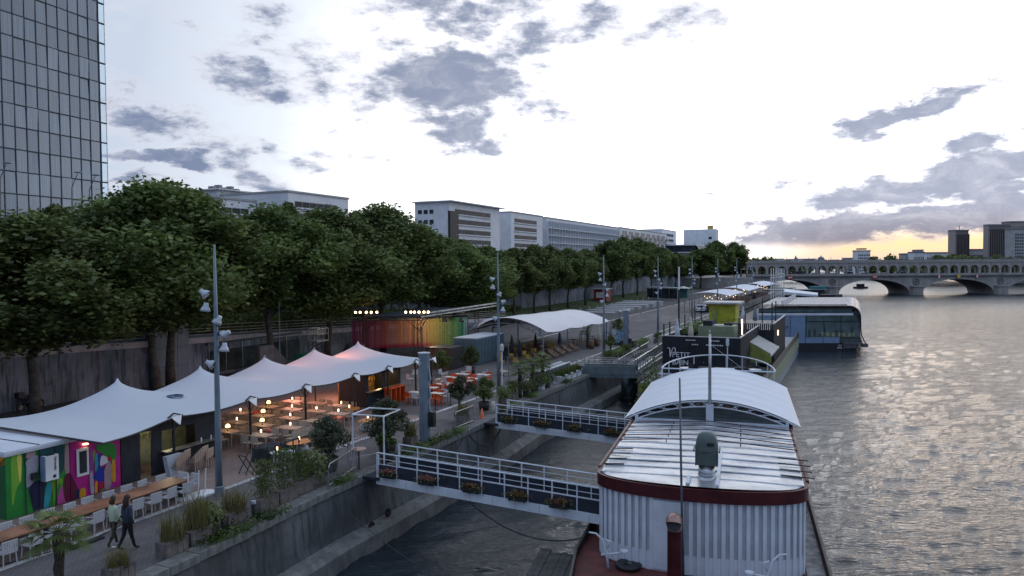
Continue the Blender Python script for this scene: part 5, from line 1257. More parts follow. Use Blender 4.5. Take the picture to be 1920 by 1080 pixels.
# ---------------------------------------------------------------- painted cabins and kiosk
def PV(px, py, t0):                   # (s, z) of a point of the photograph on the vertical plane t = t0
    d = ray(px, py); dn = d.x*QN.x+d.y*QN.y; k = (t0-((0-QO.x)*QN.x+(0-QO.y)*QN.y))/dn
    x, y, z = d.x*k, d.y*k, CAMZ+d.z*k; a = Vector((x, y))-QO; return a.dot(QU), z
MC = {'green': (.02, .22, .035), 'lime': (.16, .36, .03), 'yellow': (.62, .55, .10), 'grey': (.34, .33, .38), 'teal': (.012, .07, .075), 'navy': (.012, .014, .06), 'cyan': (.03, .30, .36), 'magenta': (.42, .01, .21), 'mauve': (.36, .24, .27),
      'maroon': (.10, .006, .03), 'pink': (.45, .06, .28), 'orange': (.55, .27, .02), 'violet': (.25, .05, .28), 'blue': (.01, .03, .32), 'white': (.6, .6, .65), 'crimson': (.35, .01, .04), 'dgreen': (.01, .10, .03)}
mural = [('green', [(118, 380), (300, 380), (330, 1300), (118, 1300)]), ('lime', [(118, 430), (180, 415), (235, 740), (180, 820), (150, 1000), (130, 1000)]), ('dgreen', [(255, 400), (330, 380), (330, 560), (270, 600)]),
 ('yellow', [(180, 415), (245, 405), (235, 740), (215, 740)]), ('mauve', [(300, 385), (395, 365), (395, 450), (290, 490)]), ('grey', [(395, 440), (430, 450), (430, 560), (390, 740), (310, 812), (280, 775), (300, 600), (280, 510)]), ('teal', [(430, 350), (725, 275), (720, 660), (430, 720)]),
 ('navy', [(310, 812), (390, 735), (530, 700), (490, 860), (500, 1200), (400, 1200), (350, 960)]), ('cyan', [(525, 755), (565, 735), (590, 800), (545, 1000), (520, 1200), (490, 1200), (490, 950)]), ('lime', [(565, 735), (705, 690), (700, 760), (640, 930), (600, 1040), (590, 850)]),
 ('green', [(640, 790), (690, 740), (640, 960), (600, 1040)]), ('pink', [(640, 920), (700, 760), (712, 900), (760, 960), (740, 1040), (620, 1060)]), ('mauve', [(725, 290), (770, 280), (795, 630), (720, 660)]), ('magenta', [(770, 272), (1005, 300), (1015, 640), (960, 640), (960, 800), (840, 838), (795, 650), (775, 500)]),
 ('maroon', [(720, 660), (790, 632), (890, 850), (885, 1010), (760, 1040), (712, 900)]), ('navy', [(840, 838), (890, 820), (890, 960), (860, 940)]), ('orange', [(890, 820), (962, 800), (962, 920), (890, 970)]), ('violet', [(1000, 900), (1055, 640), (1035, 380), (1005, 340), (1000, 640)]),
 ('grey', [(1000, 650), (1040, 600), (1060, 900), (1020, 900)]), ('green', [(1060, 325), (1300, 295), (1310, 490), (1200, 525), (1160, 425), (1090, 400)]), ('lime', [(1035, 400), (1065, 380), (1050, 560)]), ('cyan', [(1060, 440), (1095, 412), (1100, 580), (1060, 650)]),
 ('blue', [(1092, 412), (1132, 432), (1112, 572), (1165, 575), (1165, 750), (1030, 705), (1070, 640), (1100, 580)]), ('white', [(1132, 430), (1250, 490), (1200, 530), (1112, 572)]), ('crimson', [(1205, 440), (1250, 470), (1250, 500), (1205, 515)]), ('mauve', [(1165, 560), (1250, 500), (1250, 740), (1240, 840), (1170, 870)]),
 ('orange', [(1250, 490), (1292, 490), (1298, 740), (1250, 740)]), ('violet', [(1230, 780), (1272, 745), (1278, 810), (1235, 840)]), ('orange', [(1060, 730), (1092, 730), (1088, 880), (1060, 880)]), ('crimson', [(1095, 750), (1165, 750), (1150, 810), (1110, 850)]), ('green', [(1110, 850), (1165, 800), (1170, 880), (1110, 900)])]
TF = .35
def cabin(label, s0, s1, t1, wallc):
    o = thing('painted_cabin', label, 'cabin', Q(s0, TF, 3), QA); L = s1-s0
    b = MB(); b.box(0, L, 0, t1, .02, 2.5); b.build('body', mat('cabin_base_'+wallc, MC[wallc], .5), o)
    b = MB(); b.box(-.06, L+.03, -.08, t1+.1, 2.505, 2.6); b.build('roof', m_cloth, o)
    for i in range(1, int(L/1.3)+1): MB().box(-.06+i*1.3, -.04+i*1.3, -.08, t1+.1, 2.6, 2.63).build('roof_seam', m_blk, o)
    MB().box(-.08, -.06, -.1, t1, 2.42, 2.52).build('fascia', m_bpanel, o); MB().box(-.06, L, -.1, -.07, 2.42, 2.52).build('fascia', m_bpanel, o)
    return o
ca = cabin('cabin with a white roof painted in bright abstract shapes at the left edge', -7.25, -4.75, 6.6, 'green')
cb = cabin('magenta painted cabin with a small white framed window under the tent corner', -4.72, -2.45, 3.2, 'magenta')
cmat = {k: mat('mural_'+k, v_, .55, var=.12) for k, v_ in MC.items()}
def clip(poly, s0, s1, z0, z1):
    for ax, lim, sg in ((0, s0, 1), (0, s1, -1), (1, z0, 1), (1, z1, -1)):
        out = []
        for i in range(len(poly)):
            p, q_ = poly[i-1], poly[i]; ip, iq = (p[ax]-lim)*sg >= 0, (q_[ax]-lim)*sg >= 0
            if ip != iq: k = (lim-p[ax])/(q_[ax]-p[ax]); out.append((p[0]+k*(q_[0]-p[0]), p[1]+k*(q_[1]-p[1])))
            if iq: out.append(q_)
        poly = out
        if not poly: break
    return poly
for own, s0, s1 in ((ca, -7.25, -4.75), (cb, -4.72, -2.45)):
    for k, (cn, pl) in enumerate(mural):
        pp = [PV(x/6, 780+y/6, TF) for x, y in pl]
        # smooth the outline a little
        q2 = []
        for i in range(len(pp)):
            a, c = pp[i], pp[(i+1) % len(pp)]; q2 += [(a[0]*.8+c[0]*.2, a[1]*.8+c[1]*.2), (a[0]*.2+c[0]*.8, a[1]*.2+c[1]*.8)]
        cp_ = clip(q2, s0+.005, s1-.005, 3.03, 5.4)
        if len(cp_) > 2: MB().add([(s-s0, -.004-.0012*k, z-3) for s, z in cp_], [tuple(range(len(cp_)))]).build('mural_patch', cmat[cn], own)
for pl, cn in (([(0, .05), (1.3, .05), (.9, 1.4), (.3, 2.2), (0, 2.4)], 'dgreen'), ([(.9, .05), (3, .05), (2, 1.3)], 'magenta'), ([(0, 2.1), (1, 1.9), (2.5, 2.1), (3, 2.45), (0, 2.45)], 'orange'), ([(2.2, 1.2), (3.4, .2), (3.4, 2)], 'lime')):
    MB().add([(-.005, t, z) for t, z in pl], [tuple(range(len(pl)))]).build('mural_patch', cmat[cn], ca)
m_seam = mat('panel_seam', (.02, .03, .035), .6)
for s in (-6.55, -5.98, -5.35): MB().box(s+7.25-.02, s+7.25+.02, -.065, -.05, .05, 2.45).build('wall_seam', m_seam, ca)
(ws0, wz1), (ws1, wz0) = PV(845/6, 780+375/6, TF), PV(985/6, 780+650/6, TF)
o = MB().box(ws0+4.72, ws1+4.72, -.10, -.05, wz0-3, wz1-3).build('window', m_wh, cb); MB().box(ws0+4.72+.1, ws1+4.72-.1, -.12, -.101, wz0-3+.12, wz1-3-.12).build('pane', m_wg, o)
(hs0, hz1), (hs1, hz0) = PV(500/6, 780+460/6, TF-.3), PV(655/6, 780+700/6, TF-.3)
o = thing('wall_unit', 'white ventilation unit with vertical lettering fixed to the painted cabin', 'ventilation unit', Q(hs0, TF-.05, hz0), QA)
MB().box(-.0, hs1-hs0, -.30, -.05, 0, hz1-hz0).build('housing', m_wh, o); MB().box(-.05, -.002, -.3, -.05, 0, hz1-hz0).build('side_grille', m_pblue, o); MB().box(.1, hs1-hs0-.1, -.26, -.1, hz1-hz0, hz1-hz0+.03).build('top_grille', m_blk, o)
text('TECHNIBEL', .11, (hs1-hs0-.18, -.305, hz1-hz0-.06), (PI/2, PI/2, 0), m_blk, o); MB().box(hs1-hs0-.24, hs1-hs0-.12, -.31, -.302, .08, .2).build('logo', m_blk, o)
o = thing('junction_box', 'small black box and cable beside the white ventilation unit', 'box', Q(hs0-.3, TF-.06, hz0+.15), QA); MB().box(-.1, .12, -.1, 0, 0, .25).build('box', m_blk, o); MB().tube([(0, -.02, 0), (-.02, -.03, -1.0)], .015, 4).build('cable', m_blk, o)
o = thing('wall_lamp', 'small warm wall lamp above the cabin window', 'lamp', Q(PV(157, 832, TF)[0], TF-.1, PV(157, 832, TF)[1]), QA); MB().lathe([(.0, .04), (.1, .02), (.12, -.02), (0, -.03)], n=10).build('shade', m_warm, o); MB().box(-.02, .02, 0, .08, -.0, .05).build('arm', m_blk, o)
# black kiosk
ks = thing('food_kiosk', 'black food kiosk with an open doorway and a long serving hatch', 'kiosk', Q(-2.4, TF, 3), QA)
m_kin = mat('kiosk_inner_wall', (.34, .36, .24), .6, var=.25, scale=3); m_steel = mat('steel_counter', (.42, .42, .40), .35, .8)
for x0, x1, z0, z1 in ((0, .95, 0, 2.25), (1.55, 2.1, 0, 2.25), (2.1, 4.05, 0, 1.0), (2.1, 4.05, 1.95, 2.25), (4.05, 5.5, 0, 2.25), (.95, 1.55, 2.1, 2.25)): MB().box(x0, x1, 0, .06, z0, z1).build('wall_panel', m_slat, ks)
MB().box(0, 5.5, 2.2, 2.26, 0, 2.25).build('rear_wall', m_kin, ks); MB().box(0, .06, .06, 2.2, 0, 2.25).build('end_wall', m_slat, ks); MB().box(5.44, 5.5, .06, 2.2, 0, 2.25).build('end_wall', m_slat, ks); MB().box(0, 5.5, 0, 2.26, 2.26, 2.33).build('roof', m_blk, ks)
MB().box(.9, 1.6, 1.5, 1.55, 0, 2.2).build('inner_partition', m_kin, ks); MB().box(1.0, 1.5, .9, 1.4, .75, 1.05).build('yellow_crate', mat('yellow_plastic', (.5, .42, .03), .5), ks); MB().box(.95, 1.55, .85, 1.45, .7, .74).build('shelf', m_steel, ks); MB().box(.95, 1.55, .85, 1.45, 1.35, 1.39).build('shelf', m_steel, ks)
b = MB(); r = random.Random(5)
for i in range(10): x = 1.0+r.random()*.45; b.lathe([(.05, 0), (.05, .14), (0, .14)], (x, 1+r.random()*.3, 1.4), 8)
b.build('utensil', m_steel, ks)
b = MB(); 
for i in range(14): x = 2.2+i*.13; h = r.uniform(.1, .3); b.lathe([(.04, 0), (.045, h*.6), (.015, h), (0, h)], (x, 1.9+r.random()*.2, 1.35+.35*(i % 2)), 7)
b.build('bottle', mat('dim_bottles', (.2, .17, .08), .2), ks)
MB().box(2.0, 5.4, -.42, .0, .98, 1.04).build('counter', m_steel, ks)
for x in (2.3, 3.4, 4.6): MB().box(x, x+.05, -.35, -.3, .6, .98).build('bracket', m_seam, ks)
def plight(name, loc, e, col, r_=.1):
    l = bpy.data.lights.new(name, 'POINT'); l.energy = e; l.color = col; l.shadow_soft_size = r_; o = bpy.data.objects.new(name, l); C.objects.link(o); o.location = loc; return o
plight('kiosk_bulb', Q(-1.15, 1.2, 5.1), 14, (1, .9, .55)); plight('kiosk_bulb', Q(.9, 1.4, 5.1), 12, (1, .85, .5))
for s in (4.0, 4.6):
    o = thing('salt_shaker', 'small white shaker on the kiosk counter, '+('left' if s < 4.3 else 'right')+' one', 'shaker', Q(-2.4+s+.2, TF-.2, 4.04), 0); MB().lathe([(.04, 0), (.03, .16), (0, .2)], n=8).build('body', m_wh, o)
# bar container under the far end
br_ = thing('bar_kiosk', 'black bar kiosk with amber lit shelves under the far end of the tent', 'kiosk', Q(16.4, 1.0, 3), QA)
for x0, x1, z0, z1 in ((0, 4.2, 0, 1.05), (0, .3, 1.05, 2.3), (1.9, 2.3, 1.05, 2.3), (3.9, 4.2, 1.05, 2.3), (0, 4.2, 2.05, 2.3)): MB().box(x0, x1, 0, .08, z0, z1).build('wall_panel', m_slat, br_)
MB().box(0, 4.2, 2.2, 2.3, 0, 2.3).build('rear_wall', mat('amber_shelf_wall', (.35, .2, .06), .6, var=.4, scale=4), br_); MB().box(0, .08, .08, 2.2, 0, 2.3).build('end_wall', m_slat, br_); MB().box(4.12, 4.2, .08, 2.2, 0, 2.3).build('end_wall', m_slat, br_); MB().box(-.1, 4.3, -.1, 2.4, 2.31, 2.4).build('roof', m_blk, br_)
MB().box(.0, 4.2, -.3, .0, 1.0, 1.05).build('counter', m_steel, br_)
b = MB()
for i in range(34): x = .35+i*.105; z = 1.2+.32*(i % 3); b.lathe([(.04, 0), (.04, .15), (.015, .22), (0, .24)], (x, 2.0, z), 6)
b.build('bottle', mat('amber_bottles', (.5, .3, .08), .2), br_)
plight('bar_bulb', Q(17.4, 2.2, 4.9), 22, (1, .62, .25)); plight('bar_bulb', Q(19.6, 2.2, 4.9), 22, (1, .62, .25))
plight('added_tent_glow', Q(18.5, 4.8, 4.7), 300, (1, .40, .24), .7); plight('added_tent_glow', Q(13.8, 4.8, 4.6), 110, (1, .42, .32), .7); plight('added_tent_glow', Q(9.0, 3.2, 5.0), 12, (1, .62, .38), .25)  # added lights that give the membrane its warm glow, no fittings there
# ---------------------------------------------------------------- chairs and tables
m_bei = mat('beige_frame', (.42, .36, .29), .5, var=.1); m_chw = mat('pale_chair_frame', (.48, .48, .50), .45, var=.1); m_or = mat('orange_red_metal', (.60, .09, .02), .45, var=.15); m_tan = mat('tan_plastic', (.46, .34, .27), .5, var=.1); m_yc = mat('yellow_chair', (.42, .25, .05), .6, var=.2)
m_rtop = mat('red_table_top', (.45, .03, .02), .4); m_ttop = mat('pale_wood_top', (.42, .32, .24), .5, var=.15, scale=4); m_wtop = mat('white_wood_top', (.58, .54, .50), .5)
def chair(m, name='cafe_chair', arms=False, slat=False, label='x'):
    o = thing(name, label, 'chair')
    if slat:
        b = MB(); [b.box(-.22+i*.075, -.22+i*.075+.055, -.22, .22, .43, .46) for i in range(6)]; b.build('seat', m, o)
        b = MB(); [b.box(.20, .225, -.21+i*.07, -.21+i*.07+.05, .47, .82) for i in range(6)]; b.box(.195, .23, -.24, .24, .79, .84); b.build('backrest', m, o)
    else:
        MB().box(-.22, .22, -.22, .22, .43, .47).build('seat', m, o); b = MB(); b.box(.195, .225, -.21, .21, .52, .84); b.build('backrest', m, o)
    lm = MB().beam((0, 0, 0), (0, 0, .45), .03).mesh('leg', m)
    for sx, sy in ((1, 1), (1, -1), (-1, 1), (-1, -1)): l = link(lm, 'leg', o, (sx*.21, sy*.21, 0)); l.rotation_euler = (sy*.06, -sx*.06, 0)
    if arms:
        for sy in (1, -1): MB().tube([(.21, sy*.24, .68), (-.12, sy*.25, .66), (-.2, sy*.24, .45)], .016, 5).build('armrest', m, o)
    b = MB(); b.beam((.21, .22, .45), (.22, .22, .84), .025); b.beam((.21, -.22, .45), (.22, -.22, .84), .025); b.beam((.222, -.22, .83), (.222, .22, .83), .025); b.build('back_frame', m, o); return o
def table(mt, ml, L=1.3, Wd=.75, label='x', z=.74):
    o = thing('cafe_table', label, 'table'); MB().box(-L/2, L/2, -Wd/2, Wd/2, z-.03, z).build('table_top', mt, o)
    lm = MB().box(-.02, .02, -.02, .02, 0, z-.03).mesh('leg', ml)
    for sx, sy in ((1, 1), (1, -1), (-1, 1), (-1, -1)): link(lm, 'leg', o, (sx*(L/2-.06), sy*(Wd/2-.06), 0))
    return o
# long table with its white chairs
lt = thing('long_table', 'very long brown wooden table running beside the painted cabins', 'table', Q(-14.5, -3.28, 3), QA)
m_brn = mat('varnished_brown_wood', (.24, .10, .05), .38, var=.35, scale=1.2, spec=.6)
for i in range(5): MB().box(.0, 12.0, -.5+i*.2, -.5+i*.2+.194, .72, .76).build('board', m_brn, lt)
MB().box(.05, 11.95, -.47, .47, .64, .715).build('frame', m_blk, lt)
for x in (.3, 3.2, 6.1, 9.0, 11.8): MB().box(x-.06, x+.06, -.4, .4, 0, .64).build('leg', m_blk, lt)
K1 = Kind(chair(m_chw, 'white_chair', True, True))
for i in range(13):
    s = -2.95-i*.78
    K1.at(Q(s+random.uniform(-.05, .05), -4.05+random.uniform(-.06, .06), 3.01), QA-PI/2+random.uniform(-.15, .15)+(0), f'white slatted chair on the river side of the long table, {OR[i]} from its far end', 'white chairs round the long table')
    K1.at(Q(s+.2+random.uniform(-.05, .05), -2.55+random.uniform(-.05, .05), 3.01), QA+PI/2+random.uniform(-.12, .12), f'white slatted chair on the cabin side of the long table, {OR[i]} from its far end', 'white chairs round the long table')
K1.at(Q(-2.2, -2.9, 3.01), QA+.2, 'white slatted chair at the far head of the long table, cabin side', 'white chairs round the long table'); K1.at(Q(-2.15, -3.5, 3.01), QA-.1, 'white slatted chair at the far head of the long table, river side', 'white chairs round the long table')
# tables below the tent
TA_, TB = Kind(table(m_ttop, m_bei)), Kind(table(m_rtop, m_or, .8, .8)); CK = Kind(chair(m_bei)); 
rows_ = [(5.0, -.55), (5.0, 1.7), (5.1, 3.7), (7.0, -.75), (6.9, 1.1), (6.9, 3.0), (7.0, 5.0), (8.9, -.9), (9.0, 1.0), (8.9, 2.9), (9.0, 4.8), (11.1, -.8), (11.2, .9), (11.1, 2.7), (11.2, 4.6), (13.2, 0.6), (13.3, 2.6), (13.2, 4.5)]
LK = []
def mlamp():
    o = thing('table_lamp', 'x', 'lamp'); MB().lathe([(.06, 0), (.06, .02), (.015, .03), (.015, .2), (0, .2)], n=8).build('stem', m_blk, o)
    MB().lathe([(.03, .18), (.12, .19), (.13, .24), (.10, .32), (.05, .36), (0, .37)], n=12).build('shade', mat('mushroom_lamp_glow', (1, .8, .4), .5, emit=2.6, ecol=(1, .64, .24)), o, True); return o
def clamp_():
    o = thing('candle_lamp', 'x', 'lamp'); MB().lathe([(.05, 0), (.05, .09), (0, .09)], n=8).build('base', m_wh, o)
    MB().lathe([(.04, .09), (.045, .2), (.02, .24), (0, .24)], n=8).build('glow', mat('candle_lamp_glow', (1, .8, .5), .5, emit=4, ecol=(1, .58, .28)), o, True); return o
ML, CL_ = Kind(mlamp()), Kind(clamp_())
rw = ['nearest', 'second', 'third', 'fourth', 'farthest']; cw = ['river-side', 'second from river', 'third from river', 'innermost']
for i, (s, t) in enumerate(rows_):
    r_i = 0 if s < 6 else 1 if s < 8 else 2 if s < 10 else 3 if s < 12 else 4
    c_i = sum(1 for a, b_ in rows_ if abs(a-s) < 1 and b_ < t-.2); jj = random.uniform(-.12, .12)
    lb = f'{cw[min(3, c_i)]} table in the {rw[r_i]} tent row'
    TA_.at(Q(s, t, 3.01), QA+PI/2+jj, 'pale wood café '+lb, 'pale café tables under the tent')
    for a, (dx, dy) in enumerate(((-.3, -.62), (.3, -.6), (-.3, .62), (.32, .6))):
        ang_ = QA+PI/2+jj; p = Q(s, t, 3.01)+Vector((math.cos(ang_)*dx-math.sin(ang_)*dy, math.sin(ang_)*dx+math.cos(ang_)*dy, 0))
        CK.at(p, ang_+(-PI/2 if dy < 0 else PI/2)+random.uniform(-.25, .25), ['left near', 'right near', 'left far', 'right far'][a]+' chair at the '+lb, 'beige café chairs under the tent')
    if i in (1, 4, 9, 14): ML.at(Q(s, t, 3.75), 0, 'yellow mushroom lamp glowing on the '+lb, 'lit lamps on the tables')
    elif i in (0, 3, 5, 6, 8, 10, 11, 12, 13, 15, 17): CL_.at(Q(s+.1, t+.05, 3.75), 0, 'small candle lamp glowing on the '+lb, 'lit lamps on the tables')
    if i in (1, 4, 8, 12, 10, 14): plight('lamp_glow', Q(s, t, 4.25), 3, (1, .55, .25), .08)
for i, (s, t) in enumerate([(6.1, -.1), (10.1, -1.4), (9.6, 3.9)]): TB.at(Q(s, t, 3.01), QA+.3*i, ['red square table beside the nearest row under the tent', 'red square table by the river-side pole of the tent', 'red square table deep under the tent'][i], 'red tables under the tent')
o = thing('slatted_bench', 'pale slatted bench between the red table and the dark cover', 'bench', Q(6.5, -1.75, 3.01), QA)
for i in range(5): MB().box(-.75, .75, -.2+i*.085, -.2+i*.085+.065, .42, .45).build('seat_slat', m_bei, o)
for i in range(4): MB().box(-.75, .75, -.25, -.225, .52+i*.09, .59+i*.09).build('back_slat', m_bei, o)
for x in (-.7, .7): MB().box(x-.03, x+.03, -.25, .2, 0, .42).build('leg', m_bei, o)
def tarp(label, loc, rz_, sx, sy, sz, seed):
    o = thing('covered_furniture', label, 'covered furniture', loc, rz_); r = np.random.default_rng(seed); A = r.normal(size=(6, 4))
    b = MB()
    def fn(u, v):
        x, y = (u-.5)*2, (v-.5)*2; e = max(abs(x), abs(y)); h = sz*(1-.22*e**3)*(1+.06*math.sin(7*x+A[0, 0])*math.cos(5*y+A[1, 0])); 
        k = 1.0
        if e > .86: h = sz*.8*(1-(e-.86)/.14); k = 1+.04*math.sin(18*math.atan2(y, x))
        return (x*sx*k*(.93 if e > .8 else 1), y*sy*k, max(.02, h))
    b.grid(fn, 28, 28); b.build('cover', m_dk, o, True); return o
tarp('dark cover over stacked seats beside the nearest tent pole', Q(3.7, -2.4, 3.01), QA+.1, .95, .55, .72, 1)
tarp('long dark cover between the bench and the white poufs', Q(5.7, -2.35, 3.01), QA+.2, .95, .45, .5, 2)
tarp('dark cover by the second tent pole near the orange table', Q(8.0, -2.5, 3.01), QA-.3, .6, .5, .85, 3)
def pouf():
    o = thing('pouf', 'x', 'pouf'); b = MB(); n_ = 16; vs = []; prof = [(0, 0), (.24, 0), (.29, .05), (.31, .2), (.30, .34), (.24, .42), (0, .44)]
    b.lathe(prof, n=18); b.build('cushion', m_cloth, o, True); MB().lathe([(.312, .19), (.318, .205), (.312, .22)], n=18).build('seam', m_bpanel, o); return o
PK_ = Kind(pouf())
for (px, py), lb in (((525, 869), 'white pouf nearest the kerb by the grey round table'), ((543, 860), 'white pouf right of the nearest pouf'), ((567, 850), 'white pouf before the orange oval table'), ((686, 807), 'white pouf alone beyond the big shrub')):
    s, t = QS(px, py); PK_.at(Q(s, t, 3.01), 0, lb, 'white round poufs')
def rtable(label, loc, r_, mt, z=.55, kid=False):
    o = thing('round_table', label, 'table', loc); 
    if kid: MB().prism([(r_*1.5*math.cos(a)*(1+.12*math.cos(2*a+.5)), r_*math.sin(a)*(1-.2*math.sin(a))) for a in [2*PI*k/24 for k in range(24)]], z-.03, z).build('table_top', mt, o)
    else: MB().lathe([(0, z-.03), (r_, z-.03), (r_, z), (0, z)], n=24).build('table_top', mt, o)
    MB().tube([(0, 0, .02), (0, 0, z-.03)], .035, 6).build('stem', m_blk, o); MB().lathe([(0, 0), (r_*.55, 0), (r_*.5, .03), (0, .04)], n=16).build('foot', m_blk, o); return o
m_ow = mat('orange_varnished_wood', (.50, .19, .04), .4, var=.2)
s, t = QS(523, 848, 3.55); rtable('grey round low table with a small candle', Q(s, t, 3.01), .42, m_bpanel); CL_.at(Q(s, t+.1, 3.57), 0, 'small candle lamp on the grey round table', 'lit lamps on the tables')
s, t = QS(561, 828, 3.65); o = rtable('orange kidney-shaped table beside the poufs', Q(s, t, 3.01), .48, m_ow, .65, True); o.rotation_euler.z = QA; CL_.at(Q(s, t, 3.67), 0, 'small candle lamp on the orange kidney table', 'lit lamps on the tables')
s, t = QS(690, 787, 3.65); o = rtable('orange oval table beyond the big shrub', Q(s, t, 3.01), .48, m_ow, .65, True); o.rotation_euler.z = QA; CL_.at(Q(s, t, 3.67), 0, 'small candle lamp on the orange table beyond the shrub', 'lit lamps on the tables')
s, t = QS(655, 767, 3.65); o = rtable('orange table half hidden under the tent edge', Q(s, t, 3.01), .48, m_ow, .65, True); o.rotation_euler.z = QA; CL_.at(Q(s, t, 3.67), 0, 'small candle lamp on the half hidden orange table', 'lit lamps on the tables')
s, t = QS(735, 773, 3.75); o = rtable('small orange table behind the second olive shrub', Q(s, t, 3.01), .4, m_ow, .75); CL_.at(Q(s, t, 3.77), 0, 'small candle lamp behind the second olive shrub', 'lit lamps on the tables')
m_pkt = mat('pink_lit_wood_disc', (.6, .36, .28), .5)  # pink light on the table top is put into its colour
s, t = QS(673, 841, 4.0); o = rtable('tall thin table with a round pink-lit top near the white portal', Q(s, t, 3.0), .36, m_pkt, 1.0)
# stacked tan chairs by the kiosk
SK = Kind(chair(m_tan, 'stacking_chair', False, True))
for k, (s0, t0, n_, lb) in enumerate([(-.1, -.55, 5, 'left'), (.75, -.75, 5, 'middle'), (1.45, -.7, 2, 'right')]):
    for i in range(n_): SK.at(Q(s0+i*.12-.25, t0+i*.01, 3.01+i*.06), QA+PI/2+PI+.25-PI/2*0, f'tan slatted chair in the {lb} stack before the kiosk, {OR[i]} from its base', 'stacked tan chairs')
o = thing('stacked_boards', 'stack of grey table tops leaning against the kiosk counter', 'table tops', Q(-.75, -.35, 3.01), QA)
for i in range(4): l = MB().box(0, .85, 0, .035, 0, .95).build('table_top', m_bpanel, o); l.location = (i*.02, -.12-i*.05, 0); l.rotation_euler.x = -.25
# white parasol bases with short poles
for (px, py), lb in (((352, 936), 'left'), ((372, 929), 'middle'), ((385, 925), 'right')):
    s, t = QS(px, py); o = thing('parasol_base', f'{lb} of three round white parasol bases with bare poles', 'parasol base', Q(s, t, 3.01))
    MB().lathe([(0, 0), (.40, 0), (.40, .05), (.1, .08), (0, .08)], n=20).build('disc', m_wh, o); MB().tube([(0, 0, .08), (.04, 0, 1.05)], .025, 6).build('pole', m_wh, o)
# orange tables in the open
OT = Kind(table(m_wtop, m_or, 1.2, .7)); OC, WC = Kind(chair(m_or, 'orange_chair')), Kind(chair(m_chw, 'pale_chair'))
ot = [(700+8, 725, 0)] and [(782, 735), (806, 726), (822, 737), (832, 720), (846, 707), (851, 719), (866, 701), (871, 713), (886, 709), (905, 702)]
for i, (px, py) in enumerate(ot):
    s, t = QS(px, py, 3.75); lb = f'{OR[i]} from the left in the open'
    OT.at(Q(s, t, 3.01), QA+PI/2+random.uniform(-.2, .2), 'white-topped orange table, '+lb, 'white-topped orange tables in the open')
    for a, (ds, dt) in enumerate(((-.55, -.25), (.55, -.25), (-.55, .3), (.55, .3))):
        (OC if (a+i) % 3 else WC).at(Q(s+ds, t+dt, 3.01), QA+(PI if ds < 0 else 0)+random.uniform(-.3, .3), ['left near', 'right near', 'left far', 'right far'][a]+' chair at the open-air table '+lb, 'chairs round the open-air tables')
s, t = QS(748, 755); o = thing('bar_table', 'tall orange bar table beside the black bar kiosk', 'table', Q(s, t+.3, 3.01), QA)
MB().box(-.9, .9, -.3, .3, 1.05, 1.1).build('table_top', m_or, o)
for x in (-.85, -.25, .25, .85): MB().box(x-.05, x+.05, -.27, .27, 0, 1.05).build('leg', m_or, o)
# black belt posts
sp_ = [QS(px, py) for px, py in ((817, 768), (845, 760), (888, 741), (908, 735))]; stn = []
def stanchion(label, loc):
    o = thing('barrier_post', label, 'post', loc); MB().lathe([(0, 0), (.18, 0), (.17, .03), (.03, .04), (.03, 1.0), (0, 1.0)], n=12).build('post', m_blk, o); return o
for i, (s, t) in enumerate(sp_):
    o = stanchion(f'{OR[i]} black belt post from the left by the orange tables', Q(s, t, 3.0)); stn.append(Q(s, t, 3.9))
    if i: MB().beam(stn[i-1]-stn[i]+Vector((0, 0, .9)), (0, 0, .9), .012, .05).build('belt', m_blk, o)
for i in range(7): stanchion(f'{OR[i]} black post from the left in the row before the dark covers', Q(1.9+i*.42, -3.55+.05*math.sin(i*2), 3.0))
o = thing('folded_trestle', 'black folded trestle beside the row of black posts', 'trestle', Q(1.3, -3.4, 3.0), QA)
b = MB(); b.beam((-.3, 0, 0), (.3, 0, .85), .03); b.beam((.3, 0, 0), (-.3, 0, .85), .03); b.beam((-.3, .4, 0), (.3, .4, .85), .03); b.beam((.3, .4, 0), (-.3, .4, .85), .03); b.beam((-.3, 0, .85), (-.3, .4, .85), .03); b.beam((.3, 0, .85), (.3, .4, .85), .03); b.build('frame', m_blk, o)
# ---------------------------------------------------------------- numbered column, piles, portal, barrier
def column(label, loc, h, num=None):
    o = thing('mooring_column', label, 'column', loc, QA-PI/2)
    MB().prism([(.3*math.cos(a), .3*math.sin(a)) for a in [2*PI*k/12 for k in range(12)]], 0, h).build('shaft', m_lpole, o)
    MB().lathe([(.31, h), (.34, h+.02), (.34, h+.08), (0, h+.1)], n=14).build('cap', m_lhead, o)
    for i in range(3): b = MB(); b.add([(.29, -.05, h-.6-i*.95), (.29, .05, h-.6-i*.95), (.42, .05, h-1.4-i*.95), (.42, -.05, h-1.4-i*.95), (.29, -.05, h-1.45-i*.95), (.29, .05, h-1.45-i*.95)], [(0, 1, 2, 3), (3, 2, 5, 4), (0, 3, 4), (1, 5, 2)]); b.build('step_bracket', m_lpole, o)
    MB().box(.32, .62, -.15, .15, .8, 1.6).build('switch_box', m_blk, o)
    if num: text(num, .42, (-.2, -.315, h-.55), (PI/2, 0, 0), m_let, o)
    return o
s, t = QS(797, 826); column('thick blue-grey column marked 5 standing at the quay edge', Q(s, t, 3), 4.7, '5')
s, t = QS(1174, 662); column('blue-grey column with a switch box beyond the access bridge', Q(s, t, 3), 4.5)
p = G(1273, 628, 3); o = thing('tall_pile', 'tall thin pile, dark below and white above, by the club barge', 'pile', (p.x, p.y, 2)); MB().tube([(0, 0, 0), (0, 0, 7)], .12, 8).build('lower', m_blk, o); MB().tube([(0, 0, 7), (0, 0, 10)], .11, 8).build('upper', m_wh, o)
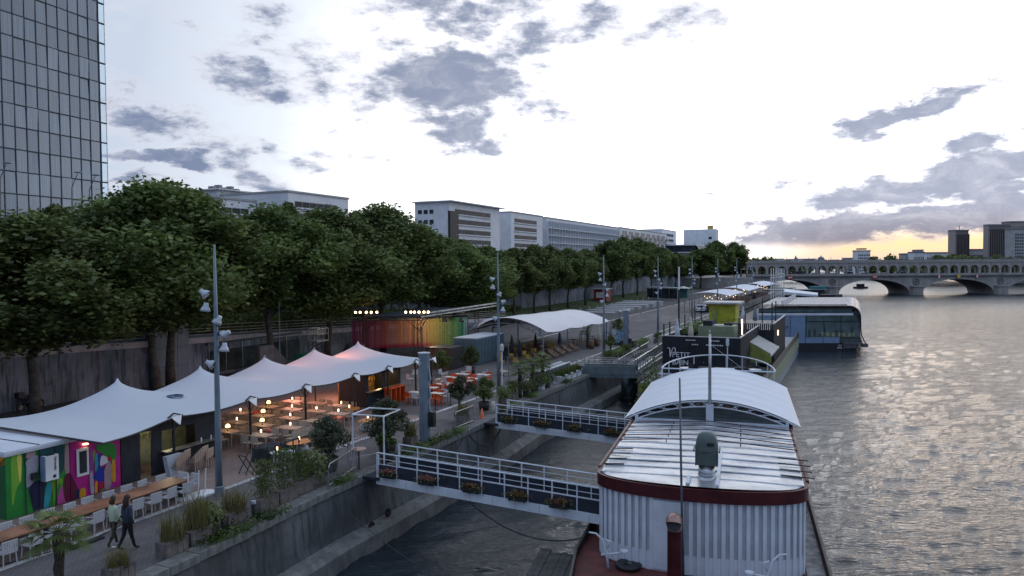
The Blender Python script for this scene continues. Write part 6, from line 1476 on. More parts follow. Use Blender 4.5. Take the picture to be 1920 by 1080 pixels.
p = QS(942, 755); o = thing('white_pole', 'thin white pole with a small lantern at the far gangway', 'pole', Q(p[0], p[1], 3)); MB().tube([(0, 0, 0), (0, 0, 3.5)], .04, 7).build('pole', m_wh, o); MB().lathe([(.06, 3.5), (.13, 3.6), (.13, 3.95), (0, 4.1)], n=8).build('lantern', m_pale, o); MB().tube([(.45, .3, 0), (.45, .3, 4.2)], .035, 6).build('second_pole', m_rail, o)
P1, P2 = Q(3.8, -7.3), Q(4.0, -8.9); o = thing('portal_frame', 'white tubular portal frame at the near gangway', 'frame'); v2 = Vector((.55, 1.3, 0))
m_pt = mat('portal_white', (.6, .62, .66), .4); b = MB(); tp = Vector((0, 0, 2.55))
for p in (P1, P2): MB().tube([p, p+tp], .04, 6).build('post', m_pt, o)
b.tube([P1+tp, P2+tp, P2+tp+v2+Vector((0, 0, .05)), P1+tp+v2+Vector((0, 0, .05)), P1+tp], .04, 6); b.build('top_ring', m_pt, o)
def barrier(label, a, c):
    d = c-a; L = math.hypot(d.x, d.y); o = thing('crowd_barrier', label, 'barrier', a, math.atan2(d.y, d.x)); m = m_gal
    MB().tube([(0, 0, .02), (0, 0, .95), (.1, 0, 1.08), (L-.1, 0, 1.08), (L, 0, .95), (L, 0, .02)], .022, 6).build('frame', m, o); MB().tube([(0, 0, .2), (L, 0, .2)], .016, 5).build('lower_rail', m, o)
    bm = MB().tube([(0, 0, .2), (0, 0, 1.07)], .009, 4).mesh('bar', m); n_ = int(L/.13)
    for i in range(1, n_): link(bm, 'bar', o, (i*L/n_, 0, 0))
    for x in (.2, L-.2): MB().beam((x, -.25, .02), (x, .25, .02), .03).build('foot', m, o)
    return o
barrier('grey crowd barrier at the corner of the near gangway', Q(.7, -8.35), Q(3.7, -7.6)); barrier('grey crowd barrier behind the big shrub', Q(4.6, -6.4), Q(6.4, -7.3)); barrier('grey crowd barrier right of the column marked 5', Q(12.6, -7.9), Q(14.8, -7.9))
s, t = QS(904, 784); o = thing('traffic_cone', 'orange traffic cone beside the far gangway', 'cone', Q(s, t, 3.0)); MB().lathe([(.13, .03), (.03, .6), (0, .6)], n=14).build('cone', mat('cone_orange', (.75, .16, .06), .5), o, True); MB().box(-.18, .18, -.18, .18, 0, .03).build('base', m_or, o)
s, t = QS(925, 775); o = thing('bollard', 'small white bollard at the head of the far gangway', 'bollard', Q(s, t, 3.0)); MB().lathe([(.14, 0), (.1, .4), (.12, .75), (0, .8)], n=12).build('body', m_pale, o, True); MB().lathe([(.16, 0), (.16, .06)], n=12).build('foot', m_blk, o)
# mooring ropes, fenders on the wall
m_rope = mat('mooring_rope', (.05, .05, .055), .9)
def rope(label, a, c, sag, r_=.03):
    a, c = Vector(a), Vector(c); P_ = [a.lerp(c, i/14)-Vector((0, 0, sag*4*(i/14)*(1-i/14))) for i in range(15)]; o = thing('mooring_rope', label, 'rope'); MB().tube(P_, r_, 5).build('rope', m_rope, o); return o
rope('dark rope running from the near quay wall down to the bottom edge', Q(.5, -8.6, 2.8), BP(-4.5, 4.2, .8), .6, .014); rope('dark hose looping under the far gangway', Q(12.5, -8.8, 2.9), Q(16.5, -9.0, 2.6), .9, .045); rope('slack dark rope hanging on the wall by the column', Q(9.0, -8.7, 2.9), Q(12.0, -8.7, 2.8), .7, .035)
rope('thin rope crossing between gangways above the water', Q(13.5, -9, 2.4), BP(7, 4.3, 1.9), .5, .012); rope('dark cable from the near gangway to the boat side', Q(3, -14, 2.4), BP(1.8, 4.3, 1.7), .7, .03)
for i, (px, py) in enumerate(((725, 977), (668, 983))):
    p = Q(4.0-i*1.3, -9.05, 1.1-i*.2); o = thing('mooring_ring', ['dark round mooring socket in the wall ledge', 'small dark drain hole in the quay wall'][i], 'mooring ring', p, QA); MB().lathe([(.08, 0), (.2, 0), (.2, .06), (.08, .06)], n=14).build('ring', m_blk, o).rotation_euler.x = PI/2; MB().box(-.1, .1, -.04, 0, -.1, .1).build('plate', m_rust, o)
# ---------------------------------------------------------------- stage with coloured curtain
stg = thing('event_stage', 'open stage of dark lattice columns carrying a flat black roof frame', 'stage')
C1, C2 = Q(34.3, 7.8), Q(32.4, 12.6); C3, C4 = Q(46.5, 8.2), Q(45, 13.4)
m_tr = mat('dark_red_lattice', (.05, .012, .015), .6); 
def lattice(p, h, w_=.38):
    b = MB()
    for dx, dy in ((-1, -1), (1, -1), (1, 1), (-1, 1)): b.beam(p+Vector((dx*w_/2, dy*w_/2, 0)), p+Vector((dx*w_/2, dy*w_/2, h)), .05)
    n_ = int(h/.4)
    for i in range(n_):
        z0, z1 = h*i/n_, h*(i+1)/n_
        for (ax, ay), (bx_, by) in (((-1, -1), (1, -1)), ((1, -1), (1, 1)), ((1, 1), (-1, 1)), ((-1, 1), (-1, -1))): b.beam(p+Vector((ax*w_/2, ay*w_/2, z0)), p+Vector((bx_*w_/2, by*w_/2, z1)), .025)
    return b.build('lattice_column', m_tr, stg)
for p in (C1, C2, C3, C4): lattice(p, 4.7)
b = MB()
for a, c in ((C1, C2), (C1, C3), (C2, C4), (C3, C4), (C1, C4)): b.beam(a+Vector((0, 0, 4.75)), c+Vector((0, 0, 4.75)), .12, .12); b.beam(a+Vector((0, 0, 4.4)), c+Vector((0, 0, 4.4)), .06, .06)
b.build('roof_frame', m_blk, stg)
MB().prism([C1, C2, C4, C3], 7.8, 7.88).build('roof_sheet', mat('dark_roof_sheet', (.06, .075, .1), .4, .3), stg)
b = MB(); 
for a, c in ((C1, C2), (C2, C1), (C1, C3)): d_ = (c-a).normalized(); b.beam(a+Vector((0, 0, 3.4)), a+d_*1.3+Vector((0, 0, 4.5)), .06)
b.build('brace', m_tr, stg)
MB().beam(C1+Vector((0, -.3, 5.0)), C3+Vector((2, 3, 5.2)), .2, .12).build('lit_gutter', m_gal, stg); MB().beam(C1+Vector((.2, -.6, 4.75)), C3+Vector((2, 3, 4.9)), .1, .1).build('lit_gutter', m_gal, stg)
def lampbank(label, p, d_, n_):
    o = thing('stage_light_bar', label, 'stage lights', p, math.atan2(d_.y, d_.x)); MB().beam((-1.1, 0, .05), (1.1, 0, .05), .06).build('bar', m_blk, o)
    for i in range(n_):
        x = -1.0+2.0*i/(n_-1)+random.uniform(-.06, .06); h = MB(); h.lathe([(.05, .18), (.12, .1), (.14, -.08), (.12, -.09)], n=10); M_ = Matrix.Rotation(-PI/2+.1, 3, 'X')
        h.v = [tuple(M_ @ Vector(q)+Vector((x, -.05, .22))) for q in h.v]; hh = h.build('lamp', m_blk, o, True)
        g = MB(); g.lathe([(0, .02), (.09, .015), (.105, -.01), (0, -.02)], n=10); g.v = [tuple(M_ @ Vector(q)+Vector((x, -.15, .22))) for q in g.v]; g.build('lens', m_warm2, hh)
    plight('stage_glow', p+Vector((0, -.5, .3)), 9, (1, .5, .2), .15)
    return o
e1 = (C2-C1).normalized()
lampbank('bar of glowing stage lamps above the left lattice column', C2+Vector((.2, -.1, 4.95)), -e1, 5); lampbank('bar of glowing stage lamps above the right lattice column', C1+Vector((-.2, -.1, 4.95)), -e1, 6)
cu = thing('string_curtain', 'hanging curtain of coloured strings fading from crimson through orange to green', 'curtain')
m_cu = bpy.data.materials.new('dyed_strings'); m_cu.use_nodes = True; t_ = NT(m_cu.node_tree); pb_ = t_.n['Principled BSDF']
v = t_.n.new('ShaderNodeTexCoord').outputs['Object']; xx, yy, zc_ = t_.sep(v)
ca_, cb_ = D(660, 620, 71), D(877, 620, 76)
f = t_.m('DIVIDE', t_.m('SUBTRACT', xx, ca_.x), cb_.x-ca_.x)
f = t_.m('ADD', f, t_.m('MULTIPLY', t_.m('SUBTRACT', t_.noise(t_.mapping(v, sc=(6, 6, .02)), 1, 2), .5), .10))
col = t_.ramp(f, [(0, (.22, .015, .07)), (.2, (.36, .07, .09)), (.38, (.46, .19, .10)), (.55, (.46, .25, .12)), (.72, (.38, .34, .09)), (.85, (.18, .33, .10)), (.95, (.06, .30, .13)), (1, (.25, .4, .4))])
lowz = t_.mr(zc_, 4.95, 4.55); col = t_.mix(t_.m('MULTIPLY', lowz, t_.mr(f, .8, .5)), col, (.33, .01, .06))
t_.put(col, pb_.inputs['Base Color']); pb_.inputs['Roughness'].default_value = .8; t_.put(col, pb_.inputs['Emission Color']); pb_.inputs['Emission Strength'].default_value = 0
b = MB(); N_ = 165; r = random.Random(8)
for i in range(N_):
    u = i/(N_-1); p = ca_.lerp(cb_, u); y = p.y+math.sin(u*40)*.12+r.uniform(-.15, .15); w_ = .019+.012*r.random()
    zt, zb = 7.15, 4.55+r.uniform(-.08, .08)-(.3*u)
    b.add([(p.x-w_, y, zb), (p.x+w_, y, zb), (p.x+w_, y, zt), (p.x-w_, y, zt)], [(0, 1, 2, 3)])
    if r.random() < .5: b.add([(p.x-w_+.03, y+.25, zb), (p.x+w_+.03, y+.25, zb), (p.x+w_+.03, y+.25, zt), (p.x-w_+.03, y+.25, zt)], [(0, 1, 2, 3)])
o = b.build('strings', m_cu, cu); o['kind'] = 'stuff'
MB().beam((ca_.x, ca_.y, 7.2), (cb_.x, cb_.y, 7.2), .1).build('top_rail', m_blk, cu)
for u in (0, .52, 1): p = ca_.lerp(cb_, u); MB().beam((p.x, p.y+.1, 3), (p.x, p.y+.1, 7.2), .08).build('post', m_blk, cu)
plight('curtain_light', Q(37, 8.4, 6.9), 170, (1, .75, .5), .3)
for i, (u, px, py) in enumerate(((0, 834, 600), (1, 865, 601))): p = D(px, py, 74); o = thing('hanging_spotlight', ['left', 'right'][i]+' dark hanging spotlight before the green end of the curtain', 'spotlight', p); MB().lathe([(.05, .3), (.2, .1), (.28, -.15), (0, -.12)], n=10).build('housing', m_blk, o, True); MB().beam((0, 0, .3), (0, 0, .9), .04).build('hanger', m_blk, o)
# stage bar counters, containers
o = thing('bar_counter', 'long black counter under the coloured curtain', 'counter', Q(34.6, 6.2, 3), QA); MB().box(0, 11, 0, .8, 0, 1.15).build('counter', m_blk, o); MB().box(-.05, 11.05, -.05, .85, 1.15, 1.2).build('counter_top', m_steel, o)
for i in range(6): MB().box(.3+i*1.8, .34+i*1.8, -.02, 0, 0, 1.1).build('joint', m_seam, o)
o = thing('shipping_container', 'blue-grey ribbed container beside the arched canopy frame', 'container', Q(37.5, 3.6, 3), QA)
mcn = mat('blue_grey_container', (.09, .14, .17), .6, var=.2); MB().box(0, 6, 0, 2.4, .05, 2.5).build('body', mcn, o)
rb = MB().box(-.05, 0, 0, .12, .1, 2.4).mesh('rib', mcn)
for i in range(9): link(rb, 'rib', o, (0, .08+i*.27, 0))
rb = MB().box(0, .12, -.05, 0, .1, 2.4).mesh('rib', mcn)
for i in range(20): link(rb, 'rib', o, (.1+i*.3, 0, 0))
MB().box(-.02, 6.02, -.02, 2.42, 2.5, 2.58).build('roof', m_bpanel, o)
o = thing('timber_hut', 'small dark hut with a brown board side at the foot of the stage', 'hut', Q(33.8, 4.3, 3), QA); MB().box(0, 2.6, 0, 2.4, 0, 2.0).build('body', m_blk, o)
for i in range(8): MB().box(-.04, 0, .05+i*.28, .3+i*.28, 0, 1.9).build('board', mat('brown_board', (.14, .07, .045), .8), o)
# arched canopy
cn = thing('arched_canopy', 'white arched membrane canopy on grey trusses over the deck chairs', 'canopy', Q(44.2, -.4, 3), QA)
LX, LY = 21, 9.0
def canz(x, y): return 2.45+1.55*math.sin(PI*min(1, max(0, (y+.2)/(LY+.4))))**.8-.05*abs(math.sin(PI*x/LX*3))-.02*x
m_can = mat('canopy_membrane', (.64, .62, .64), .6, var=.04)
b = MB(); b.grid(lambda u, v: (LX*u-.9*math.sin(PI*v)+.2, -.3+(LY+.3)*v*(.86 if u < .01 else 1), canz(LX*u, LY*v)+.12-(.14*abs(math.sin(PI*u*3)) if v in (0, 1) else 0)), 48, 20); b.build('membrane', m_can, cn, True)
for x in (0, 7, 14, 21):
    b = MB(); up = [(x, y, canz(x, y)+.05) for y in np.linspace(0, LY, 15)]; lo2 = [(x, y, max(2.35, canz(x, y)-.5)) for y in np.linspace(0, LY, 15)]
    b.tube(up, .05, 5); b.tube(lo2, .05, 5)
    for i in range(14): b.tube([up[i], lo2[i+1]] if i % 2 else [lo2[i], up[i+1]], .03, 4)
    b.build('truss', m_lpole, cn)
    for y in (.0, LY): MB().tube([(x, y, 0), (x, y, 2.45)], .075, 7).build('post', m_lpole, cn)
MB().beam((0, 0, 2.4), (LX, 0, 2.2), .08).build('edge_beam', m_lpole, cn)
b = MB(); b.beam((0, LY, 2.6), (-1.5, LY+3.4, 2.5), .1); b.beam((0, LY, 3.1), (-1.5, LY+3.4, 2.6), .06)
for i in range(5): b.beam((-.3*i, LY+.68*i, 2.6), (-.3*i-.15, LY+.68*i+.34, 3.0-.08*i), .04)
b.build('truss_arm', m_lpole, cn)
YC = Kind(chair(m_yc, 'yellow_chair')); r = random.Random(12)
k = 0
for i in range(6):
    for j in range(3):
        s, t = 38.5+i*2.6+r.uniform(-.4, .4), -.2+j*1.9+r.uniform(-.4, .4)
        if s > 43 and t < .8: t += 1.2
        YC.at(Q(s, t, 3.01), r.uniform(0, 6.28), f'yellow chair {"left of" if i < 3 else "under"} the arched canopy, {OR[i % 3]} along in the {["front", "middle", "back"][j]} line', 'yellow chairs by the arched canopy')
DT = Kind(table(m_dk, m_blk, .8, .8))
for i in range(7): DT.at(Q(39.5+i*2.9, 1.0+1.6*(i % 3), 3.01), QA+r.uniform(-.3, .3), f'dark table by the arched canopy, {OR[i]} along the quay', 'dark tables by the arched canopy')
m_dcl = mat('deckchair_canvas', (.48, .38, .34), .8, rand=.5); m_dcw = mat('deckchair_wood', (.25, .14, .06), .7)
def deckchair():
    o = thing('deck_chair', 'x', 'deck chair'); b = MB(); b.grid(lambda u, v: (-.5+1.0*v, -.26+.52*u, .28+.62*v**1.2-.08*math.sin(PI*v)), 2, 8); b.build('canvas', m_dcl, o)
    for sy in (-1, 1): b = MB(); b.beam((-.55, sy*.3, .25), (.55, sy*.3, .95), .035); b.beam((.45, sy*.28, 0), (-.2, sy*.28, .5), .035); b.beam((-.5, sy*.3, 0), (.1, sy*.3, .62), .035); b.build('side_frame', m_dcw, o)
    return o
DK = Kind(deckchair())
for i in range(11): DK.at(Q(41.6+i*1.12, -1.0-.25*(i % 2)+.04*i, 3.01), QA+PI/2+.35+r.uniform(-.1, .1), f'deck chair in the row beside the canopy edge, {OR[i]} from the near end', 'deck chairs in a row')
for i, (s, t, m, h, cnm) in enumerate([(40.5, .5, m_dk, 2.3, 'dark'), (42.5, 2.2, m_dk, 2.4, 'dark'), (45, 3.4, m_dk, 2.3, 'dark'), (47.5, 1.8, m_dk, 2.3, 'dark'), (52.5, 1.0, m_bcan, 2.2, 'blue'), (61, .6, m_gcan, 2.5, 'grey-blue'), (58, -1.8, m_cream, 2.4, 'cream'), (60.5, -2.4, m_gcan, 2.5, 'grey-blue')]):
    closed_parasol(f'closed {cnm} parasol {["left of the canopy", "by the container", "under the near canopy truss", "between the yellow chairs", "under the canopy middle", "beyond the canopy end", "at the open end of the canopy", "beside the picture board"][i]}', Q(s, t, 3), h, m)
for i, (s, t) in enumerate([(56, -1.6), (58.5, -.6), (61, 1.2), (63.5, -1.0), (60, -3.0), (64, 2.2)]):
    o = DT.at(Q(s, t, 3.01), QA, f'high wooden table beyond the canopy, {OR[i]} along', 'dark tables by the arched canopy', (1, 1, 1.4))
o = thing('picture_board', 'upright board with blue and white patterns beyond the canopy', 'sign', Q(59.3, -3.9, 3), QA-PI/2+.3); MB().box(-.5, .5, -.03, .03, .3, 1.8).build('board', mat('patterned_board', (.15, .25, .32), .6, var=.9, scale=4), o); MB().box(-.54, .54, -.05, .02, 0, .3).build('foot', m_blk, o); MB().box(.5, .6, -.05, .05, 0, 1.9).build('post', m_bcan, o)
m_bar = mat('barrel_wood', (.16, .09, .045), .8)
for i, (s, t) in enumerate([(54.8, -1.9), (57.4, -1.7)]): o = thing('barrel', ['left', 'right'][i]+' wooden barrel carrying a plant by the canopy end', 'barrel', Q(s, t, 3)); MB().lathe([(0, 0), (.26, 0), (.32, .4), (.26, .85), (0, .85)], n=14).build('staves', m_bar, o, True); [MB().lathe([(.3-.02*(z > .5), z), (.315-.02*(z > .5), z+.05)], n=14).build('hoop', m_blk, o) for z in (.15, .65)]
# ---------------------------------------------------------------- planting
def blades(n_, h, rad, seed, lean=.35, w_=.03, z0=0):
    r = np.random.default_rng(seed); b = MB()
    for i in range(n_):
        a, q, hh = r.random()*6.28, rad*math.sqrt(r.random()), h*(.5+.6*r.random()); x, y = q*math.cos(a), q*math.sin(a); l_ = lean*r.random(); d = r.random()*6.28
        dx, dy = l_*math.cos(d), l_*math.sin(d); wx, wy = w_*math.cos(d+1.57), w_*math.sin(d+1.57)
        b.add([(x-wx, y-wy, z0), (x+wx, y+wy, z0), (x+dx*.35+wx*.8, y+dy*.35+wy*.8, z0+hh*.6), (x+dx*.35-wx*.8, y+dy*.35-wy*.8, z0+hh*.6), (x+dx, y+dy, z0+hh)], [(0, 1, 2, 3), (3, 2, 4)])
    return b
m_plk = mat('planter_boards', (.15, .13, .12), .85, var=.35, scale=3, streak=.4)
def planter(label, s, t, L, kind, h=1.2, n_=260, seed=1, rot=0, bw=.5, bh=.55):
    o = thing('planter', label, 'planter', Q(s, t, 3.0), QA+rot)
    for i in range(max(2, int(L/.22))): k_ = max(2, int(L/.22)); MB().box(-L/2+i*L/k_, -L/2+(i+1)*L/k_-.015, -bw/2-.02, -bw/2, 0, bh).build('board', m_plk, o)
    MB().box(-L/2, L/2, -bw/2, bw/2, 0, bh-.04).build('box', m_plk, o)
    if kind == 'straw': f = blades(int(n_*.8), h, L*.42, seed, .85, .011, bh-.1).build('grass', m_straw, o)
    elif kind == 'bamboo':
        r = np.random.default_rng(seed); P_ = np.column_stack([r.normal(0, L*.26, n_*5), r.normal(0, .2, n_*5), bh+h*r.random(n_*5)**.8]); f = link(leafmesh('foliage', P_, .13, m_leaf3, seed=seed, aspect=.3), 'foliage', o); blades(30, h*1.2, L*.35, seed, .3, .008, bh).build('stems', m_straw, o)['kind'] = 'stuff'
    else:
        r = np.random.default_rng(seed); P_ = r.normal(0, 1, (n_*5, 3))*np.array([L*.28, .26, h*.3])+np.array([0, 0, bh+h*.4]); f = link(leafmesh('foliage', P_, .12, m_leaf, seed=seed), 'foliage', o)
    f['kind'] = 'stuff'; return o
pls = [(-7.1, -8.1, .9, 'straw', 1.1, 'with dry yellow grass, nearest the bottom edge'), (-6.0, -8.0, .9, 'straw', 1.4, 'with tall dry stems behind the nearest one'), (-5.3, -7.8, .8, 'bush', .6, 'with low dark leaves, third from the bottom edge'), (-4.1, -7.8, 1.0, 'straw', 1.0, 'with dry grass beside a low light bollard'), (-2.4, -7.7, 1.0, 'bamboo', 1.4, 'with green bamboo, nearer one'), (-1.2, -7.6, 1.0, 'bamboo', 1.6, 'with tall yellow-green bamboo'),
       (-.1, -7.5, 1.0, 'bamboo', 1.2, 'with green bamboo, farther one'), (1.1, -7.3, 1.0, 'bush', .9, 'with dark leafy shrub before the crowd barrier'), (8.6, -7.4, .7, 'straw', 1.0, 'with yellow grass left of the column marked 5'), (14.4, -7.4, .8, 'straw', .9, 'with yellow grass beside the small olive tree'), (20.9, -7.1, 1.0, 'bush', .7, 'with reddish shrub at the far gangway'), (22.6, -6.9, .9, 'bamboo', .8, 'with pale green shrub before the palms')]
for i, (s, t, L, kd, h, lb) in enumerate(pls): planter('wooden planter '+lb, s, t, L, kd, h, 260, i+3)
planter('planter with straw-coloured grass at the bottom left corner', -9.3, -8.4, .8, 'straw', .6, 240, 77)
m_pot = mat('dark_pot', (.03, .03, .032), .6)
def shrubtree(label, s, t, trunk, R, pot, seed, m=None, lean=0, n_=4200, leaf=.11):
    o = thing('olive_tree', label, 'tree', Q(s, t, 3.0), seed); MB().lathe([(0, 0), (pot*.75, 0), (pot, pot*1.3), (pot*.9, pot*1.3), (pot*.85, pot*1.1), (0, pot*1.1)], n=14).build('pot', m_pot, o, True)
    z = pot*1.2; b = MB(); b.tube([(0, 0, z), (lean*.3, .05, z+trunk*.5), (lean, 0, z+trunk)], [.11, .09, .07], 7)
    pts, cs = crown_pts(R, R*1.5, z+trunk*.85, 12, n_, seed)
    for q in cs[::2]: b.tube([(lean, 0, z+trunk*.8), tuple(q[:3]+np.array([lean, 0, 0]))], [.05, .015], 4)
    b.build('trunk', m_bark, o, True); pts[:, 0] += lean; c = link(leafmesh('crown', pts, leaf, m or m_leaf2, seed=seed), 'crown', o); c['kind'] = 'stuff'; return o
shrubtree('big olive bush in a dark pot left of the near gangway', 3.0, -6.5, .35, 1.05, .5, 31, n_=5200); shrubtree('dense olive shrub right of the white portal frame', 6.9, -7.1, .5, 1.15, .5, 32, n_=5200); shrubtree('leaning olive trunk with grey-green crown at the quay edge', 5.4, -8.1, 1.0, .7, .35, 36, lean=.4, n_=2400)
shrubtree('small olive tree with a clear stem right of the column marked 5', 15.0, -6.9, 1.15, .85, .4, 33); shrubtree('dark round shrub behind the white pole at the far gangway', 18.8, -6.6, .4, .85, .4, 34, m_leaf); shrubtree('leafy green bush between the hut and the tall lamp post', 33.0, 1.8, .4, 1.0, .4, 35, m_leaf3); shrubtree('dark bush beside the hut wall', 31.0, 3.6, .3, .9, .4, 38, m_leaf); shrubtree('thin leafy shrub climbing at the portal frame', 4.4, -8.6, .9, .5, .2, 37, m_leaf3, n_=1500)
shrubtree('dark slender shrub by the lamp post at the access bridge', 51.0, -5.3, .6, .7, .3, 41, m_leaf, n_=2000); shrubtree('tall potted tree beyond the canopy tables', 62.5, -2.8, 1.2, .9, .4, 42, m_leaf, n_=2000)
def palm(label, loc, h, R, seed, nf=26):
    o = thing('palm', label, 'palm', loc, seed); r = random.Random(seed); b = MB(); n_ = 9
    b.tube([(0.02*math.sin(i), .02*math.cos(i*2), h*i/8) for i in range(9)], [.13+.02*(i % 2) for i in range(9)], 9); b.build('trunk', mat('palm_fibre', (.05, .04, .03), .95, var=.5, scale=8, bump=.8), o, True)
    for i in range(nf):
        a = i*2.4; el_ = .9-1.5*i/nf+r.uniform(-.1, .1); L = R*(.8+.3*r.random()); b = MB(); d = Vector((math.cos(a)*math.cos(el_), math.sin(a)*math.cos(el_), math.sin(el_))); base = Vector((0, 0, h)); tip = base+d*L*.55; side = Vector((-math.sin(a), math.cos(a), 0)); upv = side.cross(d)
        b.tube([base, tip], .012, 3)
        for k in range(13):
            th = -1.35+2.7*k/12; dd = (d*math.cos(th)+side*math.sin(th)); e = tip+dd*L*.5*(.75+.25*math.cos(th))+Vector((0, 0, -.14*R)); w2 = dd.cross(upv)*.022*R
            b.add([tip-w2*.3, tip+w2*.3, tip.lerp(e, .5)+w2, e, tip.lerp(e, .5)-w2], [(0, 1, 2, 3, 4)])
        b.build('frond', m_leaf3 if i % 3 else m_leaf, o)
    return o
palm('palm with a shaggy dark trunk at the bottom left corner', Q(-10.4, -7.3, 3.0), 1.75, 1.05, 3)
palm('left of three small palms beyond the far gangway', Q(23.9, -6.9, 3.0), 2.0, .95, 5); palm('middle of three small palms beyond the far gangway', Q(26.2, -6.9, 3.0), 2.0, .95, 6); palm('right of three small palms beyond the far gangway', Q(28.4, -6.8, 3.0), 2.1, 1.0, 8)
palm('palm in a tall dark pot under the canopy end', Q(55.5, -1.2, 3.0), 2.0, .9, 9, 16)
for i, s in enumerate((24.3, 26.0, 27.3, 28.4)):
    o = thing('potted_shrub', f'{OR[i]} potted shrub at the foot of the three palms', 'plant', Q(s, -7.2, 3.0), i); P_ = np.random.default_rng(i+60).normal(0, .32, (900, 3)); P_[:, 2] = np.abs(P_[:, 2])*1.4+.5
    link(leafmesh('foliage', P_, .11, m_leaf2 if i % 2 else m_leaf, seed=i), 'foliage', o)['kind'] = 'stuff'; MB().lathe([(.2, 0), (.26, .5), (.2, .5)], n=12).build('pot', m_wh if i == 2 else m_pot, o, True)
m_tub = mat('white_tub', (.55, .57, .6), .5)
for i, s in enumerate((31.0, 32.3, 33.6, 34.9)):
    o = thing('planter_tub', f'{OR[i]} white tub of bright green grass by the quay edge', 'planter', Q(s, -7.2, 3.0), QA); MB().prism([(-.55, -.3), (.55, -.3), (.55, .3), (-.55, .3)], 0, .5).build('tub', m_tub, o); MB().box(-.6, .6, -.36, .36, .5, .58).build('rim', m_tub, o)
    blades(420, .55, .45, i+90, .25, .014, .5).build('grass', m_leaf3, o)['kind'] = 'stuff'
o = thing('blue_grey_bench', 'long blue-grey planter wall with a pale rim behind the white tubs', 'planter', Q(30.2, -6.2, 3.0), QA); MB().box(0, 6, 0, .8, 0, .95).build('side', m_gmet, o); MB().box(-.05, 6.05, -.05, .1, .95, 1.02).build('rim', m_bwhite, o); MB().box(-.05, 6.05, .75, .88, .95, 1.02).build('rim', m_bwhite, o)
for i, (s, t) in enumerate([(44, -7.2), (47, -7.3), (50, -7.3), (57, -7.2), (64, -7.2)]): planter(['green hedge box left of the access ramp', 'green hedge box at the ramp start', 'grey-green hedge box beside the ramp', 'bright shrub box beyond the blue-grey column', 'low shrub box before the club barge'][i], s, t, 2.2, 'bush' if i % 2 else 'bamboo', .6, 340, 120+i)
o = thing('wall_weeds', 'tufts of weeds growing from the quay coping', 'weeds'); P_ = []
r = np.random.default_rng(4)
for s in (-5.6, -4.7, -3.2, 1.6, 6.5, 8.0, 9.2, 10.5, 12.0, 18.5, 20.0, 24, 31): q = r.normal(0, 1, (420, 3))*np.array([.5, .18, .14]); P_.append(np.array([[*Q(s+a, et(s)+.15+c_, 3.1+abs(z))] for a, c_, z in q]))
tag(o, kind='thing'); l_ = link(leafmesh('leaves', np.concatenate(P_), .10, m_leaf3, seed=4), 'leaves', o); l_['kind'] = 'stuff'
for i, (s, t) in enumerate([(-3.3, -7.9), (-5.0, -8.1)]): o = thing('light_bollard', ['low bollard with a pale cap by the dry grass planter', 'dark low post between the nearest planters'][i], 'bollard', Q(s, t-.1, 3)); MB().lathe([(.06, 0), (.06, .55), (0, .55)], n=10).build('post', m_pot, o); MB().lathe([(.10, .55), (.10, .66), (0, .68)], n=10).build('cap', m_lhead if i == 0 else m_pot, o)
# ---------------------------------------------------------------- things along the wall
s, t = QS(290, 727); pv = thing('lift_tower', 'dark blue-grey panelled lift tower rising against the retaining wall', 'tower', Q(s, t, 3), QA)
m_lift, m_lift2 = mat('dark_blue_panel', (.06, .08, .11), .5, var=.2), mat('grey_blue_panel', (.17, .20, .235), .5, var=.15)
MB().box(0.05, 3.4, .05, 2.2, 0, 6.6).build('core', m_lift, pv)
for z in (0, 1.5, 3.0): [MB().box(x, x+1.08, 0, .05, z+.02, z+1.48).build('panel', m_lift2, pv) for x in (.05, 1.16, 2.27)]
for x in (.05, .61, 1.17, 1.73, 2.29, 2.85): MB().box(x, x+.53, 0, .05, 4.52, 6.6).build('panel', m_lift2, pv)
for z in (0, 1.5, 3.0, 4.5): MB().box(0, .05, .05, 2.2, z+.02, z+1.48 if z < 4 else 6.6).build('panel', m_lift, pv)
MB().box(-.05, 3.5, -.05, 2.3, 6.6, 6.75).build('roof', m_lift, pv)
s, t = QS(372, 715, 3); o = thing('flat_shelter', 'low shelter with a blue-green flat roof behind the tent peaks', 'shelter', Q(s+2, t+1, 3), QA)
MB().box(0, 12, 0, 3.6, 2.75, 2.92).build('roof', mat('blue_green_sheet', (.06, .095, .11), .5), o); MB().box(.2, 11.8, 2.6, 3.4, 0, 2.7).build('back_wall', m_blk, o)
for i in range(7): MB().box(.2+i*1.93, .26+i*1.93, .1, .16, 0, 2.75).build('post', m_gal, o)
for i in range(6): MB().box(.3+i*1.93, 2.1+i*1.93, .12, .15, .3, 2.2).build('screen', m_glass, o)
s, t = QS(579, 700); o = thing('recycling_bin', 'green rounded recycling container behind the fourth tent peak', 'bin', Q(s, t, 3), QA)
m_gb = mat('green_plastic', (.01, .13, .07), .5); b = MB(); b.grid(lambda u, v: ((u-.5)*2.2, -.75+.0*v, 0), 1, 1); b = MB(); b.prism([(-1.1, -.7), (-1.0, -.85), (1.0, -.85), (1.1, -.7), (1.1, .7), (-1.1, .7)], 0, 1.5); b.prism([(-1.0, -.65), (-.9, -.8), (.9, -.8), (1.0, -.65), (1.0, .6), (-1.0, .6)], 1.5, 1.8); b.build('body', m_gb, o)
for x in (-.5, .45): MB().lathe([(.1, 0), (.17, 0), (.17, .03), (.1, .03)], n=14).build('opening_ring', m_wh, o).location = (x, -.87, 1.05)
for c_ in [q for q in o.children if q.name.startswith('opening')]: c_.rotation_euler.x = PI/2
s, t = QS(598, 690); o = thing('work_platform', 'raised work platform with a white guard cage by the stage', 'lift', Q(s, t, 3), QA); MB().box(-.8, .8, -.5, .5, .2, 1.0).build('chassis', m_blk, o); b = MB()
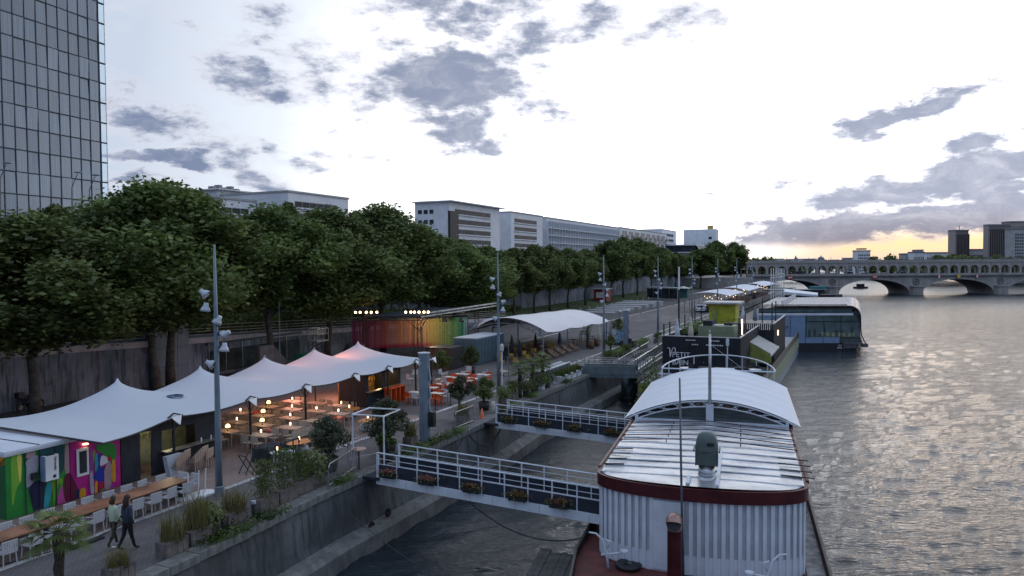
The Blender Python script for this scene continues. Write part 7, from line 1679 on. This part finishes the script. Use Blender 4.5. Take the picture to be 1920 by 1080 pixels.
for x in (-.8, 0, .8): 
    for y in (-.5, .5): b.beam((x, y, 2.6), (x, y, 3.7), .05)
for y in (-.5, .5): b.beam((-.8, y, 3.7), (.8, y, 3.7), .05); b.beam((-.8, y, 3.2), (.8, y, 3.2), .04)
b.beam((-.8, -.5, 3.7), (-.8, .5, 3.7), .05); b.box(-.85, .85, -.55, .55, 2.5, 2.6); b.build('cage', m_gal, o)
b = MB(); [b.beam((-.6, y, 1+.4*i), (.6, y, 1.4+.4*i), .05) or b.beam((.6, y, 1+.4*i), (-.6, y, 1.4+.4*i), .05) for i in range(4) for y in (-.4, .4)]; b.build('scissor_arms', m_blk, o)
o = thing('covered_gear', 'dark piece of covered gear with a leaning pole by the work platform', 'equipment', Q(31.5, 13.6, 3), QA+.5); MB().lathe([(.0, 2.4), (.3, 2.3), (.7, 1.6), (.8, 0)], n=8).build('cover', m_dk, o); MB().beam((.4, -1.0, 2.5), (1.3, -1.6, .9), .09).build('leaning_pole', m_gal, o)
o = thing('thin_pole', 'thin dark pole between the tree trunks behind the tent', 'pole', Q(25.5, 16.5, 3)); MB().tube([(0, 0, 0), (0, 0, 7.2)], .05, 7).build('pole', m_lpole, o); MB().lathe([(.09, 0), (.09, .4)], n=8).build('sleeve', m_lpole, o)
o = thing('stone_mound', 'grey sloping concrete wedge between shelter and green container', 'wedge', Q(24.3, 17.6, 3), QA); MB().add([(0, 0, 0), (4.5, 0, 0), (4.5, .6, 0), (0, .6, 0), (0, 0, 2.6), (1.6, 0, 2.6), (1.6, .6, 2.6), (0, .6, 2.6)], [(0, 1, 5, 4), (1, 2, 6, 5), (2, 3, 7, 6), (3, 0, 4, 7), (4, 5, 6, 7)]).build('wedge', m_conc, o)
# motorcycle by the wall
s, t = QS(52, 768); mc_ = thing('motorcycle', 'dark parked motorcycle with a bright mirror against the stained wall', 'motorcycle', Q(s, t-.3, 3), QA+.15)
for x in (-.72, .72):
    w_ = MB().tube([(x+.27*math.cos(a), 0, .31+.27*math.sin(a)) for a in [2*PI*k/18 for k in range(19)]], .06, 7, False).build('wheel', m_blk, mc_); MB().tube([(x, -.05, .31), (x, .05, .31)], .16, 12).build('hub', m_rail, w_)
b = MB(); b.tube([(-.6, 0, .5), (-.2, 0, .62), (.15, 0, .72), (.45, 0, .95)], [.1, .17, .17, .1], 8); b.tube([(-.2, 0, .35), (.25, 0, .4)], .17, 8); b.build('body', m_blk, mc_, True)
MB().tube([(.3, 0, .82), (.0, 0, .93), (-.25, 0, .86)], [.12, .17, .1], 8).build('tank', mat('dark_gloss', (.02, .02, .03), .2), mc_, True); MB().tube([(-.15, 0, .84), (-.8, 0, .9)], [.13, .11], 8).build('seat', m_dk, mc_, True); MB().box(-1.0, -.6, -.2, .2, .95, 1.3).build('top_case', m_blk, mc_)
b = MB(); b.tube([(.7, -.09, .31), (.45, -.07, 1.0)], .03, 6); b.tube([(.7, .09, .31), (.45, .07, 1.0)], .03, 6); b.build('fork', m_rail, mc_); MB().tube([(.3, -.36, 1.08), (.45, 0, 1.03), (.3, .36, 1.08)], .02, 6).build('handlebar', m_blk, mc_)
for y in (-.33, .33): MB().lathe([(0, -.02), (.07, 0), (0, .02)], (.38, y, 1.25), 10).build('mirror', m_wh, mc_)
MB().lathe([(0, -.08), (.1, -.06), (.1, .06), (0, .08)], (.62, 0, .95), 10).build('headlight', m_rail, mc_)
# white car, far awnings with bulbs
s, t = QS(1316, 585); car('small white car parked facing away beyond the club barge', Q(s, t, 3.0), QA+PI, (.55, .6, .64), 'bright_white', 4.0)
def awning(label, s0, s1, t0, t1, z, tilt, m, nb):
    o = thing('awning_tent', label, 'awning', Q(s0, t0, 3), QA); L, Wd = s1-s0, t1-t0; b = MB(); b.grid(lambda u, v: (L*u, Wd*v, z+tilt*math.sin(PI*v)+.25*math.cos(2*PI*3*u)*(.5-abs(v-.5))), 24, 8); b.build('canopy', m, o, True)
    for i in range(5):
        for y in (0, Wd): MB().beam((L*i/4, y, 0), (L*i/4, y, z), .08).build('post', m_rail, o)
    r = random.Random(int(s0))
    for i in range(nb): MB().lathe([(0, -.09), (.09, 0), (0, .09)], (L*(i+.5)/nb, r.uniform(0, Wd*.8), z-.45-r.random()*.3), 6).build('bulb', m_warm, o)
    MB().box(0, L, Wd*.3, Wd*.7, 0, 1.1).build('counter', mat('dark_counter', (.05, .03, .03), .7), o)
    MB().box(0, L, -.05, 0, 0, 1.0).build('front_panel', mat('grey_front_panel', (.12, .12, .13), .7), o)
    return o
awning('nearer flat white awning with strings of warm bulbs', 122, 142, -7.2, 1.5, 3.2, .5, m_cloth, 12); awning('middle white awning with warm bulbs near the bridge end', 146, 172, -7.6, .5, 3.3, .6, m_cloth, 16); awning('farthest pale awning with reddish end near the bridge', 176, 205, -8, -1, 3.4, .6, m_cloth, 14)
plight('awning_glow', Q(132, -3, 5.4), 60, (1, .5, .25), .3); plight('awning_glow', Q(160, -3, 5.4), 60, (1, .5, .25), .3)
for i in range(6):
    o = DT.at(Q(124+i*7, -2.5+(i % 2)*2, 3.01), QA, f'dark table under the far awnings, {OR[i]} along', 'tables under the far awnings')
# street kit at the far verge
m_rk = mat('red_kiosk_paint', (.18, .02, .015), .6)
s, t = QS(1152, 566, 3.6); o = thing('red_kiosk', 'small dark red kiosk under the trees', 'kiosk', Q(s, t+2, 3.6), QA); MB().box(0, 4, 0, 3, 0, 2.9).build('body', m_rk, o); MB().box(-.3, 4.3, -.3, 3.3, 2.9, 3.1).build('roof', m_bw2, o); MB().box(-.04, 0, .6, 2.4, .9, 2.2).build('shutter', m_pale, o)
s, t = QS(1255, 562, 3); o = thing('glass_shelter', 'glass shelter with grey posts beneath the trees', 'shelter', Q(s, t, 3), QA-.6); MB().box(0, 2, -3, 9, 3.0, 3.2).build('roof', m_bpanel, o); [MB().box(0, .15, y, y+.15, 0, 3).build('post', m_gal, o) for y in (-3, 0, 3, 6, 8.8)]; MB().box(.05, .1, -2.8, 8.7, .3, 2.8).build('pane', m_wg, o)
s, t = QS(1283, 560); o = thing('green_cabin', 'small teal cabin right of the glass shelter', 'cabin', Q(s+4, t, 3), QA); MB().box(0, 2, 0, 2.4, 0, 2.6).build('body', mat('teal_paint', (.03, .10, .10), .6), o); MB().lathe([(2.2, 2.6), (0, 3.2)], (1, 1.2, 0), 8).build('roof', m_pale, o)
s, t = QS(1192, 645); o = thing('dark_planter_stand', 'dark rectangular planter with a thin pole on the open quay', 'planter', Q(s-3, t, 3), QA); MB().box(-.8, .8, -.8, .8, 0, .75).build('box', m_pot, o); MB().tube([(0, 0, .7), (0, 0, 4.0)], .04, 6).build('pole', m_lpole, o); MB().lathe([(0, 4), (.16, 4.05), (.1, 4.3), (0, 4.35)], n=8).build('lantern', m_wh, o)
s, t = QS(1163, 636); o = thing('double_post', 'pair of slim grey posts with a white lantern on the open quay', 'post', Q(s, t, 3), QA); [MB().tube([(0, y, 0), (0, y, h)], .06, 6).build('post', m_lpole, o) for y, h in ((0, 3.4), (.5, 2.6))]; MB().lathe([(0, 3.4), (.14, 3.45), (.1, 3.65), (0, 3.7)], n=8).build('lantern', m_wh, o)
for i in range(18):
    s = 95+i*5.2; o = thing('stub_post', f'pale stub post along the quay road, {OR[i]} from the canopy side', 'bollard', Q(s, 21-.05*i, 3)); MB().lathe([(.12, 0), (.12, .7), (0, .75)], n=8).build('post', m_pale, o)
# crates, small boxes and cables on the pavement
o = thing('cable_ramp', 'dark cable and cover lying on the pavement beside the long table', 'cable', Q(-7.5, -4.6, 3.01), QA); MB().tube([(-3.2, .9, .02), (-1.2, .4, .02), (0, .1, .02), (1.1, .35, .02), (3.2, .9, .02)], .025, 5).build('cable', m_blk, o); MB().box(-.7, .5, -.12, .12, 0, .05).build('cover', m_blk, o)
for i, (s, t) in enumerate([(30, -1), (31.3, 1.2), (29, 2.4), (25.8, 3.5), (28.2, 4.6)]):
    o = WC.at(Q(s, t, 3.01), i*1.3, f'pale chair standing apart beyond the orange tables, {OR[i]} along', 'loose pale chairs')
for i, (s, t) in enumerate([(27.5, 1.6), (30.4, 3.0), (33.2, -1.2)]):
    o = thing('slatted_lounger', f'pale slatted lounge bench beyond the orange tables, {OR[i]} along', 'bench', Q(s, t, 3.01), QA+.5*i); [MB().box(-.7, .7, -.3+k*.1, -.22+k*.1, .3, .34).build('slat', m_bei, o) for k in range(6)]; [MB().box(x, x+.05, -.3, .28, 0, .3).build('leg', m_bei, o) for x in (-.65, .6)]
# ---------------------------------------------------------------- people
def skinned(name, J, E_, mats_, parent, fn, sub=2):
    me = bpy.data.meshes.new(name); me.from_pydata([j[:3] for j in J], E_, []); o = bpy.data.objects.new(name, me); C.objects.link(o)
    sk = o.modifiers.new('skin', 'SKIN'); 
    if not me.skin_vertices: 
        bm = bmesh.new(); bm.from_mesh(me); bm.verts.layers.skin.verify(); bm.to_mesh(me); bm.free()
    for i, j in enumerate(J): me.skin_vertices[0].data[i].radius = (j[3], j[4] if len(j) > 4 else j[3]); me.skin_vertices[0].data[i].use_root = (i == 0)
    su = o.modifiers.new('sub', 'SUBSURF'); su.levels = sub; su.render_levels = sub
    dg = bpy.context.evaluated_depsgraph_get(); dg.update(); ev = o.evaluated_get(dg); m2 = bpy.data.meshes.new_from_object(ev); bpy.data.objects.remove(o)
    m2.materials.clear(); [m2.materials.append(m) for m in mats_]
    for p in m2.polygons: p.material_index = fn(p.center); p.use_smooth = True
    return link(m2, name, parent)
def person(label, loc, rz_, phase, topm, legm, shoem, hairm, hairlen, skin=(.35, .2, .14), handbag=False, h=1.0):
    o = thing('person', label, 'person', loc, rz_); sk = mat('skin', skin, .6)     # walks toward +x
    a = .21*phase; J = [(0, 0, .95, .125, .15), (0, 0, 1.12, .115, .145), (.01, 0, 1.32, .12, .17), (.01, 0, 1.46, .07, .08), (.03, 0, 1.56, .055), (.04, 0, 1.66, .085, .075), (.03, 0, 1.74, .07)]
    E_ = [(0, 1), (1, 2), (2, 3), (3, 4), (4, 5), (5, 6)]
    for sy, ph in ((.095, a), (-.095, -a)):
        k0 = len(J); J += [(0.02*ph, sy, .88, .10), (.42*ph*.7, sy*1.02, .50, .068), (.80*ph-(.10 if ph < 0 else 0), sy*1.05, .10 if ph > 0 else .14, .045), (.80*ph+.06, sy*1.1, .045, .04), (.80*ph+.17, sy*1.15, .035, .03)]; E_ += [(0, k0), (k0, k0+1), (k0+1, k0+2), (k0+2, k0+3), (k0+3, k0+4)]
    for sy, ph in ((1, -a), (-1, a)):
        k0 = len(J); J += [(0.0, sy*.19, 1.40, .065), (.12*ph-.02, sy*.25, 1.14, .05), (.30*ph+.10, sy*.25, .92, .036), (.33*ph+.13, sy*.245, .85, .03)]; E_ += [(2, k0), (k0, k0+1), (k0+1, k0+2), (k0+2, k0+3)]
        kh = len(J)-1; hx, hy, hz = J[kh][:3]
        for f_, (dx, dy, l_) in enumerate(((.02, .012, .07), (.008, .012, .085), (-.006, .01, .08), (-.018, .008, .065))): J.append((hx+dx*1.3, hy+dy*.5*sy-.005, hz-l_, .009)); E_.append((kh, len(J)-1))
        J.append((hx+.04, hy-sy*.02, hz-.02, .010)); E_.append((kh, len(J)-1))
    def fn(c):
        if c.z > 1.50: return 3
        if c.z < .10: return 2
        if c.z < .94 and abs(c.y) < .205: return 1
        if abs(c.y) > .2 and c.z < .90: return 3
        return 0
    bd_ = skinned('body', J, E_, [topm, legm, shoem, sk], o, fn)
    b = MB(); b.lathe([(0, .125), (.06, .11), (.095, .06), (.105, 0), (.10, -.06), (.085, -hairlen), (.04, -hairlen-.02), (0, -hairlen)], (.012, 0, 1.70), 14); b.v = [(x-(.03 if z < 1.66 else .0)-(.02 if z < 1.66 else 0), y, z) if x < .05 else (min(x, .095 if z > 1.70 else .02), y, z) for x, y, z in b.v]; b.build('hair', hairm, o, True)
    f_ = MB(); f_.lathe([(0, .012), (.012, .0), (0, -.02)], (.125, 0, 1.655), 6); f_.build('nose', sk, o); [MB().lathe([(0, .008), (.009, 0), (0, -.008)], (.113, y, 1.685), 6).build('eye', m_blk, o) for y in (.03, -.03)]; MB().box(.108, .118, -.022, .022, 1.612, 1.620).build('mouth', mat('lips', (.25, .08, .07), .5), o)
    b = MB(); P_ = [(.13, .93), (.142, 1.0), (.15, 1.12), (.158, 1.30), (.12, 1.42), (.075, 1.49), (.05, 1.50)]; b.lathe([(r_, z) for r_, z in P_], n=18); b.v = [(x*.86-.0, y*1.22, z) for x, y, z in b.v]; b.build('jacket', topm, o, True)
    if handbag: MB().tube([(.12, -.12, 1.42), (.14, .02, 1.2), (.05, .18, .98)], .008, 4).build('bag_strap', m_blk, o)
    o.scale = (h, h, h); return o
m_hair1, m_hair2 = mat('brown_hair', (.035, .018, .012), .6), mat('dark_reddish_hair', (.03, .010, .008), .6)
m_mint = mat('pale_mint_jumper', (.42, .48, .36), .9, var=.1, bump=.3, bscale=30); m_den = mat('dark_denim_jacket', (.028, .038, .06), .9, var=.3); m_patt = mat('dark_patterned_trousers', (.045, .042, .03), .9, var=1.0, scale=12); m_bt = mat('black_trousers', (.012, .012, .014), .9)
s, t = QS(214, 1026); person('person in a pale mint jumper and dark patterned trousers walking beside the long table', Q(s, t, 3.0), QA-.15, 1, m_mint, m_patt, m_wh, m_hair1, .16, h=.97)
s, t = QS(240, 1031); person('person with long dark hair in a dark jacket and black trousers walking at the right', Q(s, t, 3.0), QA-.05, -1, m_den, m_bt, m_blk, m_hair2, .42, h=1.03)
# ---------------------------------------------------------------- remaining text objects become meshes
dg = bpy.context.evaluated_depsgraph_get()
for o in [q for q in C.objects if q.type == 'FONT']:
    me = bpy.data.meshes.new_from_object(o.evaluated_get(dg)); q = bpy.data.objects.new('lettering', me); C.objects.link(q); q.parent = o.parent; q.location = o.location; q.rotation_euler = o.rotation_euler
    bpy.data.objects.remove(o)
